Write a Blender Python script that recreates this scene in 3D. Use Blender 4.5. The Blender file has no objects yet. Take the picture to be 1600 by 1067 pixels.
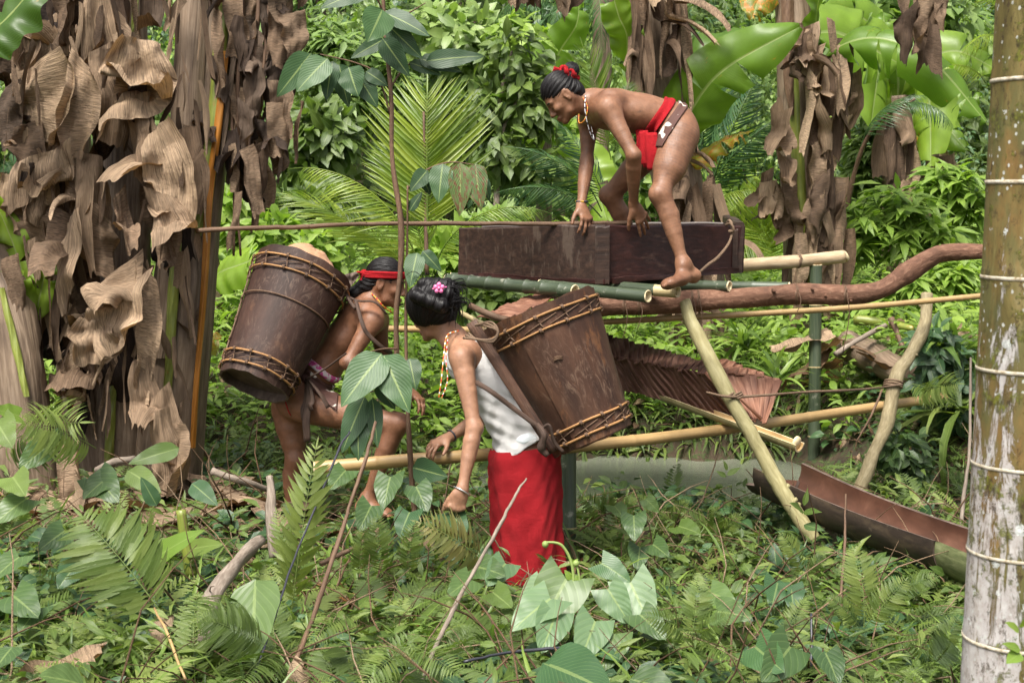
import bpy, math, random
import numpy as np
from mathutils import Vector, Matrix, Quaternion, Euler

# ---------------------------------------------------------------- camera, world, sun, exposure
SC = bpy.context.scene
COL = SC.collection
CAMZ = 1.75
PITCH = math.radians(6.0)
FPX = 1600 * 50.0 / 36.0
cam_d = bpy.data.cameras.new("camera")
cam = bpy.data.objects.new("camera", cam_d)
COL.objects.link(cam)
cam.location = (0, 0, CAMZ)
cam.rotation_euler = (math.radians(90) - PITCH, 0, 0)
cam_d.lens = 50
cam_d.sensor_width = 36
cam_d.clip_start = 0.1
cam_d.clip_end = 500
cam_d.dof.use_dof = True
cam_d.dof.focus_distance = 6.9
cam_d.dof.aperture_fstop = 9.0
SC.camera = cam

SUN_EL, SUN_AZ = math.radians(62), math.radians(205)   # azimuth measured from +Y towards +X
world = bpy.data.worlds.new("World")
SC.world = world
world.use_nodes = True
wn = world.node_tree
sky = wn.nodes.new("ShaderNodeTexSky")
sky.sky_type = 'NISHITA'
sky.sun_disc = False
sky.sun_elevation = SUN_EL
sky.sun_rotation = SUN_AZ
sky.air_density = 1.0
sky.dust_density = 6.0
sky.ozone_density = 0.6
bg = wn.nodes["Background"]
bg.inputs[1].default_value = 0.13
hs = wn.nodes.new("ShaderNodeHueSaturation")
hs.inputs['Saturation'].default_value = 0.35
wn.links.new(sky.outputs[0], hs.inputs['Color'])
wn.links.new(hs.outputs[0], bg.inputs[0])
sun_d = bpy.data.lights.new("sun", 'SUN')
sun_d.energy = 3.1
sun_d.angle = math.radians(18)
sun_d.color = (1.0, 0.955, 0.87)
sun = bpy.data.objects.new("sun", sun_d)
COL.objects.link(sun)
sdir = Vector((math.sin(SUN_AZ) * math.cos(SUN_EL), math.cos(SUN_AZ) * math.cos(SUN_EL), math.sin(SUN_EL)))
sun.rotation_euler = sdir.to_track_quat('Z', 'Y').to_euler()
SC.view_settings.view_transform = 'Standard'
SC.view_settings.look = 'None'
SC.view_settings.exposure = 1.0
SC.view_settings.gamma = 1.0
SC.view_settings.use_curve_mapping = False
SC.render.engine = 'CYCLES'
SC.cycles.max_bounces = 6
SC.cycles.diffuse_bounces = 3
SC.cycles.glossy_bounces = 2
SC.cycles.transmission_bounces = 4
SC.cycles.transparent_max_bounces = 4
SC.cycles.caustics_reflective = False
SC.cycles.caustics_refractive = False

random.seed(7)
RS = np.random.RandomState(11)

def P(px, py, d):
    """the point that lies d metres in front of the camera on the ray of photo pixel (px, py)"""
    x = (px - 800) / FPX * d
    v = (533.5 - py) / FPX * d
    c, s = math.cos(PITCH), math.sin(PITCH)
    return Vector((x, d * c + v * s, CAMZ - d * s + v * c))

def U(a, b): return random.uniform(a, b)

# ---------------------------------------------------------------- naming helpers
def tag(o, label=None, cat=None, group=None, kind=None):
    if label: o['label'] = label
    if cat: o['category'] = cat
    if group: o['group'] = group
    if kind: o['kind'] = kind
    return o

def thing(name, label, cat, loc=(0, 0, 0), group=None):
    o = bpy.data.objects.new(name, None)
    o.empty_display_size = 0.1
    COL.objects.link(o)
    o.location = loc
    return tag(o, label, cat, group)

def link(name, me, mat, parent=None):
    o = bpy.data.objects.new(name, me)
    COL.objects.link(o)
    if mat is not None:
        for m in (mat if isinstance(mat, (list, tuple)) else [mat]):
            me.materials.append(m)
    if parent is not None:
        o.parent = parent
        w = Matrix.Identity(4)
        p = parent
        while p is not None:
            w = Matrix.Translation(p.location) @ w
            p = p.parent
        o.matrix_parent_inverse = w.inverted()
    return o

def dup(root, M, label=None, group=None):
    r = root.copy(); COL.objects.link(r); r.matrix_world = M
    if label: r['label'] = label
    if group: r['group'] = group
    for ch in list(root.children):
        c = ch.copy(); COL.objects.link(c); c.parent = r
        for g in ch.children:
            e = g.copy(); COL.objects.link(e); e.parent = c
    return r

# ---------------------------------------------------------------- mesh accumulator (quads)
class Acc:
    def __init__(s): s.V = []; s.Q = []; s.UV = []; s.R = []; s.n = 0
    def add(s, V, Q, UV, R=0.5):
        V = np.asarray(V, dtype=np.float64)
        s.V.append(V); s.Q.append(np.asarray(Q, dtype=np.int64) + s.n); s.UV.append(np.asarray(UV, dtype=np.float64))
        s.R.append(np.full(len(V), R) if np.isscalar(R) else np.asarray(R)); s.n += len(V)
        return s
    def inst(s, T, M, t, R):
        """T=(V,Q,UV); M (n,3,3); t (n,3); R (n)"""
        V, Q, UV = T
        n, k = len(M), len(V)
        if n == 0: return s
        VV = (np.einsum('nij,kj->nki', M, V) + t[:, None, :]).reshape(-1, 3)
        QQ = (Q[None] + (np.arange(n) * k)[:, None, None]).reshape(-1, 4)
        s.V.append(VV); s.Q.append(QQ + s.n); s.UV.append(np.tile(UV, (n, 1))); s.R.append(np.repeat(R, k)); s.n += n * k
        return s
    def xf(s, M):
        M = np.array(M); return [v @ M[:3, :3].T + M[:3, 3] for v in s.V]
    def mesh(s, name, smooth=True):
        V = np.concatenate(s.V); Q = np.concatenate(s.Q); UV = np.concatenate(s.UV); R = np.concatenate(s.R)
        me = bpy.data.meshes.new(name)
        me.vertices.add(len(V)); me.vertices.foreach_set('co', V.astype(np.float32).ravel())
        me.loops.add(len(Q) * 4); me.loops.foreach_set('vertex_index', Q.astype(np.int32).ravel())
        me.polygons.add(len(Q))
        me.polygons.foreach_set('loop_start', (np.arange(len(Q)) * 4).astype(np.int32))
        uv = me.uv_layers.new(name='UVMap')
        uv.data.foreach_set('uv', UV[Q.ravel()].astype(np.float32).ravel())
        at = me.attributes.new('rnd', 'FLOAT', 'POINT'); at.data.foreach_set('value', R.astype(np.float32))
        me.polygons.foreach_set('use_smooth', np.full(len(Q), smooth))
        me.update(calc_edges=True)
        return me
    def build(s, name, mat, parent=None, smooth=True):
        return link(name, s.mesh(name, smooth), mat, parent)

def gridq(nu, nv, wrap=False):
    """quads of an (nv rows) x (nu cols) vertex grid"""
    q = []
    for j in range(nv - 1):
        for i in range(nu if wrap else nu - 1):
            i2 = (i + 1) % nu
            q.append((j * nu + i, j * nu + i2, (j + 1) * nu + i2, (j + 1) * nu + i))
    return np.array(q)

def smooth_path(pts, n):
    """Catmull-Rom through pts, n samples; pts may carry extra columns (radius)"""
    pts = np.array([list(p) for p in pts], dtype=float)
    if len(pts) == 2:
        t = np.linspace(0, 1, n)[:, None]; return pts[0] * (1 - t) + pts[1] * t
    ext = np.vstack([2 * pts[0] - pts[1], pts, 2 * pts[-1] - pts[-2]])
    T = np.linspace(0, len(pts) - 1 - 1e-9, n); out = []
    for t in T:
        i = int(t); f = t - i
        p0, p1, p2, p3 = ext[i], ext[i + 1], ext[i + 2], ext[i + 3]
        out.append(0.5 * ((2 * p1) + (-p0 + p2) * f + (2 * p0 - 5 * p1 + 4 * p2 - p3) * f * f + (-p0 + 3 * p1 - 3 * p2 + p3) * f ** 3))
    return np.array(out)

def tube(path, rad, ns=10, cap=True, rough=0.0, seed=0, flat=1.0, flatdir=None):
    """tube along path (n,3), rad scalar or (n,)"""
    path = np.array([list(p) for p in path], dtype=float)
    n = len(path)
    rad = np.full(n, rad) if np.isscalar(rad) else np.array(rad, dtype=float)
    tan = np.gradient(path, axis=0); tan /= np.linalg.norm(tan, axis=1)[:, None] + 1e-12
    ref = np.array([0, 0, 1.0]) if abs(tan[0][2]) < 0.9 else np.array([0, 1.0, 0])
    if flatdir is not None: ref = np.array(list(flatdir), float)
    x = np.cross(tan[0], ref); x /= np.linalg.norm(x)
    L = np.concatenate([[0], np.cumsum(np.linalg.norm(np.diff(path, axis=0), axis=1))])
    V = []; UV = []
    a = np.arange(ns) / ns * 2 * math.pi
    rs = np.random.RandomState(seed)
    ph = rs.rand(6) * 7
    for i in range(n):
        x = x - tan[i] * x.dot(tan[i]); x /= np.linalg.norm(x)
        y = np.cross(tan[i], x)
        r = rad[i] * (1 + rough * (np.sin(a * 2 + L[i] * 9 + ph[0]) * .5 + np.sin(a * 3 - L[i] * 14 + ph[1]) * .3 + np.sin(L[i] * 23 + ph[2]) * .4))
        V.append(path[i] + np.outer(np.cos(a) * r, x) + np.outer(np.sin(a) * r * flat, y))
        UV.append(np.stack([a / (2 * math.pi), np.full(ns, L[i])], 1))
    nr = n
    if cap:
        V = [np.repeat(path[:1], ns, 0)] + V + [np.repeat(path[-1:], ns, 0)]
        UV = [UV[0]] + UV + [UV[-1]]; nr += 2
    return np.concatenate(V), gridq(ns, nr, True), np.concatenate(UV)

def frame(d, n):
    """3x3 with columns side, along d, normal ~n"""
    d = np.array(list(d), float); d /= np.linalg.norm(d)
    n = np.array(list(n), float); x = np.cross(d, n)
    if np.linalg.norm(x) < 1e-6: x = np.cross(d, [1, .3, 0])
    x /= np.linalg.norm(x); z = np.cross(x, d)
    return np.stack([x, d, z], 1)

def frames(D, N):
    D = D / np.linalg.norm(D, axis=1)[:, None]
    X = np.cross(D, N); X /= np.linalg.norm(X, axis=1)[:, None] + 1e-9
    Z = np.cross(X, D)
    return np.stack([X, D, Z], 2)

def put(T, M, t, s=1.0):
    V, Q, UV = T
    return (V * s) @ np.array(M).T + np.array(list(t)), Q, UV

# ---------------------------------------------------------------- materials
class NT:
    def __init__(s, name):
        s.m = bpy.data.materials.new(name); s.m.use_nodes = True
        s.t = s.m.node_tree; s.N = s.t.nodes; s.b = s.N['Principled BSDF']; s.out = s.N['Material Output']
        s.tc = s.N.new('ShaderNodeTexCoord')
    def l(s, a, b): s.t.links.new(a, b)
    def new(s, t): return s.N.new(t)
    def coord(s, kind='Object', scale=(1, 1, 1)):
        mp = s.new('ShaderNodeMapping'); mp.inputs['Scale'].default_value = scale
        s.l(s.tc.outputs[kind], mp.inputs[0]); return mp.outputs[0]
    def noise(s, co, scale=5, detail=4, rough=.55, dist=0):
        n = s.new('ShaderNodeTexNoise'); n.inputs['Scale'].default_value = scale; n.inputs['Detail'].default_value = detail
        n.inputs['Roughness'].default_value = rough; n.inputs['Distortion'].default_value = dist
        s.l(co, n.inputs['Vector']); return n.outputs['Fac']
    def voro(s, co, scale=5, feature='F1'):
        n = s.new('ShaderNodeTexVoronoi'); n.inputs['Scale'].default_value = scale; n.feature = feature
        s.l(co, n.inputs['Vector']); return n.outputs['Distance']
    def wave(s, co, scale=5, dist=1, detail=2, dire='X', dscale=1.0):
        n = s.new('ShaderNodeTexWave'); n.inputs['Scale'].default_value = scale; n.inputs['Distortion'].default_value = dist
        n.inputs['Detail'].default_value = detail; n.inputs['Detail Scale'].default_value = dscale; n.bands_direction = dire
        s.l(co, n.inputs['Vector']); return n.outputs['Fac']
    def attr(s, name):
        n = s.new('ShaderNodeAttribute'); n.attribute_name = name; return n.outputs['Fac']
    def ramp(s, fac, stops, interp='LINEAR'):
        n = s.new('ShaderNodeValToRGB'); n.color_ramp.interpolation = interp
        e = n.color_ramp.elements
        while len(e) < len(stops): e.new(0.5)
        for i, (p, c) in enumerate(stops):
            e[i].position = p
            if not isinstance(c, (tuple, list)): c = (c, c, c)
            e[i].color = (*c[:3], 1)
        s.l(fac, n.inputs[0]); return n.outputs[0]
    def mix(s, a, b, fac, mode='MIX'):
        n = s.new('ShaderNodeMix'); n.data_type = 'RGBA'; n.blend_type = mode
        for sock, v in ((n.inputs[6], a), (n.inputs[7], b), (n.inputs[0], fac)):
            if isinstance(v, (int, float)): sock.default_value = v if sock == n.inputs[0] else (v, v, v, 1)
            elif isinstance(v, (tuple, list)): sock.default_value = (*v[:3], 1)
            else: s.l(v, sock)
        return n.outputs[2]
    def math(s, op, a, b=0.0, clamp=False):
        n = s.new('ShaderNodeMath'); n.operation = op; n.use_clamp = clamp
        for sock, v in ((n.inputs[0], a), (n.inputs[1], b)):
            if isinstance(v, (int, float)): sock.default_value = v
            else: s.l(v, sock)
        return n.outputs[0]
    def bump(s, h, strength=.3, dist=.01):
        n = s.new('ShaderNodeBump'); n.inputs['Strength'].default_value = strength; n.inputs['Distance'].default_value = dist
        s.l(h, n.inputs['Height']); s.l(n.outputs[0], s.b.inputs['Normal']); return n.outputs[0]
    def set(s, col=None, rough=None, spec=None):
        if col is not None:
            if isinstance(col, (tuple, list)): s.b.inputs['Base Color'].default_value = (*col[:3], 1)
            else: s.l(col, s.b.inputs['Base Color'])
        if rough is not None:
            if isinstance(rough, (int, float)): s.b.inputs['Roughness'].default_value = rough
            else: s.l(rough, s.b.inputs['Roughness'])
        if spec is not None: s.b.inputs['Specular IOR Level'].default_value = spec
        return s.m
    def sep_uv(s):
        n = s.new('ShaderNodeSeparateXYZ'); s.l(s.tc.outputs['UV'], n.inputs[0]); return n.outputs[0], n.outputs[1]

def leafmat(name, cols, trans=.35, rough=.42, veins=14, midrib=.35, spots=None, spec=.5, ribw=.03, veinbump=.35, back=1.25):
    s = NT(name)
    r = s.attr('rnd')
    c = s.ramp(r, [(i / (len(cols) - 1), k) for i, k in enumerate(cols)])
    nz = s.noise(s.coord('Object'), 6, 3)
    c = s.mix(c, s.ramp(nz, [(.25, .62), (.75, 1.3)]), .5, 'MULTIPLY')
    u, v = s.sep_uv()
    au = s.math('ABSOLUTE', s.math('SUBTRACT', u, .5))
    ph = s.math('SUBTRACT', s.math('MULTIPLY', v, veins), s.math('MULTIPLY', au, veins * .9))
    fr = s.math('ABSOLUTE', s.math('SUBTRACT', s.math('FRACT', ph), .5))
    vein = s.math('LESS_THAN', fr, .05)
    c = s.mix(c, s.mix(c, (.35, .48, .16), .13), vein)
    rib = s.math('LESS_THAN', au, ribw)
    c = s.mix(c, (.30, .38, .13), s.math('MULTIPLY', rib, midrib))
    if spots:
        nz2 = s.noise(s.coord('UV', (3, 3, 3)), 2.2, 5, .7)
        c = s.mix(c, spots[0], s.ramp(nz2, [(spots[1], 0), (spots[1] + .06, 1)]))
    geo = s.new('ShaderNodeNewGeometry')
    cb = s.mix(c, s.mix(c, (.30, .40, .26), .35), geo.outputs['Backfacing'])
    s.set(cb, rough, spec)
    bn = s.bump(fr, veinbump, .004)
    tr = s.new('ShaderNodeBsdfTranslucent')
    tcol = s.mix(c, (back, back * 1.12, .55), 1.0, 'MULTIPLY')
    s.l(tcol, tr.inputs[0]); s.l(bn, tr.inputs['Normal'])
    mx = s.new('ShaderNodeMixShader'); mx.inputs[0].default_value = trans
    s.l(s.b.outputs[0], mx.inputs[1]); s.l(tr.outputs[0], mx.inputs[2]); s.l(mx.outputs[0], s.out.inputs[0])
    return s.m

M = {}
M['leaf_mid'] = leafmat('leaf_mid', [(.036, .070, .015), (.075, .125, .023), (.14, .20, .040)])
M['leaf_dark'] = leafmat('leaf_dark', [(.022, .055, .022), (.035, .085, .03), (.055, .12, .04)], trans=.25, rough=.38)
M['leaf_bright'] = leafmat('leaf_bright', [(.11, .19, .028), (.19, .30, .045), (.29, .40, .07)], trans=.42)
M['leaf_far'] = leafmat('leaf_far', [(.085, .145, .04), (.15, .235, .06), (.27, .36, .11)], trans=.35, veinbump=.1, rough=.45)  # slight distance haze put into the colour: far leaves brightened
M['leaf_heart'] = leafmat('leaf_heart', [(.034, .070, .024), (.06, .110, .031), (.10, .16, .046)], trans=.3, veins=6, spots=((.25, .2, .08), .68))
M['leaf_pale'] = leafmat('leaf_pale', [(.09, .16, .07), (.13, .21, .10), (.18, .26, .14)], trans=.3, veins=6, midrib=.5, spots=((.12, .16, .05), .66))
M['fern'] = leafmat('fern', [(.055, .09, .018), (.10, .155, .030), (.19, .24, .055)], trans=.35, veins=10)
M['fern_old'] = leafmat('fern_old', [(.10, .13, .04), (.2, .2, .06), (.26, .2, .08)], trans=.3, veins=10)
M['grass'] = leafmat('grass', [(.065, .12, .022), (.115, .19, .035), (.20, .29, .055)], trans=.35, veins=0, veinbump=0)
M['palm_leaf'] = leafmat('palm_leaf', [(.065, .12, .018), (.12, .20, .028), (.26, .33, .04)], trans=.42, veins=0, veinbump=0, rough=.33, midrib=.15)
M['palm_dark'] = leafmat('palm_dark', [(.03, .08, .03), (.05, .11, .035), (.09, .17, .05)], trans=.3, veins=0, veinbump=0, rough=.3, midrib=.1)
M['banana_leaf'] = leafmat('banana_leaf', [(.06, .13, .016), (.14, .25, .024), (.25, .37, .04)], trans=.52, veins=38, midrib=.9, spots=((.42, .24, .03), .64), rough=.35, ribw=.022, veinbump=.25)
M['sapling_leaf'] = leafmat('sapling_leaf', [(.018, .05, .018), (.03, .075, .024), (.055, .12, .036)], trans=.22, veins=11, midrib=.5, rough=.46, veinbump=.28, spec=.4)
M['sapling_sick'] = leafmat('sapling_sick', [(.06, .11, .03), (.09, .14, .035), (.14, .16, .04)], trans=.3, veins=11, midrib=.6, spots=((.13, .05, .02), .5))

def m_dead(name, c0, c1, c2, scale=1.0):
    s = NT(name)
    r = s.attr('rnd')
    c = s.ramp(r, [(0, c0), (.5, c1), (1, c2)])
    co = s.coord('UV', (2.2, 60, 1))
    st = s.noise(co, 1.6 * scale, 4, .6, .6)
    c = s.mix(c, s.ramp(st, [(.30, .35), (.5, .95), (.70, 1.6)]), .85, 'MULTIPLY')
    blo = s.noise(s.coord('Object'), 5, 4, .6)
    c = s.mix(c, s.ramp(blo, [(.25, .5), (.7, 1.3)]), .75, 'MULTIPLY')
    s.set(c, .72, .25)
    bn = s.bump(s.math('ADD', st, s.math('MULTIPLY', s.noise(s.coord('Object'), 28, 5, .65), .9)), .9, .009)
    tr = s.new('ShaderNodeBsdfTranslucent'); s.l(s.mix(c, (1.1, .85, .5), 1, 'MULTIPLY'), tr.inputs[0])
    mx = s.new('ShaderNodeMixShader'); mx.inputs[0].default_value = .16
    s.l(s.b.outputs[0], mx.inputs[1]); s.l(tr.outputs[0], mx.inputs[2]); s.l(mx.outputs[0], s.out.inputs[0])
    return s.m
M['dead'] = m_dead('dead_banana_leaf', (.05, .03, .019), (.175, .115, .073), (.42, .30, .195))
M['dead_dark'] = m_dead('dead_leaf_dark', (.022, .014, .011), (.07, .046, .032), (.17, .12, .085))
M['litter'] = m_dead('leaf_litter', (.10, .055, .03), (.21, .13, .075), (.36, .26, .17))

def m_grain(name, cols, su=(14, 1.4, 1), bumps=.4, rough=.7, blotch=None, spec=.3, coord='UV', blotch_scale=4, dist=.008, scuff=None):
    s = NT(name)
    st = s.noise(s.coord(coord, su), 4, 5, .62, .4)
    c = s.ramp(st, [(.22 + .56 * i / (len(cols) - 1), k) for i, k in enumerate(cols)])
    bl = s.noise(s.coord('Object'), blotch_scale, 4, .6)
    c = s.mix(c, s.ramp(bl, [(.25, .55), (.75, 1.35)]), .7, 'MULTIPLY')
    if blotch:
        b2 = s.noise(s.coord('Object', blotch[3] if len(blotch) > 3 else (1, 1, 1)), blotch[2], 6, .7)
        c = s.mix(c, blotch[0], s.ramp(b2, [(blotch[1], 0), (blotch[1] + .07, 1)]))
    if scuff:
        f1 = s.noise(s.coord(coord, (3, 1.2, 1)), 9, 8, .8, 1.5); f2 = s.noise(s.coord('Object'), 3.5, 5, .6)
        c = s.mix(c, scuff, s.math('MULTIPLY', s.ramp(f1, [(.50, 0), (.62, .8)]), s.ramp(f2, [(.42, .15), (.6, 1)])))
        c = s.mix(c, 0.004, s.math('MULTIPLY', s.ramp(s.noise(s.coord(coord, (16, 1.0, 1)), 5, 8, .8, .5), [(.60, 0), (.66, 1)]), .7))
    s.set(c, rough, spec)
    s.bump(st, bumps, dist)
    return s.m
M['pseudostem'] = m_grain('banana_stem', [(.05, .03, .022), (.17, .12, .08), (.31, .235, .17)], (7, .9, 1), .7, .6, dist=.012)
M['stem_green'] = m_grain('banana_stem_green', [(.10, .13, .02), (.17, .20, .035), (.26, .27, .06)], (5, 1.2, 1), .2, .38, blotch=((.30, .12, .02), .6, 3), spec=.5)
M['stem_orange'] = m_grain('banana_stem_orange', [(.20, .07, .012), (.36, .14, .02), (.42, .22, .05)], (5, .6, 1), .2, .4)
M['bamboo_green'] = m_grain('bamboo_green', [(.022, .036, .020), (.045, .062, .034), (.085, .10, .058)], (6, .8, 1), .2, .42, blotch=((.22, .22, .17), .60, 9), spec=.5)
M['bamboo_tan'] = m_grain('bamboo_tan', [(.24, .145, .055), (.36, .235, .10), (.44, .31, .15)], (9, .8, 1), .15, .42, spec=.45)
M['bamboo_pale'] = m_grain('bamboo_pale', [(.30, .22, .10), (.42, .33, .17), (.52, .44, .26)], (9, .8, 1), .15, .45)
M['cut'] = m_grain('bamboo_cut', [(.5, .38, .2), (.62, .5, .3), (.7, .6, .4)], (9, 9, 1), .2, .7)
M['pole_cream'] = m_grain('peeled_pole', [(.22, .14, .08), (.42, .31, .19), (.56, .46, .32)], (4, 2.2, 1), .3, .6)
M['pole_olive'] = m_grain('olive_pole', [(.16, .135, .06), (.26, .23, .11), (.36, .33, .19)], (3, 3, 1), .3, .55)
M['crooked'] = m_grain('crooked_pole_bark', [(.13, .10, .055), (.22, .18, .10), (.33, .28, .18)], (4, 5, 1), .5, .7)
M['log'] = m_grain('red_brown_bark', [(.07, .033, .020), (.145, .070, .042), (.25, .14, .09)], (3, 6, 1), .6, .8, blotch=((.30, .21, .15), .58, 4.0), dist=.018)
M['stick'] = m_grain('dark_stick', [(.06, .032, .02), (.12, .07, .042), (.2, .13, .08)], (4, 3, 1), .4, .6)
M['stick_pale'] = m_grain('pale_dry_stick', [(.10, .075, .055), (.20, .16, .125), (.33, .28, .23)], (4, 4, 1), .4, .75)
M['sapling_bark'] = m_grain('sapling_bark', [(.06, .035, .022), (.13, .075, .045), (.2, .13, .085)], (3, 8, 1), .4, .7)
M['basket'] = m_grain('sago_bark', [(.012, .006, .004), (.034, .016, .011), (.066, .032, .021)], (1.8, .6, 1), .6, .62, blotch=((.09, .045, .025), .6, 5.5, (1, 1, .35)), spec=.3, blotch_scale=3, scuff=(.115, .075, .055))
M['basket_warm'] = m_grain('sago_bark_warm', [(.014, .006, .004), (.052, .023, .013), (.105, .050, .028)], (1.8, .6, 1), .6, .62, blotch=((.13, .055, .022), .56, 5.5, (1, 1, .35)), spec=.3, blotch_scale=4, scuff=(.15, .095, .065))
M['basket_edge'] = m_grain('sago_bark_edge', [(.05, .035, .03), (.10, .07, .055), (.18, .135, .11)], (6, 4, 1), .4, .7)
M['rattan'] = m_grain('rattan', [(.16, .075, .028), (.33, .17, .065), (.46, .27, .12)], (3, 14, 1), .4, .5)
M['rattan_dark'] = m_grain('rattan_dark', [(.06, .035, .02), (.13, .075, .045), (.2, .13, .08)], (3, 14, 1), .4, .55)
M['rope'] = m_grain('bark_rope', [(.09, .055, .035), (.17, .11, .07), (.26, .18, .12)], (3, 22, 1), .6, .8)
M['strap'] = m_grain('bark_strap', [(.03, .018, .014), (.07, .042, .03), (.12, .078, .055)], (8, 4, 1), .5, .7)
M['plank'] = m_grain('dark_plank', [(.012, .007, .005), (.030, .016, .011), (.062, .034, .022)], (1.0, 9, 9), .3, .5, blotch=((.065, .045, .033), .54, 3.6, (3.5, 3.5, .9)), coord='Object', spec=.35)
M['plank_red'] = m_grain('dark_red_plank', [(.014, .006, .006), (.030, .011, .009), (.055, .02, .016)], (1.0, 9, 9), .3, .42, blotch=((.075, .04, .03), .6, 2.0, (1, 1, 3)), coord='Object', spec=.4)
M['chute_in'] = m_grain('sago_bark_inner', [(.045, .020, .013), (.095, .042, .026), (.17, .085, .055)], (2, 1.3, 1), .3, .45, blotch=((.07, .03, .02), .6, 4), spec=.5)
M['chute_out'] = m_grain('sago_bark_outer', [(.015, .011, .010), (.04, .028, .022), (.11, .08, .05)], (4, 1.5, 1), .5, .55, blotch=((.16, .13, .09), .62, 4))
M['chute_rind'] = m_grain('sago_rind_green', [(.06, .075, .03), (.13, .145, .065), (.24, .25, .13)], (10, 3, 1), .4, .5)
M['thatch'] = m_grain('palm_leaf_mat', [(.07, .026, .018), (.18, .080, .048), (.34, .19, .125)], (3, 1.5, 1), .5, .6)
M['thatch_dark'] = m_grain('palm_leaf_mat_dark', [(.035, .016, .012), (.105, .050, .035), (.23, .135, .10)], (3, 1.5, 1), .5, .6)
M['red_cloth'] = None
def m_cloth(name, c, weave=400, rough=.85, stains=None, blv=(.72, 1.2)):
    s = NT(name)
    w1 = s.wave(s.coord('Object'), weave, .3, 1, 'Z'); w2 = s.wave(s.coord('Object'), weave, .3, 1, 'X')
    h = s.math('ADD', w1, w2)
    bl = s.noise(s.coord('Object'), 7, 5, .6)
    cc = s.mix(c, s.ramp(bl, [(.25, blv[0]), (.75, blv[1])]), .8, 'MULTIPLY')
    if stains:
        cc = s.mix(cc, stains[0], s.ramp(s.noise(s.coord('Object'), stains[2], 5, .65), [(stains[1], 0), (stains[1] + .12, stains[3])]))
    s.set(cc, rough, .2)
    hh = s.math('ADD', s.math('MULTIPLY', h, .12), s.math('ADD', s.noise(s.coord('Object', (1, 1, .45)), 28, 4, .55, .5), s.noise(s.coord('Object', (.6, .6, 1.6)), 22, 5, .6, 1.2)))
    s.bump(hh, .7, .016)
    return s.m
M['red_cloth'] = m_cloth('red_cloth', (.36, .012, .018), stains=((.14, .02, .02), .62, 4, .8))
M['red_sash'] = m_cloth('red_sash', (.42, .012, .018))
M['white_cloth'] = m_cloth('white_cotton', (.80, .785, .77), stains=((.62, .57, .5), .62, 6, .5), blv=(.93, 1.04))
M['pink_cloth'] = None
s = NT('pink_print'); s.set(s.mix((.62, .55, .56), (.55, .07, .27), s.ramp(s.noise(s.coord('Object'), 38, 2), [(.47, 0), (.53, 1)])), .8); M['pink_cloth'] = s.m
s = NT('patched_bark_cloth'); s.set(s.mix((.07, .028, .02), (.55, .5, .43), s.ramp(s.noise(s.coord('Object'), 17, 1), [(.58, 0), (.6, 1)])), .8); M['patch_cloth'] = s.m

def m_skin(name, c0, c1, tatc=(.035, .028, .03)):
    s = NT(name)
    n = s.noise(s.coord('Object'), 9, 4, .6)
    c = s.mix(c0, c1, s.ramp(n, [(.3, 0), (.7, 1)]))
    n2 = s.noise(s.coord('Object'), 45, 3, .6)
    c = s.mix(c, s.ramp(n2, [(.3, .72), (.7, 1.18)]), .6, 'MULTIPLY')
    c = s.mix(c, (c0[0] * .5, c0[1] * .42, c0[2] * .42), s.ramp(s.noise(s.coord('Object'), 3.2, 5, .65), [(.52, 0), (.72, .6)]))
    c = s.mix(c, (.30, .23, .17), s.ramp(s.noise(s.coord('Object'), 20, 6, .75), [(.62, 0), (.75, .35)]))
    c = s.mix(c, tatc, s.math('MULTIPLY', s.math('MULTIPLY', s.attr('tat'), s.ramp(s.noise(s.coord('Object'), 26, 4, .7), [(.35, .25), (.6, 1)])), .62))
    c = s.mix(c, (.25, .07, .05), s.math('MULTIPLY', s.attr('lip'), .6))
    s.set(c, s.ramp(n2, [(.3, .40), (.7, .62)]), .42)
    s.b.inputs['Subsurface Weight'].default_value = .08
    s.b.inputs['Subsurface Radius'].default_value = (.02, .008, .004)
    s.b.inputs['Subsurface Scale'].default_value = .3
    s.bump(s.math('ADD', s.noise(s.coord('Object'), 160, 3, .6), s.math('MULTIPLY', s.noise(s.coord('Object'), 32, 5, .6), 1.6)), .35, .004)
    return s.m
M['skin_m'] = m_skin('skin_brown', (.165, .074, .038), (.245, .120, .066))
M['skin_b'] = m_skin('skin_warm_brown', (.16, .070, .036), (.24, .110, .060))
M['skin_w'] = m_skin('skin_light_brown', (.245, .122, .070), (.335, .178, .108))
s = NT('black_hair')
hn = s.noise(s.coord('UV', (60, 2.5, 1)), 3, 3, .6)
s.set(s.ramp(hn, [(.3, (.003, .0025, .003)), (.75, (.010, .008, .008))]), .42, .22); s.bump(hn, .8, .004); M['hair'] = s.m
s = NT('eye_white'); s.set((.22, .17, .14), .4); M['eye'] = s.m
s = NT('eye_iris'); s.set((.012, .007, .005), .15); M['iris'] = s.m
def m_plain(name, c, rough=.5, metal=0, nz=0):
    s = NT(name)
    if nz:
        s.set(s.mix(c, s.ramp(s.noise(s.coord('Object'), nz, 4), [(.3, .7), (.7, 1.2)]), .8, 'MULTIPLY'), rough)
    else: s.set(c, rough)
    s.b.inputs['Metallic'].default_value = metal
    return s.m
M['bead_yellow'] = m_plain('yellow_beads', (.5, .28, .03), .35)
M['bead_red'] = m_plain('red_beads', (.6, .04, .02), .35)
M['bead_white'] = m_plain('white_beads', (.7, .7, .72), .35)
M['bead_dark'] = m_plain('dark_beads', (.03, .03, .04), .4)
M['silver'] = m_plain('silver_band', (.6, .6, .6), .3, .9)
M['pink_clip'] = m_plain('pink_plastic', (.75, .18, .38), .3)
s = NT('sago_flour'); sn = s.noise(s.coord('Object'), 30, 6, .7)
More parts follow.
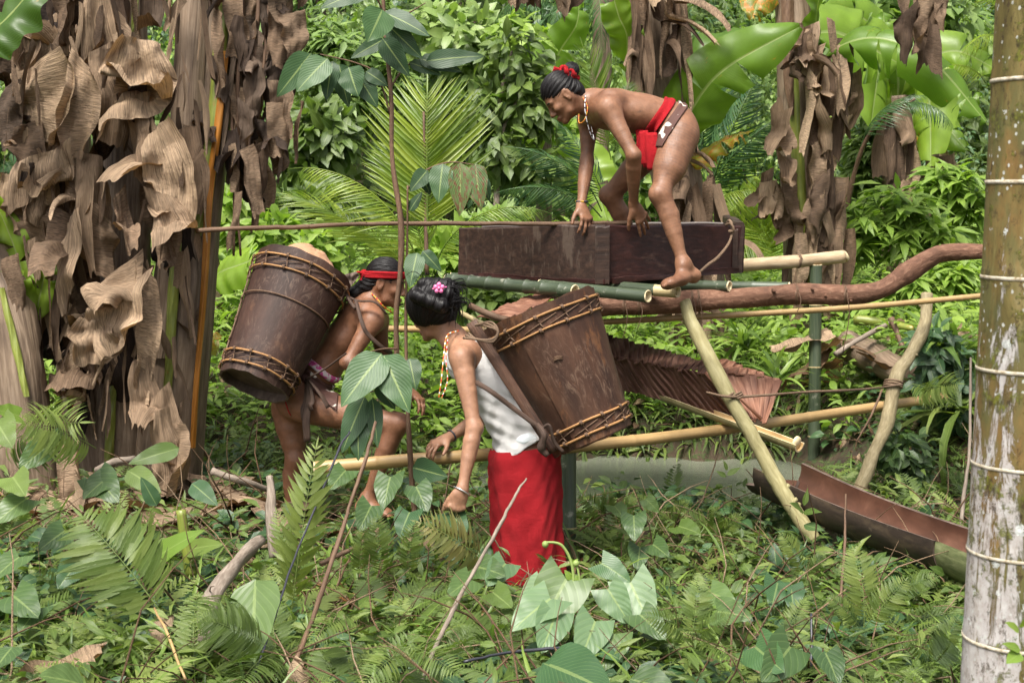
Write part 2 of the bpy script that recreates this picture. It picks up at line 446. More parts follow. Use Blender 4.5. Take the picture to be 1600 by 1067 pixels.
s.set(s.ramp(sn, [(.3, (.30, .155, .08)), (.7, (.46, .27, .16))]), .9); s.bump(sn, .8, .01); M['sago'] = s.m

# soil and hill
s = NT('damp_soil')
n1 = s.noise(s.coord('Object'), 2.2, 8, .65); n2 = s.noise(s.coord('Object'), 22, 6, .7)
c = s.ramp(n1, [(.3, (.020, .014, .009)), (.5, (.05, .034, .02)), (.7, (.085, .06, .036))])
c = s.mix(c, (.04, .075, .018), s.ramp(n2, [(.5, 0), (.6, .75)]))
s.set(c, .85, .3); s.bump(n2, .9, .03); M['soil'] = s.m
s = NT('hillside_soil'); n2 = s.noise(s.coord('Object'), 3, 6, .7)
s.set(s.ramp(n2, [(.3, (.012, .03, .01)), (.7, (.04, .075, .02))]), .9); M['hill'] = s.m
s = NT('muddy_water'); s.set(s.ramp(s.noise(s.coord('Object'), 1.4, 3), [(.3, (.12, .13, .095)), (.7, (.17, .18, .135))]), .22, .5)
s.bump(s.noise(s.coord('Object', (1, 3, 1)), 9, 3), .05, .006); M['water'] = s.m
# spotted giant trunk
s = NT('lichen_trunk')
n1 = s.noise(s.coord('Object', (1, 1, .22)), 18, 8, .72, .6)
c = s.ramp(n1, [(.28, (.045, .036, .012)), (.46, (.105, .083, .025)), (.60, (.16, .13, .045)), (.74, (.26, .22, .11))])
n3 = s.noise(s.coord('Object', (1, 1, .5)), 7, 6, .7, .3)
c = s.mix(c, (.19, .095, .03), s.math('MULTIPLY', s.ramp(n3, [(.45, 0), (.62, 1)]), .55))
c = s.mix(c, (.085, .095, .035), s.math('MULTIPLY', s.ramp(s.noise(s.coord('Object', (1, 1, .4)), 6, 5, .7), [(.5, 0), (.6, 1)]), .6))
sz = s.new('ShaderNodeSeparateXYZ'); s.l(s.tc.outputs['Object'], sz.inputs[0])
nw_ = s.noise(s.coord('Object', (1.0, 1.0, .20)), 22, 9, .76, .8)
fac = s.math('ADD', s.math('MULTIPLY', s.math('SUBTRACT', 1.66, sz.outputs[2]), .9), s.math('MULTIPLY', s.math('SUBTRACT', nw_, .5), 3.4))
fac = s.math('SUBTRACT', fac, s.math('MULTIPLY', s.math('MAXIMUM', s.math('SUBTRACT', sz.outputs[0], 1.098), 0.0), 15.0))
white = s.ramp(fac, [(.42, 0), (.54, .8)])
wc = s.ramp(s.noise(s.coord('Object', (1, 1, .6)), 45, 7, .75), [(.30, (.20, .17, .15)), (.45, (.40, .37, .36)), (.7, (.55, .54, .54))])
c = s.mix(c, wc, white)
vs = s.voro(s.coord('Object', (1, 1, .75)), 19)
sp = s.math('MULTIPLY', s.math('LESS_THAN', s.math('ADD', vs, s.math('MULTIPLY', s.noise(s.coord('Object'), 85, 5, .7), .42)), .40), s.math('GREATER_THAN', s.noise(s.coord('Object'), 7, 2), .44))
c = s.mix(c, s.ramp(s.noise(s.coord('Object'), 120, 3), [(.4, (.36, .38, .36)), (.6, (.60, .62, .60))]), s.math('MULTIPLY', sp, .9))
v2 = s.voro(s.coord('Object', (1, 1, .8)), 62)
c = s.mix(c, (.42, .43, .40), s.math('MULTIPLY', s.math('LESS_THAN', s.math('ADD', v2, s.math('MULTIPLY', s.noise(s.coord('Object'), 160, 3), .3)), .36), s.math('MULTIPLY', s.math('GREATER_THAN', s.noise(s.coord('Object'), 6, 3), .47), .85)))
moss = s.ramp(s.noise(s.coord('Object'), 13, 8, .8), [(.555, 0), (.60, 1)])
c = s.mix(c, s.ramp(s.noise(s.coord('Object'), 90, 3), [(.4, (.05, .05, .006)), (.6, (.13, .14, .015))]), s.math('MULTIPLY', moss, .85))
dk = s.ramp(s.noise(s.coord('Object', (1, 1, .5)), 34, 8, .82), [(.55, 0), (.60, 1)])
c = s.mix(c, (.04, .025, .012), s.math('MULTIPLY', dk, .8))
s.set(c, .75, .25); s.bump(s.math('ADD', s.math('ADD', n1, moss), white), .6, .005); M['lichen'] = s.m
s = NT('pale_node_ring'); s.set(s.ramp(s.noise(s.coord('Object'), 60, 6, .75), [(.35, (.16, .11, .05)), (.45, (.36, .31, .22)), (.65, (.52, .48, .40))]), .8); s.bump(s.noise(s.coord('Object'), 60, 6), .8, .004); M['ring'] = s.m
# ---------------------------------------------------------------- signed-distance modelling for people
import openvdb as vdb
def A(v): return np.array(list(v), dtype=np.float32)
def nrm(v):
    v = A(v); return v / (np.linalg.norm(v) + 1e-9)

class Field:
    """signed-distance field on a grid; shapes are blended into one continuous surface"""
    def __init__(s, lo, hi, res=.0042):
        s.lo = A(lo); s.res = res
        s.n = np.ceil((A(hi) - s.lo) / res).astype(int) + 1
        s.D = np.full(s.n, .12, dtype=np.float32)
    def sub(s, lo, hi, m=.03):
        a = np.clip(np.floor((A(lo) - m - s.lo) / s.res).astype(int), 0, s.n)
        b = np.clip(np.ceil((A(hi) + m - s.lo) / s.res).astype(int) + 1, 0, s.n)
        sl = tuple(slice(a[i], b[i]) for i in range(3))
        ax = [s.lo[i] + np.arange(a[i], b[i], dtype=np.float32) * s.res for i in range(3)]
        return sl, np.stack(np.meshgrid(*ax, indexing='ij'), -1)
    def comb(s, sl, d, k, op='u'):
        o = s.D[sl]
        if op == 'u':
            if k > 0:
                h = np.maximum(k - np.abs(o - d), 0) / k; s.D[sl] = np.minimum(o, d) - h * h * k * .25
            else: s.D[sl] = np.minimum(o, d)
        else:
            d = -d
            h = np.maximum(k - np.abs(o - d), 0) / k; s.D[sl] = np.maximum(o, d) + h * h * k * .25
    def cap(s, a, b, ra, rb, k=.02, n=None, f=1.0, op='u'):
        a, b = A(a), A(b); r = max(ra, rb) * max(1, f)
        sl, X = s.sub(np.minimum(a, b) - r, np.maximum(a, b) + r, k + .03)
        if X.size == 0: return
        ab = b - a; q = X - a
        h = np.clip((q @ ab) / (ab @ ab + 1e-9), 0, 1)
        q = q - h[..., None] * ab
        if n is not None:
            n = nrm(n); qn = q @ n; q = q + (qn * (1 / f - 1))[..., None] * n
        d = np.sqrt((q * q).sum(-1)) - (ra + (rb - ra) * h)
        s.comb(sl, (d * min(1, f)).astype(np.float32), k, op)
    def ell(s, c, r, R=None, k=.02, op='u'):
        c, r = A(c), A(r); m = r.max()
        sl, X = s.sub(c - m, c + m, k + .03)
        if X.size == 0: return
        q = X - c
        if R is not None: q = q @ np.asarray(R, dtype=np.float32)
        k0 = np.sqrt(((q / r) ** 2).sum(-1)); k1 = np.sqrt(((q / (r * r)) ** 2).sum(-1)) + 1e-6
        s.comb(sl, (k0 * (k0 - 1) / k1).astype(np.float32), k, op)
    def chain(s, pts, k=.02, n=None, f=1.0):
        """pts: list of (point, radius)"""
        Pn = np.array([list(p) for p, r in pts], dtype=np.float32); r = max(q for p, q in pts)
        sl, X = s.sub(Pn.min(0) - r, Pn.max(0) + r, k + .03)
        if X.size == 0: return
        out = None
        for (a, ra), (b, rb) in zip(pts[:-1], pts[1:]):
            a, b = A(a), A(b); ab = b - a; q = X - a; h = np.clip((q @ ab) / (ab @ ab + 1e-9), 0, 1)
            q = q - h[..., None] * ab; d = np.sqrt((q * q).sum(-1)) - (ra + (rb - ra) * h)
            if out is None: out = d
            else:
                kk = .004; w = np.maximum(kk - np.abs(out - d), 0) / kk; out = np.minimum(out, d) - w * w * kk * .25
        s.comb(sl, out.astype(np.float32), k)
    def grid(s):
        return np.stack(np.meshgrid(*[s.lo[i] + np.arange(s.n[i], dtype=np.float32) * s.res for i in range(3)], indexing='ij'), -1)
    def surf(s, D=None):
        D = s.D if D is None else D
        g = vdb.FloatGrid(); g.background = .12
        g.copyFromArray(np.ascontiguousarray(D.astype(np.float32)))
        p, q = g.convertToQuads(0.0)
        return np.asarray(p, dtype=np.float64) * s.res + s.lo, np.asarray(q, dtype=np.int64)[:, ::-1]
    def sample(s, Pt):
        i = np.clip(np.round((A(Pt) - s.lo) / s.res).astype(int), 0, s.n - 1); return s.D[tuple(i)]

def relax(V, Q, it=2, f=.5):
    for _ in range(it):
        S = np.zeros_like(V); C = np.zeros(len(V))
        for i in range(4):
            for j in (1, 3):
                np.add.at(S, Q[:, i], V[Q[:, (i + j) % 4]]); np.add.at(C, Q[:, i], 1)
        V = V * (1 - f) + f * S / np.maximum(C, 1)[:, None]
    return V

def fmesh(name, V, Q, mat, parent, attrs=None, it=2, uv=None):
    V = relax(V, Q, it)
    if name == 'hair' and uv is not None:
        c_ = V.mean(0); r_ = V - c_; r_ /= np.linalg.norm(r_, axis=1)[:, None]
        V = V + r_ * (.0022 * np.sin(uv[:, 0] * 6.283 * 21 + uv[:, 1] * 30) + .0014 * np.sin(uv[:, 0] * 6.283 * 47 - uv[:, 1] * 55))[:, None]
    a = Acc(); a.add(V, Q, uv if uv is not None else V[:, [0, 2]])
    o = a.build(name, mat, parent)
    for k in ('tat', 'lip'):
        at = o.data.attributes.new(k, 'FLOAT', 'POINT')
        at.data.foreach_set('value', (attrs[k](V) if attrs and k in attrs else np.zeros(len(V))).astype(np.float32))
    return o

def lerp(a, b, t): return Vector(a).lerp(Vector(b), t)

def arm(F, sh, el, wr, s=1.0, bulk=1.0):
    sh, el, wr = Vector(sh), Vector(el), Vector(wr); b = s * bulk
    F.chain([(sh, .050 * b), (lerp(sh, el, .22), .052 * b), (lerp(sh, el, .5), .044 * b), (lerp(sh, el, .85), .035 * b), (el, .036 * b)], .03)
    F.chain([(el, .036 * b), (lerp(el, wr, .22), .041 * b), (lerp(el, wr, .5), .035 * b), (lerp(el, wr, .85), .025 * b), (wr, .024 * b)], .022)
    bend = ((el - sh).normalized() - (wr - el).normalized())
    if bend.length > .15: F.ell(el + bend.normalized() * .014 * s, (.024 * s,) * 3, k=.02)

def leg(F, hip, kn, an, s=1.0, bulk=1.0):
    hip, kn, an = Vector(hip), Vector(kn), Vector(an); b = s * bulk
    F.chain([(hip, .094 * b), (lerp(hip, kn, .3), .086 * b), (lerp(hip, kn, .62), .069 * b), (lerp(hip, kn, .9), .053 * b), (kn, .052 * b)], .04)
    back = ((kn - hip).normalized() - (an - kn).normalized())
    fwd = back.normalized() if back.length > .1 else Vector((-1, 0, 0))
    F.ell(kn + fwd * .022 * s, (.034 * s,) * 3, k=.03)
    F.chain([(kn, .050 * b), (lerp(kn, an, .3) - fwd * .012 * s, .053 * b), (lerp(kn, an, .55) - fwd * .006 * s, .044 * b), (lerp(kn, an, .85), .030 * b), (an, .030 * b)], .03)
    return fwd

def foot(F, an, heel, toe, side, s=1.0):
    """toe = ball-of-foot point; side = unit vector towards the big toe"""
    an, heel, toe, side = Vector(an), Vector(heel), Vector(toe), Vector(side).normalized()
    d = (toe - heel).normalized(); up = side.cross(d); up = up if up.z > 0 else -up
    F.ell(heel, (.032 * s, .032 * s, .030 * s), k=.025)
    F.cap(an, heel, .031 * s, .028 * s, .03)
    mid = lerp(heel, toe, .5)
    F.cap(an - Vector((0, 0, .01)), mid + up * .012, .030 * s, .030 * s, .03)
    F.cap(mid + up * .006, toe, .034 * s, .036 * s, .03, up, .62)
    F.cap(heel, toe, .026 * s, .034 * s, .02, up, .7)
    F.ell(an + side * .028 * s, (.013 * s,) * 3, k=.015); F.ell(an - side * .028 * s - Vector((0, 0, .006)), (.013 * s,) * 3, k=.015)
    for i, (o, L, r) in enumerate(((.028, .050, .0135), (.010, .052, .0095), (-.005, .047, .009), (-.019, .040, .0085), (-.032, .031, .0085))):
        b = toe + side * o * s; e = b + (d * L + side * (.1 * (1 - i)) * .02 - up * .008) * s
        m = lerp(b, e, .55) + up * .004
        F.cap(b, m, r * 1.05 * s, r * s, .010); F.cap(m, e, r * s, r * .9 * s, .005)

def hand(F, wr, pd, nrml, thumb, curl=(.3, .35, .4, .45), s=1.0, spread=.16, thumb_curl=.5, thumb_out=.9, tips=None):
    """pd: direction wrist->knuckles, nrml: back-of-hand normal, thumb: side towards the thumb"""
    wr, pd, nrml = Vector(wr), Vector(pd).normalized(), Vector(nrml)
    nrml = (nrml - pd * nrml.dot(pd)).normalized()
    th = pd.cross(nrml); th = th if th.dot(Vector(thumb)) > 0 else -th
    kn = wr + pd * .088 * s
    F.cap(wr, wr + pd * .03 * s, .024 * s, .028 * s, .02, nrml, .75)
    F.cap(wr + pd * .03 * s + th * .012 * s, kn + th * .020 * s - pd * .010 * s, .023 * s, .019 * s, .014, nrml, .62)
    F.cap(wr + pd * .03 * s - th * .010 * s, kn - th * .022 * s - pd * .014 * s, .022 * s, .017 * s, .014, nrml, .62)
    F.cap(wr + pd * .03 * s, kn - pd * .006 * s, .023 * s, .019 * s, .012, nrml, .6)
    L = (.076, .084, .078, .062); ofs = (.031, .0105, -.0105, -.030); back = (.000, .004, .0, -.009)
    segs = []
    for i in range(4):
        r0 = (.0092, .0095, .0090, .0080)[i] * s
        p = kn + th * ofs[i] * s + pd * (back[i] - .004) * s
        d = (pd + th * spread * (1.1 - .75 * i)).normalized()
        F.ell(p + nrml * .003, (r0 * 1.15,) * 3, k=.008)
        ang = curl[i]
        for j, fr in enumerate((.46, .31, .23)):
            ang_j = ang * (1, 1.15, .8)[j]
            ax = d.cross(nrml_j if j else nrml).normalized()
            d = Quaternion(ax, -ang_j) @ d
            nrml_j = ax.cross(d) if j or True else nrml
            e = p + d * L[i] * fr * s
            F.cap(p, e, r0 * (1, .93, .86)[j], r0 * (.93, .86, .74)[j], .0035)
            p = e
        segs.append(p)
    tb = wr + pd * .024 * s + th * .022 * s
    td = (th * thumb_out + pd * .75 - nrml * .30).normalized()
    t1 = tb + td * .040 * s; d2 = (td * (1 - thumb_curl * .35) + pd * thumb_curl * .7 - nrml * .12).normalized()
    t2 = t1 + d2 * .032 * s; d3 = (d2 + (pd * .4 - th * .3 - nrml * .2) * thumb_curl).normalized(); t3 = t2 + d3 * .025 * s
    F.cap(tb, t1, .0165 * s, .0125 * s, .012); F.cap(t1, t2, .0115 * s, .0102 * s, .004); F.cap(t2, t3, .0102 * s, .0080 * s, .003)
    return segs

def head(F, c, f, u, s=1.0, neck=None, nr=.052):
    """c: middle of the skull; f: where the face looks; u: towards the crown. Returns local->world map"""
    f = Vector(f).normalized(); u = Vector(u); u = (u - f * u.dot(f)).normalized(); l = u.cross(f)
    c = Vector(c)
    R = np.array([list(f), list(l), list(u)]).T
    g = lambda x, y, z: c + (f * x + l * y + u * z) * s
    E = lambda x, y, z, r, k=.02, op='u': F.ell(g(x, y, z), [q * s for q in r], R, k * s, op)
    E(-.008, 0, .022, (.098, .076, .092))
    E(.028, 0, -.030, (.060, .062, .075), .03)
    E(.040, 0, -.075, (.045, .046, .040), .03)
    for q in (1, -1):
        F.cap(g(-.010, .056 * q, -.040), g(.030, .046 * q, -.085), .017 * s, .014 * s, .02)
        F.cap(g(.030, .046 * q, -.085), g(.076, .012 * q, -.102), .014 * s, .014 * s, .02)
        E(.064, .044 * q, -.030, (.026, .020, .020), .018)
        F.cap(g(.082, .012 * q, .016), g(.074, .046 * q, .014), .0105 * s, .009 * s, .012)
        E(.098, .031 * q, -.006, (.017, .018, .013), .012, 'd')
        E(.074, .030 * q, -.006, (.0145, .0135, .013), .004)
        F.cap(g(.0865, .018 * q, -.010), g(.0835, .043 * q, -.010), .0032 * s, .0025 * s, .004)
        E(.096, .013 * q, -.044, (.011, .0095, .0085), .006)
        # ear: rim, hollow, lobe
        E(-.012, .078 * q, -.012, (.022, .008, .033), .007)
        E(-.006, .086 * q, -.010, (.012, .006, .020), .005, 'd')
        E(-.006, .077 * q, -.040, (.010, .006, .010), .006)
    E(.080, 0, -.104, (.020, .023, .016), .015)
    F.cap(g(.084, 0, .012), g(.108, 0, -.034), .0085 * s, .0115 * s, .010)
    E(.109, 0, -.040, (.0125, .012, .010), .008)
    F.cap(g(.094, .020, -.0725), g(.094, -.020, -.0725), .006 * s, .006 * s, .008); E(.100, 0, -.0695, (.009, .020, .0062), .006)
    E(.098, 0, -.083, (.009, .018, .0070), .006)
    F.cap(g(.110, .020, -.0765), g(.110, -.020, -.0765), .0022 * s, .0022 * s, .003, op='d')
    if neck is not None:
        F.chain([(g(-.030, 0, -.045), .050 * s), (lerp(g(-.030, 0, -.05), neck, .5), nr * s), (Vector(neck), nr * 1.15 * s)], .03)
        F.chain([(g(.015, 0, -.085), .030 * s), (lerp(g(.015, 0, -.085), neck, .7), nr * .8 * s)], .03)
    return g, R

def lipmask(g, s=1.0):
    a = A(g(.103, 0, -.076))
    def fn(V): return np.clip(1.6 - np.linalg.norm((V - a) / (.017 * s), axis=1) * 1.0, 0, 1) * (np.abs((V - a) @ (nrm(g(0, 0, 1) - g(0, 0, 0)))) < .012)
    return fn

def eyes(root, g, R, s=1.0, closed=.5):
    for q in (1, -1):
        b = Acc()
        th = np.linspace(0, math.pi, 9); ph = np.linspace(0, 2 * math.pi, 12, endpoint=False)
        S = np.array([[math.sin(t) * math.cos(p), math.sin(t) * math.sin(p), math.cos(t)] for t in th for p in ph])
        b.add(S * .0105 * s + A(g(.0775, .030 * q, -.0095)), gridq(12, 9, True), S[:, :2])
        o = b.build('eye', M['eye'], root)
        b = Acc(); b.add(S * .0058 * s + A(g(.0855, .030 * q, -.0105)), gridq(12, 9, True), S[:, :2]); b.build('iris', M['iris'], o)

def strands(V, axis_o, axis_d):
    """UV that runs along the combing direction"""
    q = V - A(axis_o); ax = nrm(axis_d); h = q @ ax
    r = q - h[:, None] * ax; t = np.cross(ax, [0.1, .9, .3]); t /= np.linalg.norm(t); b = np.cross(ax, t)
    return np.stack([np.arctan2(r @ t, r @ b) / 6.283, h], 1)

def sphere_pts(nt=8, npn=12):
    th = np.linspace(0, math.pi, nt); ph = np.linspace(0, 2 * math.pi, npn, endpoint=False)
    S = np.array([[math.sin(t) * math.cos(p), math.sin(t) * math.sin(p), math.cos(t)] for t in th for p in ph])
    return S, gridq(npn, nt, True), S[:, :2]
BALL = sphere_pts(6, 7)

def beads(name, pts, mats, parent, r=.0032, n=80):
    p = smooth_path(pts, n); accs = [Acc() for _ in mats]
    for i in range(n): accs[(i // 3) % len(mats)].inst(BALL, np.eye(3)[None] * r, p[i][None], np.array([.5]))
    root = None
    for a, m in zip(accs, mats):
        me = a.mesh(name)
        if root is None:
            root = link(name, me, m, parent)
        else:
            link('bead_row', me, m, root).matrix_parent_inverse = Matrix.Identity(4)
    return root

def lines_mask(segs, w=.0022):
    """tattoo strokes: segs = list of (a, b) world points; shown where the skin is within w"""
    def fn(V):
        m = np.zeros(len(V))
        for a, b in segs:
            a, b = A(a), A(b); ab = b - a; q = V - a; h = np.clip(q @ ab / (ab @ ab), 0, 1)
            m = np.maximum(m, np.clip(1.6 - np.linalg.norm(q - h[:, None] * ab, axis=1) / w, 0, 1))
        return m
    return fn
# ================================================================ GROUND, WATER, HILLSIDE
def sstep(a, b, x):
    t = np.clip((x - a) / (b - a), 0, 1); return t * t * (3 - 2 * t)

def stream_mask(x, y):
    cx = .95 + .12 * (y - 9)
    return np.exp(-((x - cx) / 1.05) ** 4 - ((y - 8.75 + .10 * np.sin(x * 6) + .05 * np.sin(x * 15 + 1)) / .82) ** 4)

def ground_z(x, y):
    x = np.asarray(x, float); y = np.asarray(y, float)
    z = .02 * np.sin(x * 2.1 + 1) * np.cos(y * 1.7) + .03 * np.sin(x * .9 + y * .6)
    z = z + .36 * sstep(8.6, 10.3, y) + .095 * np.maximum(y - 10, 0) + .03 * np.sin(x * 5 + y * 3) * .5
    z = z + (.55 * np.maximum(y - 23, 0) + .25 * np.maximum(y - 19, 0)) * (1 - .72 * np.exp(-((x / np.maximum(y, 1) + .142) / .035) ** 2) - .45 * np.exp(-((x / np.maximum(y, 1) - .19) / .03) ** 2))
    z = z + .55 * np.exp(-((x - 2.9) / .62) ** 2 - ((y - 9.1) / .75) ** 2)           # mound at the right bank
    z = z + .10 * sstep(-.4, -2.2, x) * sstep(5, 8, y) - .05 * sstep(1.0, 2.0, x) * sstep(8.0, 6.8, y)
    # stream bed
    cx = .95 + .12 * (y - 9)
    ch = stream_mask(x, y)
    z = z * (1 - ch) - .22 * ch
    z = z + .16 * np.exp(-((x - 1.0) / .9) ** 2 - ((y - 7.6) / .35) ** 2) * 0
    return z
def gz(x, y): return float(ground_z(x, y))

def build_ground():
    xs = np.concatenate([np.linspace(-60, -6, 28), np.linspace(-5.8, 6.5, 190), np.linspace(7, 60, 28)])
    ys = np.concatenate([np.linspace(-30, 3, 14), np.linspace(3.2, 14, 170), np.linspace(14.3, 60, 90), np.linspace(64, 160, 12)])
    X, Y = np.meshgrid(xs, ys)
    Z = ground_z(X, Y)
    near = ((Y > 3) & (Y < 14)).astype(float)
    Z += near * (.018 * np.sin(X * 17 + 3 * np.sin(Y * 7)) * np.sin(Y * 15 + 2 * np.sin(X * 9)) + .01 * np.sin(X * 41 + Y * 23))
    Z = np.where(Y > 60, np.minimum(Z, 30 + 0 * Z), Z)
    a = Acc(); V = np.stack([X.ravel(), Y.ravel(), Z.ravel()], 1)
    a.add(V, gridq(len(xs), len(ys)), V[:, :2])
    o = a.build('ground', M['soil']); tag(o, 'damp brown forest floor with a low stream bank', kind='structure')
build_ground()
a = Acc(); V = np.array([[x, y, .0 - .035] for y in (7.2, 8.0, 9, 10.6) for x in (-.6, .8, 2.0, 3.0)]); a.add(V, gridq(4, 4), V[:, :2])
tag(a.build('stream_water', M['water']), 'muddy green pool of the stream', kind='structure')

# ================================================================ helpers for poles
def culm(name, path, r, mat, parent, node=.30, ns=16, hollow=True, ridge=.07, jitter=0, seed=0, wall=.28, ends=(1, 1), taper=0.0, rings=None):
    """bamboo culm: node ridges along the tube, open pale ends"""
    path = smooth_path(path, 60) if len(path) > 2 else smooth_path(path, 2)
    seg = np.linalg.norm(np.diff(path, axis=0), axis=1); Lc = np.concatenate([[0], np.cumsum(seg)]); L = Lc[-1]
    ts = [0, L]; k = node * .45
    ridges = []
    while k < L:
        ridges.append(k); ts += [k - .016, k - .006, k, k + .005, k + .014]; k += node * (1 + (math.sin(k * 9 + seed) * .08))
    if jitter or len(path) > 2: ts += list(np.linspace(0, L, 40))
    ts = sorted(set(round(float(t), 4) for t in ts if 0 <= t <= L))
    pts = np.array([[np.interp(t, Lc, path[:, i]) for i in range(3)] for t in ts])
    rr = []
    for t in ts:
        q = r * (1 - taper * t / L)
        for n in ridges:
            dd = abs(t - n)
            if dd < .0005: q *= 1 + ridge
            elif dd <= .0065: q *= 1 + ridge * .75
        rr.append(q)
    a = Acc()
    V, Q, UV = tube(pts, np.array(rr), ns, cap=False); a.add(V, Q, UV)
    o = a.build(name, mat, parent)
    d0 = (pts[1] - pts[0]); d0 /= np.linalg.norm(d0); d1 = pts[-1] - pts[-2]; d1 /= np.linalg.norm(d1)
    for e, (p, d, use) in enumerate(((pts[0], -d0, ends[0]), (pts[-1], d1, ends[1]))):
        if not use: continue
        rq = rr[0] if e == 0 else rr[-1]; b = Acc()
        if hollow:
            ri = rq * (1 - wall)
            prof = [(0, rq * .985), (.004, rq), (.0055, rq * .97), (.004, ri), (-.05, ri * .98), (-.055, .001)]
        else: prof = [(0, rq * .99), (.004, rq * .97), (.006, rq * .5), (.006, .0005)]
        bp = np.array([p + d * (h if h > -.001 else h) for h, _ in prof])
        ref = np.array([0, 0, 1.0]) if abs(d[2]) < .9 else np.array([0, 1., 0]); x = np.cross(d, ref); x /= np.linalg.norm(x); y = np.cross(d, x)
        an = np.arange(ns) / ns * 6.28318; jag = 1 + .06 * np.sin(an * 3 + seed)
        VV = np.concatenate([bp[i] + np.outer(np.cos(an) * q[1], x) + np.outer(np.sin(an) * q[1], y) + np.outer((jag - 1) * rq * (q[0] > 0), d) for i, q in enumerate(prof)])
        b.add(VV, gridq(ns, len(prof), True), np.stack([VV[:, 0], VV[:, 2]], 1)); b.build('cut_end', M['cut'], parent)
    if rings:
        b = Acc()
        for n in ridges:
            p = np.array([np.interp(n, Lc, path[:, i]) for i in range(3)]); q = np.array([np.interp(min(n + .006, L), Lc, path[:, i]) for i in range(3)])
            if np.linalg.norm(q - p) > 1e-5:
                b.add(*tube([p - (q - p) * .2, q], r * (1 + ridge) * 1.01, ns, cap=False))
        if b.V: b.build('node_ring', rings, parent)
    return o

def pole_thing(name, label, cat, path, r, mat, group=None, **kw):
    t = thing(name, label, cat, Vector(path[0]), group)
    culm('culm', [Vector(p) for p in path], r, mat, t, **kw); return t

def stick(name, label, cat, path, r, mat, n=40, rough=.12, seed=0, ns=10, group=None, knots=0):
    p = smooth_path(path, n); rad = np.interp(np.linspace(0, 1, n), np.linspace(0, 1, len(r)), r) if not np.isscalar(r) else np.full(n, r)
    a = Acc()
    rs = np.random.RandomState(seed)
    p = p + np.cumsum(rs.randn(n, 3) * .0012, 0) * (1 if rough else 0)
    a.add(*tube(p, rad, ns, rough=rough, seed=seed))
    for k in range(knots):
        i = rs.randint(3, n - 3); d = rs.randn(3); d /= np.linalg.norm(d)
        a.add(*tube([p[i], p[i] + d * rad[i] * 1.35], [rad[i] * .45, rad[i] * .25], 7))
    o = a.build(name, mat); tag(o, label, cat, group); return o

def wrap(parent, name, c, axis, r, turns=3, mat=None, w=.004, tail=0.0, seed=0):
    """lashing wound round a pole"""
    axis = Vector(axis).normalized(); e1 = axis.cross(Vector((0, .3, 1))).normalized(); e2 = axis.cross(e1)
    pts = []
    for t in np.linspace(0, turns * 6.283, turns * 18):
        pts.append(Vector(c) + axis * (t / (turns * 6.283) - .5) * w * 2.3 * turns + (e1 * math.cos(t) + e2 * math.sin(t)) * (r + w * .6 + .0015 * math.sin(t * 2.3 + seed)))
    a = Acc(); a.add(*tube(pts, w, 6))
    if tail:
        p = pts[-1]; a.add(*tube(smooth_path([p, p + Vector((.01, -.02, -tail * .4)), p + Vector((-.015, -.01, -tail))], 9), w * .8, 5))
    return a.build(name, mat or M['rope'], parent)

# ================================================================ SAGO WASHING PLATFORM
def slab(a, corners_front, corners_back):
    V = np.array([list(p) for p in list(corners_front) + list(corners_back)])
    Q = [(0, 1, 2, 3), (7, 6, 5, 4), (0, 4, 5, 1), (1, 5, 6, 2), (2, 6, 7, 3), (3, 7, 4, 0)]
    a.add(V, Q, V[:, [0, 2]])
def board(name, A0, A1, h0, h1, th, mat, parent, inward, nx=24, bulge=.006, seed=0, lean=0.0):
    """plank standing on edge from A0 to A1 (bottom points); slightly uneven faces"""
    A0, A1, inward = Vector(A0), Vector(A1), Vector(inward).normalized()
    rs = np.random.RandomState(seed); ph = rs.rand(4) * 6
    prof = [(0, .004), (0, .03), (0, .25), (0, .5), (0, .75), (0, .97), (0.15, 1), (.85, 1), (1, .97), (1, .5), (1, .03), (.85, 0), (.15, 0)]
    V = []
    for i in range(nx):
        t = i / (nx - 1); b = A0.lerp(A1, t); h = h0 + (h1 - h0) * t + .004 * math.sin(t * 9 + ph[0]) + .002 * math.sin(t * 31 + ph[1])
        for (w, z) in prof:
            o = inward * (w * th + bulge * math.sin(t * 5 + ph[2] + z * 2) * (1 if w < .5 else 0) + lean * z)
            V.append(list(b + o + Vector((0, 0, h * z + .002 * math.sin(t * 14 + ph[3]) * (z < .1)))))
    a = Acc(); V = np.array(V); a.add(V, gridq(len(prof), nx, True), V[:, [0, 2]])
    for i, s_ in ((0, 1), (nx - 1, -1)):
        R = V[i * len(prof):(i + 1) * len(prof)]; c = R.mean(0); VV = np.concatenate([R, np.repeat(c[None], len(prof), 0)]); a.add(VV, gridq(len(prof), 2, True), VV[:, [0, 2]])
    return a.build(name, mat, parent, smooth=False)

trough = thing('wooden_trough', 'long dark wooden plank trough resting on the bamboo poles', 'trough', P(950, 443, 7.3))
cb = P(944, 443, 7.28); lb = P(716, 430, 7.95); rb = P(1163, 426, 7.62)
ch = P(944, 351, 7.28).z - cb.z
inl = Vector((-(cb - lb).y, (cb - lb).x, 0)); inr = Vector((-(rb - cb).y, (rb - cb).x, 0))
board('front_plank', lb, cb, P(714, 356, 7.95).z - lb.z, ch + .004, .032, M['plank'], trough, inl, seed=1)
board('front_plank', cb + Vector((.002, .012, .002)), rb + Vector((0, .012, 0)), ch - .002, P(1163, 351, 7.62).z - rb.z, .034, M['plank_red'], trough, inr, seed=2)
board('side_plank', rb - Vector((.006, .0, .004)), rb + Vector((.02, .62, 0)), P(1163, 349, 7.62).z - rb.z + .012, .3, .05, M['plank'], trough, Vector((-1, 0, 0)), seed=3, nx=12)
board('side_plank', lb + Vector((.0, .0, .0)), lb + Vector((.12, .62, .0)), .25, .25, .035, M['plank'], trough, Vector((1, 0, 0)), seed=4, nx=12)
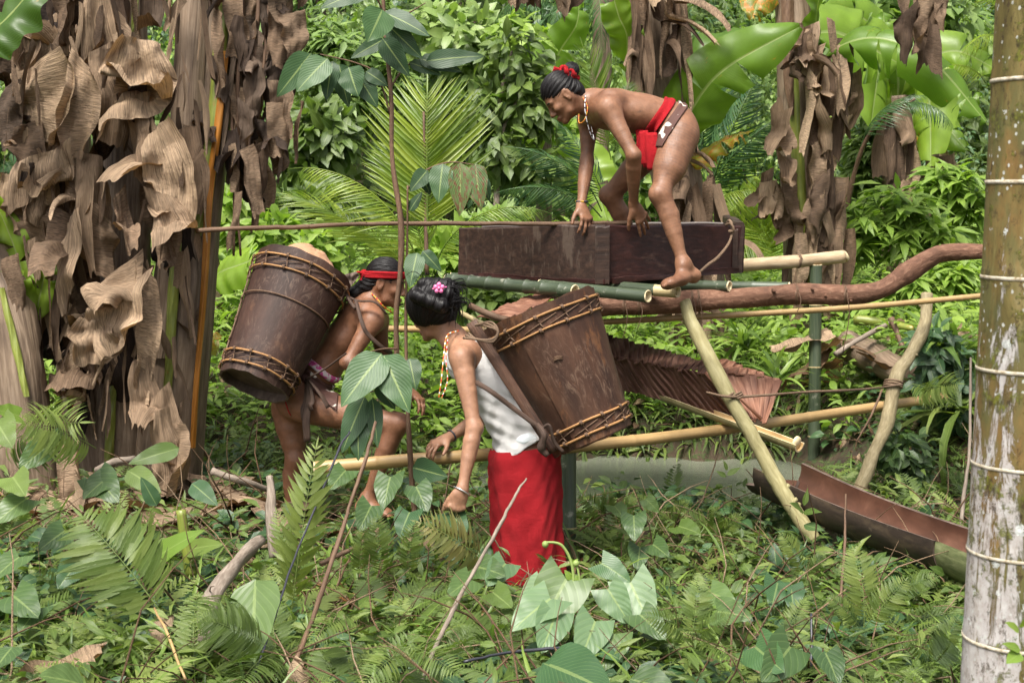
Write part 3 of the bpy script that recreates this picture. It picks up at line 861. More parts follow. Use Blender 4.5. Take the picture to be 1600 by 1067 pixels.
board('rear_plank', lb + Vector((.12, .6, 0)), rb + Vector((0, .6, 0)), .26, .26, .034, M['plank'], trough, Vector((0, -1, 0)), seed=5)
a = Acc(); z0 = min(lb.z, rb.z) + .03
fl = [lb + Vector((.02, .03, .02)), cb + Vector((0, .04, .02)), rb + Vector((-.04, .03, .02)), rb + Vector((-.04, .6, .02)), lb + Vector((.13, .6, .02))]
slab(a, [fl[0], fl[1], rb + Vector((-.04, .6, .02)), fl[4]], [p - Vector((0, 0, .02)) for p in (fl[0], fl[1], rb + Vector((-.04, .6, .02)), fl[4])])
slab(a, [fl[1], fl[2], fl[3], fl[3] - Vector((.01, 0, 0))], [p - Vector((0, 0, .021)) for p in (fl[1], fl[2], fl[3], fl[3] - Vector((.01, 0, 0)))])
a.build('floor_board', M['plank'], trough, smooth=False)
# lip battens along the foot of the planks and the corner batten
board('bottom_batten', lb + Vector((0, -.022, -.004)), cb + Vector((0, -.022, -.004)), .02, .022, .02, M['plank_red'], trough, inl, seed=6, bulge=.002)
board('bottom_batten', cb + Vector((.05, -.016, 0)), rb + Vector((-.03, -.016, 0)), .028, .028, .022, M['plank_red'], trough, inr, seed=7, bulge=.002)
M['plank_worn'] = m_grain('worn_corner_wood', [(.03, .02, .015), (.10, .075, .055), (.24, .19, .15)], (6, 6, 6), .4, .7, coord='Object')
board('corner_batten', P(930, 444, 7.262), P(952, 444, 7.262), ch * .99, ch * .99, .018, M['plank'], trough, Vector((0, 1, 0)), seed=8, nx=6, bulge=.001)
board('end_batten', P(1144, 428, 7.60), P(1152, 427.5, 7.60), .235, .235, .022, M['plank'], trough, Vector((0, 1, 0)), seed=9, nx=6, bulge=.001)
# rope through the end of the trough
a = Acc()
a.add(*tube(smooth_path([P(1136, 349, 7.66), P(1140, 345, 7.5), P(1144, 355, 7.47), P(1140, 378, 7.45), P(1122, 402, 7.42), P(1106, 414, 7.40), P(1090, 428, 7.36)], 40), .0075, 7, rough=.3))
a.add(*tube(smooth_path([P(1134, 352, 7.5), P(1142, 350, 7.44), P(1146, 360, 7.44), P(1139, 362, 7.46)], 20), .008, 7, rough=.3))
a.build('rope', M['rope'], trough)

# deck poles under the trough
G = 'bamboo deck poles under the trough'
pole_thing('bamboo_pole', 'green bamboo pole under trough, cut end lowest and nearest the thatch mat', 'bamboo pole', [P(845, 446, 7.40), P(1012, 463, 6.98)], .0315, M['bamboo_green'], G, node=.33, seed=1)
pole_thing('bamboo_pole', 'bamboo pole with pale peeled end just below the bent man\'s front foot', 'bamboo pole', [P(900, 442, 7.5), P(1058, 456, 7.08)], .0285, M['bamboo_green'], G, node=.36, seed=2)
t_ = bpy.data.objects[-1] if False else None
pole_thing('bamboo_pole', 'bamboo pole with cut end directly right of the man\'s heel', 'bamboo pole', [P(960, 443, 7.62), P(1139, 447.5, 7.22)], .0275, M['bamboo_green'], G, node=.4, seed=3)
pole_thing('bamboo_pole', 'green bamboo pole reaching farthest right along the red-brown log', 'bamboo pole', [P(1010, 444, 7.72), P(1233, 449, 7.40)], .0270, M['bamboo_green'], G, node=.42, seed=4)
pole_thing('bamboo_pole', 'notched dark green bamboo pole under the left half of the trough', 'bamboo pole', [P(700, 437, 7.75), P(898, 455, 7.12)], .0335, M['bamboo_green'], G, node=.13, ridge=.16, seed=5)
pole_thing('bamboo_pole', 'thin split bamboo lying between the trough and the notched pole', 'bamboo pole', [P(706, 431, 8.0), P(905, 443, 7.5)], .018, M['bamboo_green'], G, node=.3, seed=6)
# peeled sleeve on the pole under the foot
a = Acc(); a.add(*tube([P(1022, 453.5, 7.10), P(1057, 456.5, 7.07)], .0292, 16, cap=False)); sl_ = a.build('peeled_sleeve', M['bamboo_pale'])
sl_.parent = bpy.data.objects['bamboo_pole.001']; sl_.matrix_parent_inverse = Matrix.Translation(sl_.parent.location).inverted()

# big red-brown log beam
p_ = smooth_path([P(905, 482, 7.30), P(960, 478, 7.30), P(1040, 473, 7.28), P(1140, 467, 7.25), P(1240, 460, 7.22), P(1330, 460, 7.20), P(1378, 452, 7.2), P(1420, 425, 7.2), P(1452, 404, 7.2), P(1480, 395, 7.2), P(1560, 394, 7.2), P(1680, 400, 7.2)], 110)
rad = np.interp(np.linspace(0, 1, 110), [0, .2, .45, .6, .66, .72, .8, 1], [.054, .055, .050, .050, .052, .048, .042, .038])
rad = rad * (1 + .025 * np.sin(np.linspace(0, 60, 110)) * np.sin(np.linspace(0, 23, 110)) + .06 * np.exp(-((np.linspace(0, 1, 110) - .425) / .012) ** 2) + .09 * np.exp(-((np.linspace(0, 1, 110) - .62) / .015) ** 2))
lg = thing('log_beam', 'crooked red-brown log beam under the platform, bending up beside the spotted trunk', 'log', Vector(p_[0]))
a = Acc(); a.add(*tube(p_, rad, 22, rough=.10, seed=4)); a.build('trunk', M['log'], lg)
a = Acc()
for i, (px, py) in enumerate(((1270, 452), (1330, 470), (1210, 455), (1395, 445), (1290, 462))):
    c_ = P(px, py, 7.155); a.add(*tube([c_ + Vector((0, .03, 0)), c_ + Vector((0, -.004, 0))], [.012, .006], 8))
a.build('branch_stub', M['log'], lg)
for px, dz in ((978, .2), (1003, .14), (1078, .18), (1088, .3), (1240, .12), (1312, .3)):
    i = int(np.argmin(np.abs(p_[:, 0] - P(px, 465, 7.25).x))); wrap(lg, 'vine_lashing', p_[i], p_[min(i + 1, 109)] - p_[i], rad[i], 2, M['rattan_dark'], .0028, dz, seed=px)

# cream pole and green post behind the trough
t = thing('peeled_pole', 'cream peeled pole sticking out behind the trough, resting on the green post', 'pole', P(1100, 418, 9.2))
p_ = smooth_path([P(1000, 424, 9.0), P(1165, 414, 9.15), P(1225, 410, 9.2), P(1270, 406, 9.25), P(1318, 401, 9.3)], 40); a = Acc(); a.add(*tube(p_, np.linspace(.040, .043, 40), 16, rough=.05, seed=2)); a.build('shaft', M['pole_cream'], t)
a = Acc(); a.add(*tube([p_[-1], p_[-1] + (p_[-1] - p_[-2]) * .6 + np.array([.006, 0, .01])], [.043, .034], 16)); a.build('cut_end', M['cut'], t)
wrap(t, 'lashing', P(1247, 408, 9.22), p_[25] - p_[24], .042, 2, M['rope'], .004)
def post(name, label, px, py0, py1, d, r, mat, group=None, node=.34, lean=0):
    b = P(px + lean, py1, d); b.z = min(b.z, gz(b.x, b.y)) - .05
    return pole_thing(name, label, 'post', [b, P(px, py0, d)], r, mat, group, node=node, ends=(0, 1), rings=M['bamboo_pale'])
post('bamboo_post', 'green bamboo post standing under the cream pole', 1275, 415, 580, 9.25, .040, M['bamboo_green'], node=.42)
post('bamboo_post', 'green bamboo post seen below the red skirt and bark basket', 887, 690, 845, 6.95, .042, M['bamboo_green'], node=.40)
# small fork on the green post
a = Acc(); b_ = P(1275, 409, 9.25)
# long thin bamboo rail behind
pole_thing('bamboo_rail', 'long thin tan bamboo rail running just below the red-brown log', 'bamboo pole', [P(905, 505, 7.75), P(1150, 492, 7.85), P(1340, 480, 7.95), P(1560, 460, 8.05)], .0165, M['bamboo_tan'], node=.26, ridge=.10, seed=3)
pole_thing('bamboo_rail', 'pale bamboo rail behind the woman\'s head, below the trough', 'bamboo pole', [P(560, 513, 8.6), P(760, 516, 8.3)], .020, M['bamboo_tan'], node=.3, seed=8)
# the long pole the woman holds
pole_thing('bamboo_rail', 'long thick tan bamboo pole held by the woman, running to the far bank', 'bamboo pole', [P(492, 731, 6.50), P(660, 717, 6.56), P(760, 710, 6.62), P(985, 689, 7.0), P(1180, 664, 7.5), P(1340, 640, 8.0), P(1475, 620, 8.4)], .031, M['bamboo_tan'], node=.62, ridge=.07, seed=5, taper=.12)
# half bamboo gutter under the mat
gt = thing('split_bamboo_gutter', 'split half bamboo gutter running under the thatch mat above the chute', 'gutter', P(968, 592, 7.7))
def half_pipe(name, p0, p1, r0, r1, th, mat, parent, arc=3.3, a0=None, up=(0, 0, 1), n=30, na=15, sag=0, rimv=.0, flip=0):
    p0, p1 = Vector(p0), Vector(p1); d = (p1 - p0).normalized(); x = d.cross(Vector(up)).normalized(); u_ = x.cross(d)
    outs = []
    for off in (0, th):
        V = []
        for i in range(n):
            t = i / (n - 1); c = p0.lerp(p1, t) - u_ * sag * math.sin(t * math.pi); r = r0 + (r1 - r0) * t
            for j in range(na):
                q = -math.pi / 2 - arc / 2 + arc * j / (na - 1)
                rr = r - off + rimv * math.sin(t * 20 + j) * (j in (0, na - 1))
                V.append(list(c + x * math.cos(q) * rr + u_ * math.sin(q) * rr))
        outs.append(np.array(V))
    return outs, d, u_
def chute_mesh(parent, p0, p1, r0, r1, th, arc, mout, min_, medge, n=40, na=17, sag=0.0, names=('outer_bark', 'inner_face', 'cut_edge')):
    (Vo, Vi), d, u_ = half_pipe('', p0, p1, r0, r1, th, None, None, arc, n=n, na=na, sag=sag)
    uv = np.array([[j / na * r0 * arc, i / n * (Vector(p1) - Vector(p0)).length] for i in range(n) for j in range(na)])
    Q = gridq(na, n)
    a = Acc(); a.add(Vo, Q, uv); o1 = a.build(names[0], mout, parent)
    a = Acc(); a.add(Vi, Q[:, ::-1], uv); a.build(names[1], min_, parent)
    a = Acc(); N = len(Vo); VV = np.concatenate([Vo, Vi]); uvv = np.concatenate([uv, uv]) * 1
    e = [(j, j + 1) for j in range(na - 1)] + [((n - 1) * na + j, (n - 1) * na + j + 1) for j in range(na - 1)] + [(i * na, (i + 1) * na) for i in range(n - 1)] + [(i * na + na - 1, (i + 1) * na + na - 1) for i in range(n - 1)]
    a.add(VV, [(p, q, q + N, p + N) for p, q in e], uvv); a.build(names[2], medge, parent)
chute_mesh(gt, P(930, 575, 7.9), P(1250, 694, 7.05), .040, .042, .008, 3.2, M['pole_olive'], M['bamboo_tan'], M['cut'], n=20, na=11)
a = Acc(); c0 = P(1243, 691, 7.06); a.add(*tube([c0, c0 + (P(1250, 694, 7.05) - P(930, 575, 7.9)).normalized() * .012], [.034, .033], 14)); a.build('node_wall', M['cut'], gt)

# bark chute
cht = thing('bark_chute', 'long reddish sago bark chute sloping down to the spotted trunk', 'chute', P(1205, 750, 7.25))
chute_mesh(cht, P(1216, 735, 7.30), P(1500, 848, 6.12), .158, .150, .014, 3.5, M['chute_out'], M['chute_in'], M['basket_edge'], sag=.02)
(Vo, Vi), d_, u__ = half_pipe('', P(1499, 848, 6.14), P(1565, 874, 5.95), .153, .157, .02, None, None, 3.5, n=6, na=17)
a = Acc(); uv = np.array([[j * .03, i * .05] for i in range(6) for j in range(17)]); a.add(Vo, gridq(17, 6), uv); a.add(Vi, gridq(17, 6)[:, ::-1], uv)
VV = np.concatenate([Vo, Vi]); a.add(VV, [(j, j + 1, j + 1 + 102, j + 102) for j in range(16)], np.concatenate([uv, uv])); a.build('green_rind_end', M['chute_rind'], cht)
# supporting bark slab under the chute, and the stub of wood
chute_mesh(cht, P(1186, 738, 7.42), P(1222, 738, 7.28), .115, .135, .02, 2.2, M['chute_out'], M['chute_in'], M['basket_edge'], n=8, na=9, names=('end_lip_outer', 'end_lip_inner', 'end_lip_edge'))
stick('chute_prop', 'short brown log propping the chute from below', 'log', [P(1282, 862, 6.95), P(1310, 815, 7.0)], [.045, .04], M['crooked'], 12, .1, 3, 14)

# support posts
stick('slanted_prop', 'smooth olive pole leaning from the log beam down past the chute', 'pole', [P(1070, 470, 7.1), P(1080, 500, 7.08), P(1118, 575, 7.0), P(1160, 655, 6.95), P(1205, 735, 6.9), P(1243, 800, 6.86), P(1272, 846, 6.84)], [.030, .034, .038, .036, .036, .036, .036], M['pole_olive'], 60, .07, 2, 16, knots=5)
stick('crooked_prop', 'crooked grey-brown pole standing beside the chute, bent near its top', 'pole', [P(1448, 460, 8.2), P(1447, 505, 8.15), P(1425, 550, 8.1), P(1400, 590, 8.05), P(1386, 660, 8.0), P(1362, 715, 7.95), P(1345, 757, 7.9), P(1330, 790, 7.9)], [.030, .037, .039, .037, .038, .037, .038, .040], M['crooked'], 70, .14, 5, 16, knots=8)
# vine tie between the props
ti = thing('vine_tie', 'thin brown vine tied between the slanted pole and the crooked pole', 'vine', P(1105, 617, 7.0))
a = Acc(); a.add(*tube(smooth_path([P(1104, 613, 6.98), P(1150, 620, 6.92), P(1250, 613, 7.2), P(1350, 608, 7.6), P(1410, 601, 7.9)], 40), .0065, 6, rough=.3)); a.build('cord', M['rope'], ti)
wrap(ti, 'knot', P(1148, 620, 6.96), P(1160, 655, 6.95) - P(1118, 575, 7.0), .037, 3, M['rope'], .005, .0)
wrap(ti, 'knot', P(1396, 600, 8.04), P(1386, 660, 8.0) - P(1400, 590, 8.05), .046, 3, M['rope'], .006, .0)
stick('dangling_twig', 'thin reddish twig hanging from the vine tie at the crooked pole', 'twig', [P(1378, 608, 7.9), P(1362, 645, 7.85), P(1338, 690, 7.8)], [.005, .007, .004], M['stick'], 16, .2, 1, 6)
stick('thin_pole', 'thin dark brown pole stretched from the banana clump to the trough top', 'pole', [P(306, 361, 7.35), P(420, 357, 7.35), P(560, 353, 7.4), P(700, 350, 7.42), P(900, 348, 7.45), P(990, 347, 7.5)], [.013, .012, .011, .012, .012, .012], M['stick'], 70, .08, 8, 8, knots=6)
for i, (pts, r, lb_) in enumerate((([P(735, 478, 7.0), P(762, 492, 6.9), P(790, 500, 6.9)], .016, 'short dark branch behind the woman\'s shoulder'),
        ([P(720, 488, 7.1), P(755, 505, 7.0)], .013, 'short pale split cane beside the woman\'s hair bun'))):
    stick('short_branch', lb_, 'branch', pts, r, M['stick'] if i == 0 else M['bamboo_pale'], 10, .1, i, 9)

# folded palm-leaf mat (three faces, corrugated)
mt = thing('palm_leaf_mat', 'reddish brown folded palm-leaf mat hanging under the platform', 'mat', P(960, 590, 7.8))
def corr(name, c00, c10, c11, c01, nrib, amp, mat, parent, rib_along_v=True, th=.006, seed=0, rag=.02):
    """corrugated sheet; ribs run from the 0-edge to the 1-edge"""
    rs = np.random.RandomState(seed); nu, nv = nrib * 6 + 1, 16
    c00, c10, c11, c01 = map(Vector, (c00, c10, c11, c01)); n = (c10 - c00).cross(c01 - c00).normalized()
    if n.y > 0: n = -n
    ph = rs.rand(nrib + 2) * .8; am = .6 + rs.rand(nrib + 2) * .8; rg = rs.rand(nrib + 2)
    V = []; UV = []; R = []
    for j in range(nv):
        for i in range(nu):
            u_, v = i / (nu - 1), j / (nv - 1); k = i // 6; f = (i % 6) / 6
            vv = v * (1 + rag * (rg[k] - .5) * 2)
            uu = u_ + .006 * math.sin(v * 5 + k)
            p = (c00.lerp(c10, uu)).lerp(c01.lerp(c11, uu), vv)
            saw = (f if f < .8 else (1 - f) * 4) * am[k]
            V.append(list(p + n * (amp * saw + .006 * math.sin(v * 7 + k * 1.7)))); UV.append((u_ * 1.3, v * .25 + k * .3)); R.append(rs.rand() if 0 else am[k] / 1.4)
    V = np.array(V); Q = gridq(nu, nv); nn = A(n); a = Acc(); a.add(V, Q, UV, np.array(R)); a.add(V - nn * th, Q[:, ::-1], UV, np.array(R))
    VV = np.concatenate([V, V - nn * th]); N = len(V)
    e = [(i, i + 1) for i in range(nu - 1)] + [((nv - 1) * nu + i, (nv - 1) * nu + i + 1) for i in range(nu - 1)] + [(j * nu, j * nu + nu) for j in range(nv - 1)] + [(j * nu + nu - 1, j * nu + 2 * nu - 1) for j in range(nv - 1)]
    a.add(VV, [(p, q, q + N, p + N) for p, q in e], np.concatenate([UV, UV])); return a.build(name, mat, parent, smooth=False)
def A_(v): return np.array(list(v))
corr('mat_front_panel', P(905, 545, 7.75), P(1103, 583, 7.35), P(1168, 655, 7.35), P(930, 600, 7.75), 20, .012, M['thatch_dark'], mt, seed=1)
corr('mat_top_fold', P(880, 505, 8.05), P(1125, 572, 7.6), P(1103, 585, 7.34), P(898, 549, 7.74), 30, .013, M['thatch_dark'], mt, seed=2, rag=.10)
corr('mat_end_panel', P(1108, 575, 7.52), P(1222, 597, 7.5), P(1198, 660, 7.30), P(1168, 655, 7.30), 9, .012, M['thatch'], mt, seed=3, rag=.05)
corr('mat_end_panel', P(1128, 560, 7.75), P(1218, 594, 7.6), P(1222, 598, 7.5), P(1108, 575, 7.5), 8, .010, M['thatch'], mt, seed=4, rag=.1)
a = Acc(); a.add(*tube([P(1103, 581, 7.32), P(1140, 625, 7.31), P(1172, 660, 7.30)], .012, 8)); a.add(*tube([P(1112, 578, 7.34), P(1190, 655, 7.26)], .009, 8)); a.build('edge_stiffener', M['thatch'], mt)
corr('mat_rear_piece', P(745, 495, 7.2), P(845, 455, 7.45), P(890, 455, 7.3), P(790, 500, 7.05), 12, .005, M['thatch'], mt, seed=5, rag=.01)

# ================================================================ BARK BASKETS
def basket(label, tc, bc, rt, rb, wallmat, edge_dir, seed, group=None, seam=None):
    """tapered sheet-bark basket: tc / bc = centres of mouth and foot"""
    tc, bc = Vector(tc), Vector(bc); L = (tc - bc).length; ax = (tc - bc) / L
    e1 = Vector(edge_dir); e1 = (e1 - ax * e1.dot(ax)).normalized(); e2 = ax.cross(e1)
    t0 = thing('bark_basket', label, 'basket', bc, group)
    def pt(h, a_, o=0.0):
        r = rb + (rt - rb) * h + o; sq = 1 + .025 * math.cos(2 * a_ + seed) + .012 * math.sin(3 * a_ + h * 2)
        return bc + ax * (L * h) + (e1 * math.cos(a_) + e2 * math.sin(a_)) * r * sq
    ns, nh = 72, 16
    V = []; UV = []
    for j in range(nh):
        for i in range(ns):
            a_ = i / ns * 6.28318; h = -.0 + j / (nh - 1)
            h2 = h + (.006 * math.sin(a_ * 3 + seed) + .004 * math.sin(a_ * 11)) * (j in (0, nh - 1))
            V.append(list(pt(h2, a_, .004 * math.sin(a_ * 2 + 3 * h + seed)))); UV.append((i / ns * 1.4, h * L))
    V = np.array(V); Q = gridq(ns, nh, True)
    a = Acc(); a.add(V, Q, UV); a.build('bark_wall', wallmat, t0)
    Vi = []
    for j in range(nh):
        for i in range(ns): Vi.append(list(Vector(V[j * ns + i]) - (Vector(V[j * ns + i]) - (bc + ax * L * j / (nh - 1))).normalized() * .012))
    Vi = np.array(Vi); a = Acc(); a.add(Vi, Q[:, ::-1], UV); a.build('inner_wall', M['basket_edge'], t0)
    a = Acc(); N = len(V); VV = np.concatenate([V, Vi]); e = [(i, (i + 1) % ns) for i in range(ns)] + [((nh - 1) * ns + i, (nh - 1) * ns + (i + 1) % ns) for i in range(ns)]
    a.add(VV, [(p, q, q + N, p + N) for p, q in e], np.concatenate([UV, UV])); a.build('rim', M['basket_edge'], t0)
    # floor of woven cane set a little inside
    a = Acc(); R = []
    for q in (1.0, .66, .33, .01):
        for i in range(ns): R.append(list((bc + ax * .045) + (pt(.06, i / ns * 6.283) - (bc + ax * L * .06)) * q * .96))
    a.add(np.array(R), gridq(ns, 4, True), np.array(R)[:, :2]); a.build('bottom', M['basket_edge'], t0)
    # a broad second bark sheet overlapping with a visible edge
    if seam is not None:
        a = Acc(); V = []; UV = []
        for j in range(nh):
            for i in range(40):
                h = .008 + .98 * j / (nh - 1); a_ = seam + .05 * (1 - h) * 1.0 + (i / 39) * 3.3; V.append(list(pt(h, a_, .0075))); UV.append((i / 40 + .3, h * L + .4))
        V = np.array(V); Vb = []
        for v in V: 
            c = bc + ax * (Vector(v) - bc).dot(ax); Vb.append(list(Vector(v) - (Vector(v) - c).normalized() * .0065))
        Vb = np.array(Vb); a.add(V, gridq(40, nh), UV); VV = np.concatenate([V, Vb]); N = len(V)
        e = [(j * 40, j * 40 + 40) for j in range(nh - 1)] + [(j * 40 + 39, j * 40 + 79) for j in range(nh - 1)] + [(i, i + 1) for i in range(39)] + [((nh - 1) * 40 + i, (nh - 1) * 40 + i + 1) for i in range(39)]
        a.add(VV, [(p, q, q + N, p + N) for p, q in e], np.concatenate([UV, UV])); a.build('overlapping_sheet', wallmat, t0)
    # rattan hoops, zigzag lacing
    def hoop(h, r, o, mat, wob=.003):
        a = Acc(); a.add(*tube([pt(h + wob * math.sin(t * 5 + seed), t, o) for t in np.linspace(0, 6.283, 90)], r, 7, cap=False, rough=.12, seed=seed)); a.build('rattan_hoop', mat, t0)
    for h, r, m in ((.925, .0056, 'rattan'), (.83, .0050, 'rattan'), (.155, .0056, 'rattan'), (.065, .0054, 'rattan')): hoop(h, r, .012, M[m])
    for (h0, h1) in ((.83, .925), (.065, .155)):
        a = Acc(); n = 13; rs = np.random.RandomState(seed)
        for k in range(n):
            t = (k + rs.rand() * .2) / n * 6.283; w = 6.283 / n
            m_ = pt((h0 + h1) / 2, t + w * .5, .014)
            for q in ((h1 + .012, t + w * .42, .012), (h0 - .008, t + w * .6, .012), (h1 - .02, t + w * 1.12, .012), (h0 + .02, t - w * .1, .012)):
                a.add(*tube([pt(*q), m_], .0027, 5))
            for hh in (h0, h1):
                cpt = pt(hh, t + w * .45, .012); tg = (pt(hh, t + w * .46, .012) - cpt).normalized(); rad_ = (cpt - (bc + ax * L * hh)).normalized(); ov = ax
                a.add(*tube([cpt + tg * .007 * (s_ / 16 - 1) + (rad_ * math.cos(s_ * .8) + ov * math.sin(s_ * .8)) * .0105 for s_ in range(32)], .0024, 5))
        a.build('lacing', M['rattan_dark'], t0)
    return t0, pt, ax, L, e1, e2

# man's basket (slightly tilted so that its foot faces the camera)
b1, pt1, ax1, L1, e11, e21 = basket('dark bark basket heaped with pale sago, on the crouching man\'s back', P(474, 424, 7.36), P(396, 603, 7.10), .256, .178, M['basket'], (1, 0, 0), 1)
a = Acc(); a.add(*tube([pt1(.62, t, .008) for t in np.linspace(2.4, 6.6, 60)], .004, 6)); a.build('rattan_tie', M['rattan_dark'], b1)
a = Acc()
for t in (3.62,):
    a.add(*tube([pt1(h, t + .02 * math.sin(h * 20), .010) for h in np.linspace(.15, .83, 30)], .0045, 6))
    for h in (.25, .42, .58, .74): a.add(*tube([pt1(h + q * .016, t + .035 * math.sin(q * 3.1), .014) for q in np.linspace(-1, 1, 8)], .004, 5))
a.build('seam_lacing', M['rattan_dark'], b1)
# sago heap
nr_, na_ = 26, 64; V = []
for j in range(nr_):
    for i in range(na_):
        q = j / (nr_ - 1); t = i / na_ * 6.283
        hh = .90 + .30 * (1 - q ** 2.0) + .012 * math.sin(t * 3 + q * 6) + .008 * math.sin(t * 7 + q * 15)
        c = b1.location + ax1 * L1 * hh; rr = pt1(.9, t, -.014) - (b1.location + ax1 * L1 * .9)
        V.append(list(c + rr * q + (e11 * math.cos(1.2) + e21 * -.3) * 0))
sg = Acc(); V = np.array(V); sg.add(V, gridq(na_, nr_, True)[:, ::-1], V[:, :2]); o = sg.build('sago_heap', M['sago']); tag(o, 'heaped pale orange sago pulp filling the crouching man\'s basket', 'sago')
corr('bark_collar', P(532, 470, 7.36), P(562, 430, 7.36), P(556, 424, 7.36), P(530, 432, 7.36), 3, .004, M['basket_edge'], b1, seed=7)
a = Acc(); a.add(*tube(smooth_path([P(541, 462, 7.30), P(560, 470, 7.22), P(585, 472, 7.18), P(604, 490, 7.22)], 20), .012, 8, flat=.4, rough=.15))
a.add(*tube(smooth_path([P(556, 470, 7.20), P(566, 505, 7.12), P(575, 522, 7.12), P(600, 545, 7.16), P(612, 552, 7.3)], 24), .011, 8, flat=.4, rough=.15))
a.add(*tube(smooth_path([P(541, 460, 7.28), P(548, 472, 7.24), P(556, 482, 7.2)], 10), .014, 8, flat=.5, rough=.3))
a.build('shoulder_strap', M['strap'], b1)

b2, pt2, ax2, L2, e12, e22 = basket('worn brown bark basket with long seam on the woman\'s back', P(838, 486, 6.28), P(926, 690, 6.24), .270, .186, M['basket_warm'], (1, 0, 0), 3, seam=-2.05 + 0)
a = Acc(); pc = pt2(.60, -1.62, .010)
for k in range(3): a.add(*tube([pc + Vector((-.018 + .036 * q, -.006 * math.sin(q * 3.1), .006 * k + .006 * math.sin(q * 3.1) + .008 * q)) for q in np.linspace(0, 1, 8)], .0022, 5))
a.build('repair_stitch', M['rattan_dark'], b2)
# back board and straps
bb0, bb1 = P(742, 512, 6.10), P(866, 706, 6.06); dd_ = (bb1 - bb0).normalized()
a = Acc(); pr = smooth_path([bb0 + dd_ * -.03, lerp(bb0, bb1, .3) , lerp(bb0, bb1, .7), bb1], 24); V_, Q_, UV_ = tube(pr, np.linspace(.026, .021, 24), 14, flat=.28, flatdir=(0, -1, 0)); a.add(V_, Q_, UV_); a.build('back_slat', M['basket_warm'], b2)
a = Acc()
a.add(*tube(smooth_path([P(744, 597, 6.12), P(768, 612, 6.05), P(800, 636, 6.06), P(832, 660, 6.05), P(848, 672, 6.05)], 24), .011, 8, flat=.4, flatdir=(0, -1, 0)))
a.add(*tube(smooth_path([P(840, 664, 6.04), P(850, 680, 6.0), P(846, 700, 6.02), P(856, 712, 6.02)], 14), [.014, .016, .02, .018, .019, .017, .014, .017, .02, .018, .015, .013, .012, .01], 9, rough=.3))
a.add(*tube(smooth_path([P(844, 672, 6.02), P(858, 664, 6.0), P(866, 690, 6.02), P(880, 706, 6.03)], 18), .007, 7, rough=.3))
a.build('carrying_strap', M['strap'], b2)
a = Acc()
for k in range(3):
    c_ = P(757 + 5 * k, 520 - 3 * k, 6.06)
    a.add(*tube(smooth_path([P(742, 508, 6.05), c_ + Vector((0, 0, .03)), P(778, 517, 6.03), P(770, 530 + k * 2, 6.03), P(745, 530, 6.04), P(732 - k * 4, 520 + k * 4, 6.12)], 24), .0052, 6, rough=.2, seed=k))
a.build('shoulder_knot', M['rope'], b2)
# ================================================================ PEOPLE
GEO = not globals().get('SKIP_PEOPLE', False)

def stripes_along(a, b, r, lam, lo=0, hi=1, thr=.55):
    """fine tattoo bands around a limb from a to b"""
    a, b = A(a), A(b); ab = b - a; L = np.linalg.norm(ab)
    def fn(V):
        q = V - a; h = q @ ab / (L * L); d = np.linalg.norm(q - h[:, None] * ab, axis=1)
        band = np.clip((np.cos(h * L / lam * 6.283 + np.sin(d * 40) * .6) - thr) * 3, 0, 1)
        return band * (h > lo) * (h < hi) * (d < r) * .5
    return fn

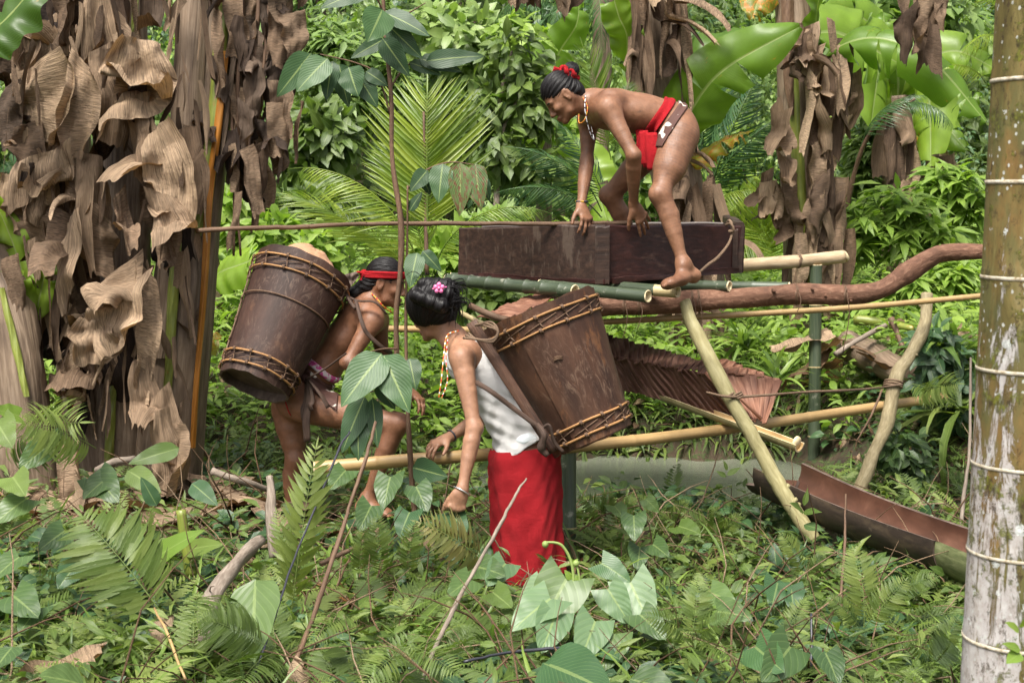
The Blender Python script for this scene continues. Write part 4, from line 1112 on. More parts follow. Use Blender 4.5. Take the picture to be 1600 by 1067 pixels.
# ---------------------------------------------------------------- man on the platform, bent over the trough
def build_top_man():
    rt = thing('person', 'bent man in a red loincloth leaning on the dark wooden trough above', 'person', P(1069, 440, 7.1))
    s = .98
    F = Field((P(830, 100, 7.25).x - .02, 6.75, P(1070, 455, 6.9).z - .03), (P(1100, 95, 7.3).x + .02, 8.0, P(900, 95, 7.3).z + .02), .0044)
    lo_z = P(1050, 462, 7.0).z
    pel = P(1054, 193, 7.33); wai = P(1020, 180, 7.33); rib = P(985, 176, 7.32); che = P(955, 170, 7.32); nb = P(925, 160, 7.32)
    shn = P(951, 170, 7.14); shf = P(920, 185, 7.50)
    eln = P(990, 243, 7.06); wrn = P(990, 320, 7.24)
    elf = P(917, 252, 7.46); wrf = P(908, 322, 7.36)
    hn_ = P(1058, 208, 7.22); hf = P(1042, 208, 7.45)
    knn = P(1032, 304, 7.08); ann = P(1068, 412, 7.06)
    knf = P(953, 305, 7.62); anf = P(992, 390, 7.72)
    # torso
    F.ell(pel, (.105, .150, .105), k=.03)
    dn = (P(1000, 240, 7.3) - P(990, 180, 7.3)).normalized()
    ax = (pel - che).normalized(); ay = Vector((0, 1, 0)); az = ax.cross(ay)
    Rt = np.array([list(ax), list(ay), list(az)]).T
    F.ell(wai, (.12, .125, .092), Rt, .06)
    F.ell(rib, (.15, .145, .105), Rt, .06)
    F.ell(che - Vector((0, 0, .005)), (.105, .155, .098), Rt, .05)
    F.cap(shn, shf, .058, .058, .06)
    F.cap(che, nb, .085, .058, .05)
    F.cap(nb, shn, .045, .045, .04); F.cap(nb, shf, .045, .045, .04)
    F.ell(P(958, 150, 7.20), (.06, .05, .035), Rt, .04)      # shoulder blades
    F.ell(P(950, 158, 7.42), (.06, .05, .03), Rt, .04)
    F.cap(P(1045, 168, 7.33), P(935, 146, 7.33), .016, .014, .03, op='u')
    for i in range(2):   # ribs
        a_ = P(968 + i * 11, 178 + i * 4, 7.205 + .004 * i); F.cap(a_, a_ + Vector((.012, .01, -.055)), .006, .005, .012)
    # glutes and legs
    F.ell(P(1064, 205, 7.24), (.088, .085, .10), k=.04); F.ell(P(1055, 203, 7.44), (.088, .085, .10), k=.04)
    leg(F, hn_, knn, ann, s, .98)
    F.cap(P(1062, 215, 7.2), P(1048, 262, 7.14), .092, .078, .04)
    leg(F, hf, knf, anf, s, .98)
    foot(F, ann, P(1083, 431, 7.10), P(1046, 443, 6.95), Vector((.3, 1, 0)), 1.08)
    foot(F, anf, P(998, 412, 7.75), P(955, 418, 7.62), Vector((0, -1, 0)), .98)
    arm(F, shn, eln, wrn, s, .98); arm(F, shf, elf, wrf, s, .96)
    hand(F, wrn, P(1003, 342, 7.27) - wrn, Vector((.25, -1, .3)), Vector((-1, -.2, 0)), (.12, .18, .2, .22), 1.04, .2)
    hand(F, wrf, P(917, 343, 7.32) - wrf, Vector((.45, -.6, .75)), Vector((-.7, -1, -.5)), (.45, .45, .5, .55), 1.02, .26)
    f = Vector((-.70, -.12, -.72)); u = Vector((-.72, .0, .70))
    hc = P(878, 150, 7.28)
    g, R = head(F, hc, f, u, .98, nb, .056)
    tat = [stripes_along(P(1072, 190, 7.2), knn, .13, .0165, .05, .98, .35),
           stripes_along(shn, eln, .07, .012, .25, .9, .5), stripes_along(eln, wrn, .06, .011, .5, .75, .3),
           stripes_along(knn, ann, .08, .0165, .1, .6, .7), stripes_along(elf, wrf, .06, .011, .6, .75, .3),
           lines_mask([(P(1038, 170, 7.2), P(1002, 200, 7.15)), (P(1040, 180, 7.2), P(1008, 207, 7.15)), (P(1012, 150, 7.22), P(972, 160, 7.16)), (P(1028, 165, 7.22), P(985, 180, 7.16))], .003)]
    V, Q = F.surf()
    fmesh('body', V, Q, M['skin_m'], rt, {'tat': lambda V: np.clip(sum(t(V) for t in tat), 0, 1), 'lip': lipmask(g)})
    eyes(rt, g, R, .98)
    # hair: thick cap of combed-back hair and a bun
    H = Field(hc - Vector((.2, .16, .2)), hc + Vector((.24, .16, .2)), .004)
    H.ell(g(-.014, 0, .030), (.100, .0805, .096), R, 0)
    H.ell(g(-.07, 0, -.03), (.045, .060, .060), R, .02)
    H.ell(g(.100, 0, -.035), (.085, .11, .078), R, .012, 'd')
    for q in (1, -1):
        H.ell(g(.02, .090 * q, -.035), (.055, .028, .052), R, .012, 'd')
    bun = g(-.128, 0, .058)
    H.ell(bun, (.045, .042, .042), R, .018); H.cap(g(-.09, 0, .05), bun, .028, .03, .015)
    V, Q = H.surf(); V = relax(V, Q, 1)
    uv = strands(V, g(0, 0, .03), g(-1, 0, .2) - g(0, 0, 0))
    V = V + 0
    fmesh('hair', V, Q, M['hair'], rt, it=1, uv=uv)
    a = Acc()
    for k in range(40):
        th = U(-1.2, 1.2); x0 = U(-.09, .06); p0 = g(x0, math.sin(th) * .075, .030 + math.cos(th) * .085 * math.sqrt(max(.05, 1 - (x0 / .11) ** 2))); p2 = p0 + Vector((U(.0, .05), U(-.03, .03), U(-.01, .022)))
        a.add(*tube(smooth_path([p0, (p0 + p2) / 2 + Vector((0, 0, .006)), p2], 6), .0008, 4))
    a.build('loose_hair', M['hair'], rt)
    for q in (1, -1):
        a = Acc(); a.add(*tube(smooth_path([g(.090, .016 * q, .016), g(.088, .032 * q, .021), g(.076, .050 * q, .014)], 8), .0042, 6)); a.build('eyebrow', M['hair'], rt)
    # scrunchie with loose folds
    a = Acc(); c0 = g(-.105, 0, .055); axd = (bun - g(-.06, 0, .04)).normalized(); e1 = axd.cross(Vector((0, 1, 0))).normalized(); e2 = axd.cross(e1)
    for k in range(3):
        pts = [c0 + axd * (.010 * (k - 1)) + (e1 * math.cos(t) + e2 * math.sin(t)) * (.034 + .010 * math.sin(t * 5 + k * 2) + .004 * k) + axd * .009 * math.sin(t * 7 + k) for t in np.linspace(0, 6.283, 40)]
        a.add(*tube(pts, .010 + .003 * np.sin(np.linspace(0, 40, 40)), 8, rough=.25, seed=k, cap=False))
    a.add(*tube([c0 - axd * .0 + e1 * .03, c0 + e1 * .065 - axd * .03 + Vector((0, 0, .02)), c0 + e1 * .055 - axd * .055 + Vector((0, 0, .03))], [.008, .014, .008], 8))
    a.build('hair_scrunchie', M['red_sash'], rt)
    # necklaces
    beads('necklace', [g(-.06, .055, -.085), P(918, 168, 7.2), P(913, 188, 7.18), P(905, 192, 7.22), g(.01, .02, -.13)], [M['bead_yellow'], M['bead_red'], M['bead_yellow']], rt, .0028, 100)
    beads('necklace', [P(915, 150, 7.22), P(914, 172, 7.17), P(921, 205, 7.2), P(928, 218, 7.25), P(922, 190, 7.35)], [M['bead_white'], M['bead_dark'], M['bead_white']], rt, .0026, 100)
    wr = (wrf + (elf - wrf) * .10)
    pts = [wr + (Vector((1, 0, 0)) * math.cos(t) + Vector((0, 1, 0)) * math.sin(t)) * .029 for t in np.linspace(0, 6.283, 34)]
    beads('bracelet', pts, [M['bead_dark'], M['bead_dark'], M['bead_yellow']], rt, .0048, 34)
    # red sash, brown patched cloth: shells that follow the body
    X = F.grid(); pv = A(pel)
    def band(n, c, h, off, wob):
        n = nrm(n); q = (X - A(c)) @ n
        t = np.arctan2(X[..., 1] - pv[1], X[..., 2] - pv[2])
        q = q + wob * np.sin(t * 3 + 1)
        fold = .0022 * np.sin(q / .0055 + t * 1.5)
        return np.maximum(np.maximum(F.D - off - fold, -(F.D + .010)), np.abs(q) - h)
    arms_cut = (X[..., 2] > P(1000, 232, 7.3).z) & (X[..., 0] > P(992, 200, 7.3).x)
    nS = P(1060, 178, 7.3) - P(1026, 188, 7.3)
    D = np.where(arms_cut, band(P(1056, 185, 7.3) - P(1028, 168, 7.3), P(1030, 184, 7.3), .027, .011, .004), .1)
    V, Q = F.surf(D); fmesh('red_sash', V, Q, M['red_sash'], rt)
    D = np.where((X[..., 0] > P(1005, 200, 7.3).x) & (X[..., 2] > P(1000, 232, 7.3).z), band(P(1056, 185, 7.3) - P(1028, 168, 7.3), P(1046, 197, 7.3), .024, .009, .006), .1)
    V, Q = F.surf(D); fmesh('patched_waist_cloth', V, Q, M['patch_cloth'], rt)
    # hanging front folds
    a = Acc()
    for k, (x, y0, y1, r, d) in enumerate(((1006, 205, 258, .034, 7.18), (1018, 208, 266, .036, 7.16), (1026, 214, 250, .03, 7.2), (1000, 203, 236, .028, 7.25), (1012, 206, 262, .03, 7.27))):
        p = smooth_path([P(x, y0, d), P(x + 2, (y0 + y1) / 2, d - .01), P(x + (k % 3) * 2, y1, d)], 12)
        a.add(*tube(p, np.linspace(r * .8, r * 1.05, 12), 16, rough=.22, seed=k, flat=.42, flatdir=(0, 1, 0)))
    a.build('loincloth_flap', M['red_sash'], rt)
    a = Acc(); a.add(*tube(smooth_path([P(1066, 176, 7.25), P(1082, 190, 7.22), P(1087, 215, 7.22), P(1088, 238, 7.25)], 12), .005, 6)); a.build('waist_strap', M['strap'], rt)
    return rt

# ---------------------------------------------------------------- man with the basket of sago
def build_basket_man():
    rt = thing('person', 'crouching man with red headband carrying the heaped bark basket', 'person', P(455, 815, 7.4))
    F = Field(P(405, 840, 7.2) - Vector((.0, .35, .0)), P(665, 385, 7.6) + Vector((0, .35, .0)), .0044)
    pel = P(470, 622, 7.45); wai = P(505, 575, 7.45); rib = P(538, 530, 7.45); che = P(562, 497, 7.44); nb = P(580, 472, 7.44)
    shn = P(582, 502, 7.27); shf = P(590, 500, 7.62)
    eln = P(543, 566, 7.20); wrn = P(605, 603, 7.12)
    elf = P(600, 575, 7.68); wrf = P(642, 612, 7.60)
    ax = (che - pel).normalized(); ay = Vector((0, 1, 0)); az = ax.cross(ay); Rt = np.array([list(ax), list(ay), list(az)]).T
    F.ell(pel, (.115, .155, .115), Rt, .03); F.ell(wai, (.14, .13, .10), Rt, .06); F.ell(rib, (.15, .15, .105), Rt, .06)
    F.ell(che, (.11, .155, .10), Rt, .05); F.cap(shn, shf, .056, .056, .06); F.cap(che, nb, .085, .058, .05)
    F.cap(nb, shn, .045, .045, .04); F.cap(nb, shf, .045, .045, .04)
    F.ell(P(566, 488, 7.33), (.06, .045, .035), Rt, .04)
    F.ell(P(452, 630, 7.52), (.09, .08, .10), k=.04); F.ell(P(458, 625, 7.36), (.092, .08, .10), k=.04)
    fwd = leg(F, P(453, 645, 7.50), P(462, 718, 7.47), P(452, 795, 7.5), 1.0, .98)
    foot(F, P(452, 795, 7.5), P(446, 812, 7.5), P(470, 820, 7.44), Vector((0, 1, 0)), 1.0)
    leg(F, P(482, 635, 7.34), P(622, 662, 7.22), P(574, 778, 7.28), 1.0, .98)
    foot(F, P(574, 778, 7.28), P(566, 792, 7.28), P(600, 800, 7.24), Vector((0, 1, 0)), 1.0)
    arm(F, shn, eln, wrn, 1.0, .95); arm(F, shf, elf, wrf, 1.0, .92)
    hand(F, wrn, P(630, 618, 7.10) - wrn, Vector((-.1, -.5, .8)), Vector((0, 1, 0)), (.4, .45, .5, .5), 1.0)
    hand(F, wrf, P(660, 628, 7.55) - wrf, Vector((.1, .2, 1)), Vector((0, -1, 0)), (.4, .4, .4, .5), 1.0)
    hc = P(603, 440, 7.42); f = Vector((.955, -.12, -.27)); u = Vector((.27, 0, .96))
    g, R = head(F, hc, f, u, 1.0, nb, .054)
    V, Q = F.surf()
    tat = [stripes_along(P(482, 635, 7.34), P(622, 662, 7.22), .13, .024, .0, .95, .75)]
    hp = P(470, 615, 7.3)
    fmesh('body', V, Q, M['skin_b'], rt, {'tat': lambda V: np.clip(sum(t(V) for t in tat), 0, 1), 'lip': lipmask(g)})
    eyes(rt, g, R, 1.0)
    H = Field(hc - Vector((.26, .16, .26)), hc + Vector((.16, .16, .2)), .004)
    H.ell(g(-.012, 0, .030), (.103, .082, .097), R, 0)
    H.ell(g(-.07, 0, -.03), (.045, .062, .065), R, .02)
    H.ell(g(.105, 0, -.032), (.085, .12, .075), R, .012, 'd')
    for q in (1, -1): H.ell(g(.02, .092 * q, -.035), (.052, .030, .050), R, .012, 'd')
    H.cap(g(-.09, 0, -.03), P(553, 458, 7.42), .042, .030, .03); H.cap(P(553, 458, 7.42), P(550, 468, 7.42), .028, .016, .02)
    V, Q = H.surf(); fmesh('hair', V, Q, M['hair'], rt, it=2, uv=strands(V, g(0, 0, .03), g(-1, 0, -.3) - g(0, 0, 0)))
    for q in (1, -1):
        a = Acc(); a.add(*tube(smooth_path([g(.092, .014 * q, .017), g(.090, .030 * q, .022), g(.080, .048 * q, .014)], 8), .0042, 6)); a.build('eyebrow', M['hair'], rt)
    # headband: tilted ring round forehead and nape, knotted behind
    a = Acc(); pts = []
    for t in np.linspace(0, 6.283, 48):
        x, y = math.cos(t), math.sin(t)
        pts.append(g(-.010 + .103 * x, .084 * y, .040 + .026 * x - .006))
    for k, o in enumerate((-.011, 0, .011)):
        pp = [p + (g(0, 0, 1) - g(0, 0, 0)) * o for p in pts]
        a.add(*tube(pp, .0085, 8, cap=False, rough=.2, seed=k))
    kn = g(-.118, -.015, .006); S_ = sphere_pts(8, 10)
    a.inst((S_[0] * np.array([.024, .02, .026]), S_[1], S_[2]), np.eye(3)[None], A(kn)[None], np.array([.5]))
    a.add(*tube(smooth_path([kn, kn + Vector((-.03, -.01, .012)), kn + Vector((-.055, -.02, .006))], 8), [.009, .013, .015, .016, .015, .013, .01, .006], 8, flat=.4))
    a.add(*tube(smooth_path([kn, kn + Vector((-.012, -.015, -.03)), kn + Vector((-.016, -.02, -.06))], 8), [.009, .013, .015, .017, .016, .014, .012, .008], 8, flat=.4))
    a.build('headband', M['red_sash'], rt)
    beads('necklace', [g(-.05, -.052, -.075), P(590, 468, 7.32), P(600, 480, 7.33), P(612, 488, 7.42)], [M['bead_yellow'], M['bead_red'], M['bead_yellow']], rt, .004, 44)
    X = F.grid(); n = nrm(che - pel)
    q = (X - A(P(507, 590, 7.4))) @ n
    t = np.arctan2(X[..., 1] - pel.y, (X - A(pel)) @ nrm(az))
    far = (X[..., 2] < P(500, 545, 7.4).z) & (X[..., 0] < P(534, 600, 7.4).x)
    def band(c0, h, off, wob=.004):
        qq = (X - A(c0)) @ n + wob * np.sin(t * 3 + 2)
        return np.where(far, np.maximum(np.maximum(F.D - off - .002 * np.sin(qq / .005 + t * 2), -(F.D + .01)), np.abs(qq) - h), .1)
    V, Q = F.surf(band(P(503, 578, 7.4), .017, .010)); fmesh('printed_waist_cloth', V, Q, M['pink_cloth'], rt)
    V, Q = F.surf(band(P(494, 596, 7.4), .030, .014)); fmesh('patched_loincloth', V, Q, M['patch_cloth'], rt)
    a = Acc()
    for x, y1, d in ((478, 690, 7.20), (484, 640, 7.19), (474, 655, 7.21)):
        p = smooth_path([P(482, 590, d + .03), P(x + 4, 625, d), P(x, (625 + y1) / 2, d - .01), P(x + 2, y1, d)], 14)
        a.add(*tube(p, np.linspace(.012, .019, 14), 10, rough=.3, seed=int(x), flat=.3, flatdir=(0, 1, 0)))
    a.add(*tube(smooth_path([P(482, 592, 7.2), P(500, 615, 7.17), P(513, 637, 7.17)], 10), np.linspace(.012, .017, 10), 10, flat=.3, rough=.2))
    a.add(*tube(smooth_path([P(478, 592, 7.2), P(505, 578, 7.16), P(541, 552, 7.12)], 10), .010, 8, flat=.5))
    a.build('bark_strap', M['strap'], rt)
    a = Acc(); a.add(*tube(smooth_path([P(446, 628, 7.25), P(452, 645, 7.28), P(460, 655, 7.35)], 10), .003, 6)); a.build('red_cord', M['red_sash'], rt)
    return rt

# ---------------------------------------------------------------- woman in white top and red wrap
def build_woman():
    rt = thing('person', 'woman in white tank top and red wrap skirt carrying bark basket', 'person', P(835, 925, 6.3))
    F = Field(P(640, 945, 6.35) - Vector((.0, .40, .0)), P(885, 415, 6.4) + Vector((0, .42, .0)), .0044)
    pel = P(822, 715, 6.36); wai = P(800, 655, 6.36); rib = P(768, 605, 6.37); che = P(738, 565, 6.38); nb = P(708, 528, 6.39)
    shn = P(722, 560, 6.20); shf = P(716, 555, 6.56)
    eln = P(741, 668, 6.12); wrn = P(722, 765, 6.05)
    elf = P(748, 655, 6.68); wrf = P(700, 684, 6.58)
    ax = (che - pel).normalized(); ay = Vector((.15, 1, 0)).normalized(); az = ax.cross(ay).normalized(); ay = az.cross(ax); Rt = np.array([list(ax), list(ay), list(az)]).T
    F.ell(pel, (.12, .150, .115), Rt, .03); F.ell(wai, (.14, .125, .095), Rt, .06); F.ell(rib, (.14, .135, .10), Rt, .06)
    F.ell(che, (.10, .140, .092), Rt, .05); F.cap(shn, shf, .046, .046, .05); F.cap(che, nb, .075, .048, .05)
    F.cap(nb, shn, .036, .040, .04); F.cap(nb, shf, .036, .040, .04)
    F.ell(P(738, 545, 6.28), (.05, .04, .03), Rt, .04)
    F.ell(P(832, 712, 6.32), (.085, .07, .09), k=.04); F.ell(P(832, 712, 6.42), (.085, .07, .09), k=.04)
    leg(F, P(824, 725, 6.31), P(822, 825, 6.29), P(853, 912, 6.30), .98, .85)
    leg(F, P(815, 725, 6.43), P(803, 820, 6.42), P(800, 918, 6.42), .98, .85)
    foot(F, P(853, 912, 6.30), P(858, 930, 6.31), P(828, 938, 6.24), Vector((0, 1, 0)), .95)
    foot(F, P(800, 918, 6.42), P(806, 934, 6.42), P(776, 940, 6.38), Vector((0, -1, 0)), .95)
    arm(F, shn, eln, wrn, .97, .93); arm(F, shf, elf, wrf, .97, .93)
    hand(F, wrn, P(711, 800, 6.05) - wrn, Vector((.15, -1, .1)), Vector((-1, -.2, 0)), (1.05, 1.1, 1.1, 1.1), .98, .05, .9, .4)
    hand(F, wrf, P(672, 697, 6.52) - wrf, Vector((-.1, -.25, 1)), Vector((.1, -1, 0)), (.45, .5, .5, .5), .95, .15)
    hc = P(677, 487, 6.42); f = Vector((-.80, .52, -.30)); u = Vector((-.26, .0, .96))
    g, R = head(F, hc, f, u, .98, nb, .048)
    tat = [lines_mask([(P(690, 557, 6.12), P(728, 572, 6.10)), (P(692, 571, 6.10), P(724, 587, 6.09)), (P(706, 546, 6.15), P(745, 552, 6.14)), (P(715, 536, 6.2), P(752, 545, 6.2))], .0034),
           lines_mask([(P(718, 752, 6.02), P(736, 755, 6.02)), (P(712, 780, 6.0), P(722, 760, 6.0)), (P(722, 782, 6.0), P(728, 762, 6.0)), (P(706, 790, 6.0), P(714, 770, 6.0))], .003)]
    V, Q = F.surf()
    fmesh('body', V, Q, M['skin_w'], rt, {'tat': lambda V: np.clip(sum(t(V) for t in tat), 0, 1), 'lip': lipmask(g)})
    eyes(rt, g, R, .98)
    H = Field(hc - Vector((.22, .2, .2)), hc + Vector((.26, .2, .28)), .004)
    H.ell(g(-.014, 0, .026), (.108, .088, .098), R, 0)
    H.ell(g(-.050, 0, -.015), (.062, .072, .062), R, .03)
    H.ell(g(.110, 0, -.035), (.085, .12, .075), R, .012, 'd')
    for q in (1, -1): H.ell(g(.035, .095 * q, -.045), (.05, .03, .05), R, .012, 'd')
    H.ell(P(683, 459, 6.32), (.100, .08, .066), None, .03); H.ell(P(655, 470, 6.34), (.06, .06, .07), None, .025); H.ell(P(660, 485, 6.36), (.06, .06, .07), None, .03); H.ell(P(703, 470, 6.32), (.045, .045, .05), None, .02)
    H.cap(P(700, 446, 6.30), P(662, 444, 6.30), .034, .030, .006); H.cap(P(650, 462, 6.27), P(690, 478, 6.26), .030, .034, .006); H.cap(P(712, 478, 6.3), P(706, 452, 6.32), .020, .026, .01)
    V, Q = H.surf(); fmesh('hair', V, Q, M['hair'], rt, it=2, uv=strands(V, P(683, 470, 6.4), Vector((.35, .3, .85))))
    a = Acc()   # stray locks
    for k in range(80):
        p0 = P(U(686, 714), U(440, 482), 6.29 + U(-.02, .02)); p2 = p0 + Vector((U(.0, .07), U(-.03, .03), U(-.10, .012)))
        a.add(*tube(smooth_path([p0, (p0 + p2) / 2 + Vector((.02, 0, .015)), p2], 7), [.0030, .0028, .0026, .0022, .0018, .0013, .0008], 4))
    for k in range(34):
        p0 = P(U(640, 700), U(428, 444), 6.33); p2 = p0 + Vector((U(-.05, .05), U(-.03, .03), U(.0, .02)))
        a.add(*tube(smooth_path([p0, (p0 + p2) / 2 + Vector((0, 0, .012)), p2], 6), .0009, 4))
    a.build('loose_hair', M['hair'], rt)
    # flower clip: five petals
    a = Acc(); cc = P(686, 450, 6.235)
    for k in range(5):
        t = k * 1.2566 + .3; e = cc + Vector((math.cos(t), -.2, math.sin(t))) * .0155
        S_ = sphere_pts(6, 8); a.inst((S_[0] * np.array([.0105, .006, .0105]), S_[1], S_[2]), np.eye(3)[None], A(e)[None], np.array([.5]))
    a.inst((BALL[0] * .008, BALL[1], BALL[2]), np.eye(3)[None], A(cc + Vector((0, -.006, 0)))[None], np.array([.5]))
    a.add(*tube([cc + Vector((-.03, .0, -.004)), cc, cc + Vector((.034, .004, .004))], .0035, 6))
    a.build('flower_clip', M['pink_clip'], rt)
    beads('necklace', [P(716, 517, 6.32), P(699, 524, 6.24), P(694, 550, 6.17), P(690, 590, 6.14), P(686, 620, 6.15)], [M['bead_red'], M['bead_yellow'], M['bead_white'], M['bead_yellow']], rt, .0033, 110)
    beads('necklace', [P(700, 527, 6.26), P(697, 560, 6.22), P(699, 595, 6.2), P(690, 622, 6.16)], [M['bead_yellow'], M['bead_white'], M['bead_red']], rt, .0028, 84)
    a = Acc(); wc = lerp(wrn, eln, .03) - Vector((.003, 0, .015))
    d_ = (wrn - eln).normalized(); e1 = d_.cross(Vector((0, 1, 0))).normalized(); e2 = d_.cross(e1)
    a.add(*tube([wc + (e1 * math.cos(t) * .036 + e2 * math.sin(t) * .034) + d_ * .012 * math.cos(t) for t in np.linspace(0, 6.283, 30)], .0032, 7, cap=False)); a.build('bangle', M['silver'], rt)
    wc = lerp(wrf, elf, .12); d_ = (wrf - elf).normalized(); e1 = d_.cross(Vector((0, 0, 1))).normalized(); e2 = d_.cross(e1)
    a = Acc(); a.add(*tube([wc + (e1 * math.cos(t) + e2 * math.sin(t)) * .0275 for t in np.linspace(0, 6.283, 26)], .0045, 7, cap=False)); a.build('wrist_band', M['bead_dark'], rt)
    # tank top
    X = F.grid(); pe = A(pel); n = nrm(ax)
    hgt = (X - A(P(818, 697, 6.36))) @ n
    lat = (X - pe) @ nrm(ay)
    dep = (X - pe) @ nrm(az)
    topl = np.linalg.norm(A(nb) - A(P(818, 697, 6.36)))
    # arms cut away: keep only what lies near the trunk axis
    a0, a1 = A(P(822, 700, 6.36)), A(P(716, 532, 6.39)); ab = a1 - a0; q = X - a0; h = np.clip(q @ ab / (ab @ ab), 0, 1.05)
    rr = np.linalg.norm(q - h[..., None] * ab, axis=-1)
    lim = .172 - .05 * h
    neckcut = A(P(703, 514, 6.39)); dn_ = .066 - np.linalg.norm(X - neckcut, axis=-1)
    arm_cut = np.full(F.D.shape, -1.0, dtype=np.float32)
    for sh_, el_ in ((shn, eln), (shf, elf)):
        b0, b1 = A(sh_), A(el_); bb = b1 - b0; qq = X - b0; hh = np.clip(qq @ bb / (bb @ bb), .0, 1); dd = .060 - np.linalg.norm(qq - hh[..., None] * bb, axis=-1)
        arm_cut = np.maximum(arm_cut, dd)
    fold = .0028 * np.sin(hgt / .013 + lat * 22 + dep * 18 + 2 * np.sin(dep * 30)) * np.clip(1.2 - hgt * 2.2, .3, 1) + .0036 * np.sin(hgt * 34 + dep * 60 + 2 * np.sin(lat * 25)) + .003 * np.sin(hgt * 70 - dep * 90)
    loose = .010 + .016 * np.clip(1 - hgt / .30, 0, 1)
    hu = q @ ab / (ab @ ab)
    D = np.maximum.reduce([F.D - loose - fold, -(F.D + .012), rr - lim, dn_, arm_cut, -hgt - .012 + .006 * np.sin(lat * 40), (hu - .965) * .3])
    V, Q = F.surf(D); fmesh('tank_top', V, Q, M['white_cloth'], rt, it=2)
    # wrap skirt: hanging cloth with folds, slit at the front
    a = Acc(); nu, nv = 132, 46
    V = []; UV = []
    for j in range(nv):
        t = j / (nv - 1)
        cx = lerp(P(820, 694, 6.36), P(829, 902, 6.35), t)
        hx = .151 - .010 * t; hy = .172 - .015 * t
        wid = .9 if t < .12 else 1.0
        for i in range(nu):
            a0 = i / (nu - 1) * (2 * math.pi + .75) + 2.45
            over = i / (nu - 1)
            fold = (math.sin(a0 * 6 + t * 1.5) * .4 + math.sin(a0 * 11 + 1.3 * math.sin(t * 5)) * .25 + math.sin(a0 * 3 - t * 4) * .5) * (.006 + .015 * t)
            wr_ = .0035 * math.sin(t * 13 + a0 * 7 + 2.5 * math.sin(a0 * 2 + t * 3)) * (1 - .3 * t) + .002 * math.sin(t * 37 - a0 * 9 + 3 * math.sin(a0 * 3))
            r_ = 1.0 - .09 * max(0, 1 - t / .12) ** 2
            off = .016 * over
            x = math.cos(a0) * (hx * r_ + fold + wr_ + off); y = -math.sin(a0) * (hy * r_ + fold + wr_ + off)
            z = 0
            # hem: lifts at the front slit, drops at the middle back
            if t > .6:
                w = (t - .6) / .4
                z = w * (.085 * max(0, -math.cos(a0)) ** 2 * (1 if over > .5 else .7) - .03 * max(0, math.sin(a0 - .35)) + .035 * max(0, math.cos(a0)))
            p = cx + Vector((x, y, z + .02 * math.cos(a0) * (1 - t)))
            V.append(list(p)); UV.append((i / nu, t))
    V = np.array(V); Qs = gridq(nu, nv)
    # thickness
    Vi = V.copy(); c_ = np.array([list(lerp(P(820, 694, 6.36), P(829, 902, 6.35), j / (nv - 1))) for j in range(nv) for i in range(nu)])
    dvec = V - c_; dvec[:, 2] = 0; dvec /= np.linalg.norm(dvec, axis=1)[:, None]
    a.add(V, Qs, UV); a.add(V - dvec * .003, Qs[:, ::-1], UV)
    e = []
    N0 = nu * nv
    VV = np.concatenate([V, V - dvec * .003]); edge = [(k, k + 1) for k in range(N0 - nu, N0 - 1)] + [(j * nu, (j + 1) * nu) for j in range(nv - 1)] + [(j * nu + nu - 1, (j + 1) * nu + nu - 1) for j in range(nv - 1)]
    a.add(VV, [(p, q, q + N0, p + N0) for p, q in edge], np.concatenate([UV, UV]))
    a.build('wrap_skirt', M['red_cloth'], rt)
    # plastic bag tucked at the waist
    S_ = sphere_pts(14, 20); Vb = S_[0] * np.array([.052, .030, .026]); Vb += .003 * np.sin(Vb * 110)[:, [1, 2, 0]]
    s_ = NT('clear_plastic'); s_.set((.62, .66, .68), .15); s_.bump(s_.noise(s_.coord('Object'), 40, 3), .6, .01)
    b = Acc(); b.add(Vb + A(P(822, 686, 6.235)), S_[1], S_[2]); b.build('plastic_pouch', s_.m, rt)
    return rt
if GEO:
    build_top_man(); build_basket_man(); build_woman()
# ================================================================ PLANTS
def T_leaf(W=.4, nl=6, nw=1, shape='ell', droop=.6, fold=.25, wave=0.0, seed=0, roll=0.0, holes=0):
    """unit-length leaf along +Y, W = full width / length"""
    V = []; UV = []; nc = 2 * nw + 1
    y = z = 0.0
    for j in range(nl + 1):
        v = j / nl
        if j: y += math.cos(droop * (v - .5 / nl)) / nl; z -= math.sin(droop * (v - .5 / nl)) / nl
        if shape == 'ell': w = max(math.sin(math.pi * v ** .85), 0) ** .75
        elif shape == 'ovate': w = max(math.sin(math.pi * v ** .62), 0) ** .8
        elif shape == 'obovate': w = max(math.sin(math.pi * v ** 1.35), 0) ** .8
        elif shape == 'lance': w = max(math.sin(math.pi * v ** .7), 0) ** 1.25
        elif shape == 'heart': w = max(0, (1 - v)) ** .62 * (1.0 - .25 * (1 - min(1, v * 4))) * 1.05
        elif shape == 'blade': w = (min(1, v * 5 + .5)) * (1 - v ** 2.2) + .02
        elif shape == 'leaflet': w = (min(1, v * 8 + .3)) * (1 - v) ** .6 + .01
        else: w = 1
        w = max(w, .015)
        for i in range(nc):
            s_ = (i - nw) / nw; a_ = abs(s_)
            x = s_ * w * W / 2
            zz = z + a_ * w * W / 2 * fold - roll * (a_ ** 2) * w * W * .5 + wave * math.sin(v * 17 + seed + s_ * 1.3) * a_ * W
            yy = y
            if shape == 'heart': yy = y - .22 * a_ * max(0, 1 - v * 2.2) ** 2 + .0
            V.append((x, yy, zz)); UV.append((i / (nc - 1), v))
    return np.array(V), gridq(nc, nl + 1), np.array(UV)

def merge_T(items):
    V = []; Q = []; UV = []; n = 0
    for (v, q, uv) in items: V.append(v); Q.append(q + n); UV.append(uv); n += len(v)
    return np.concatenate(V), np.concatenate(Q), np.concatenate(UV)

def rot(ax, a): return np.array(Matrix.Rotation(a, 3, ax))

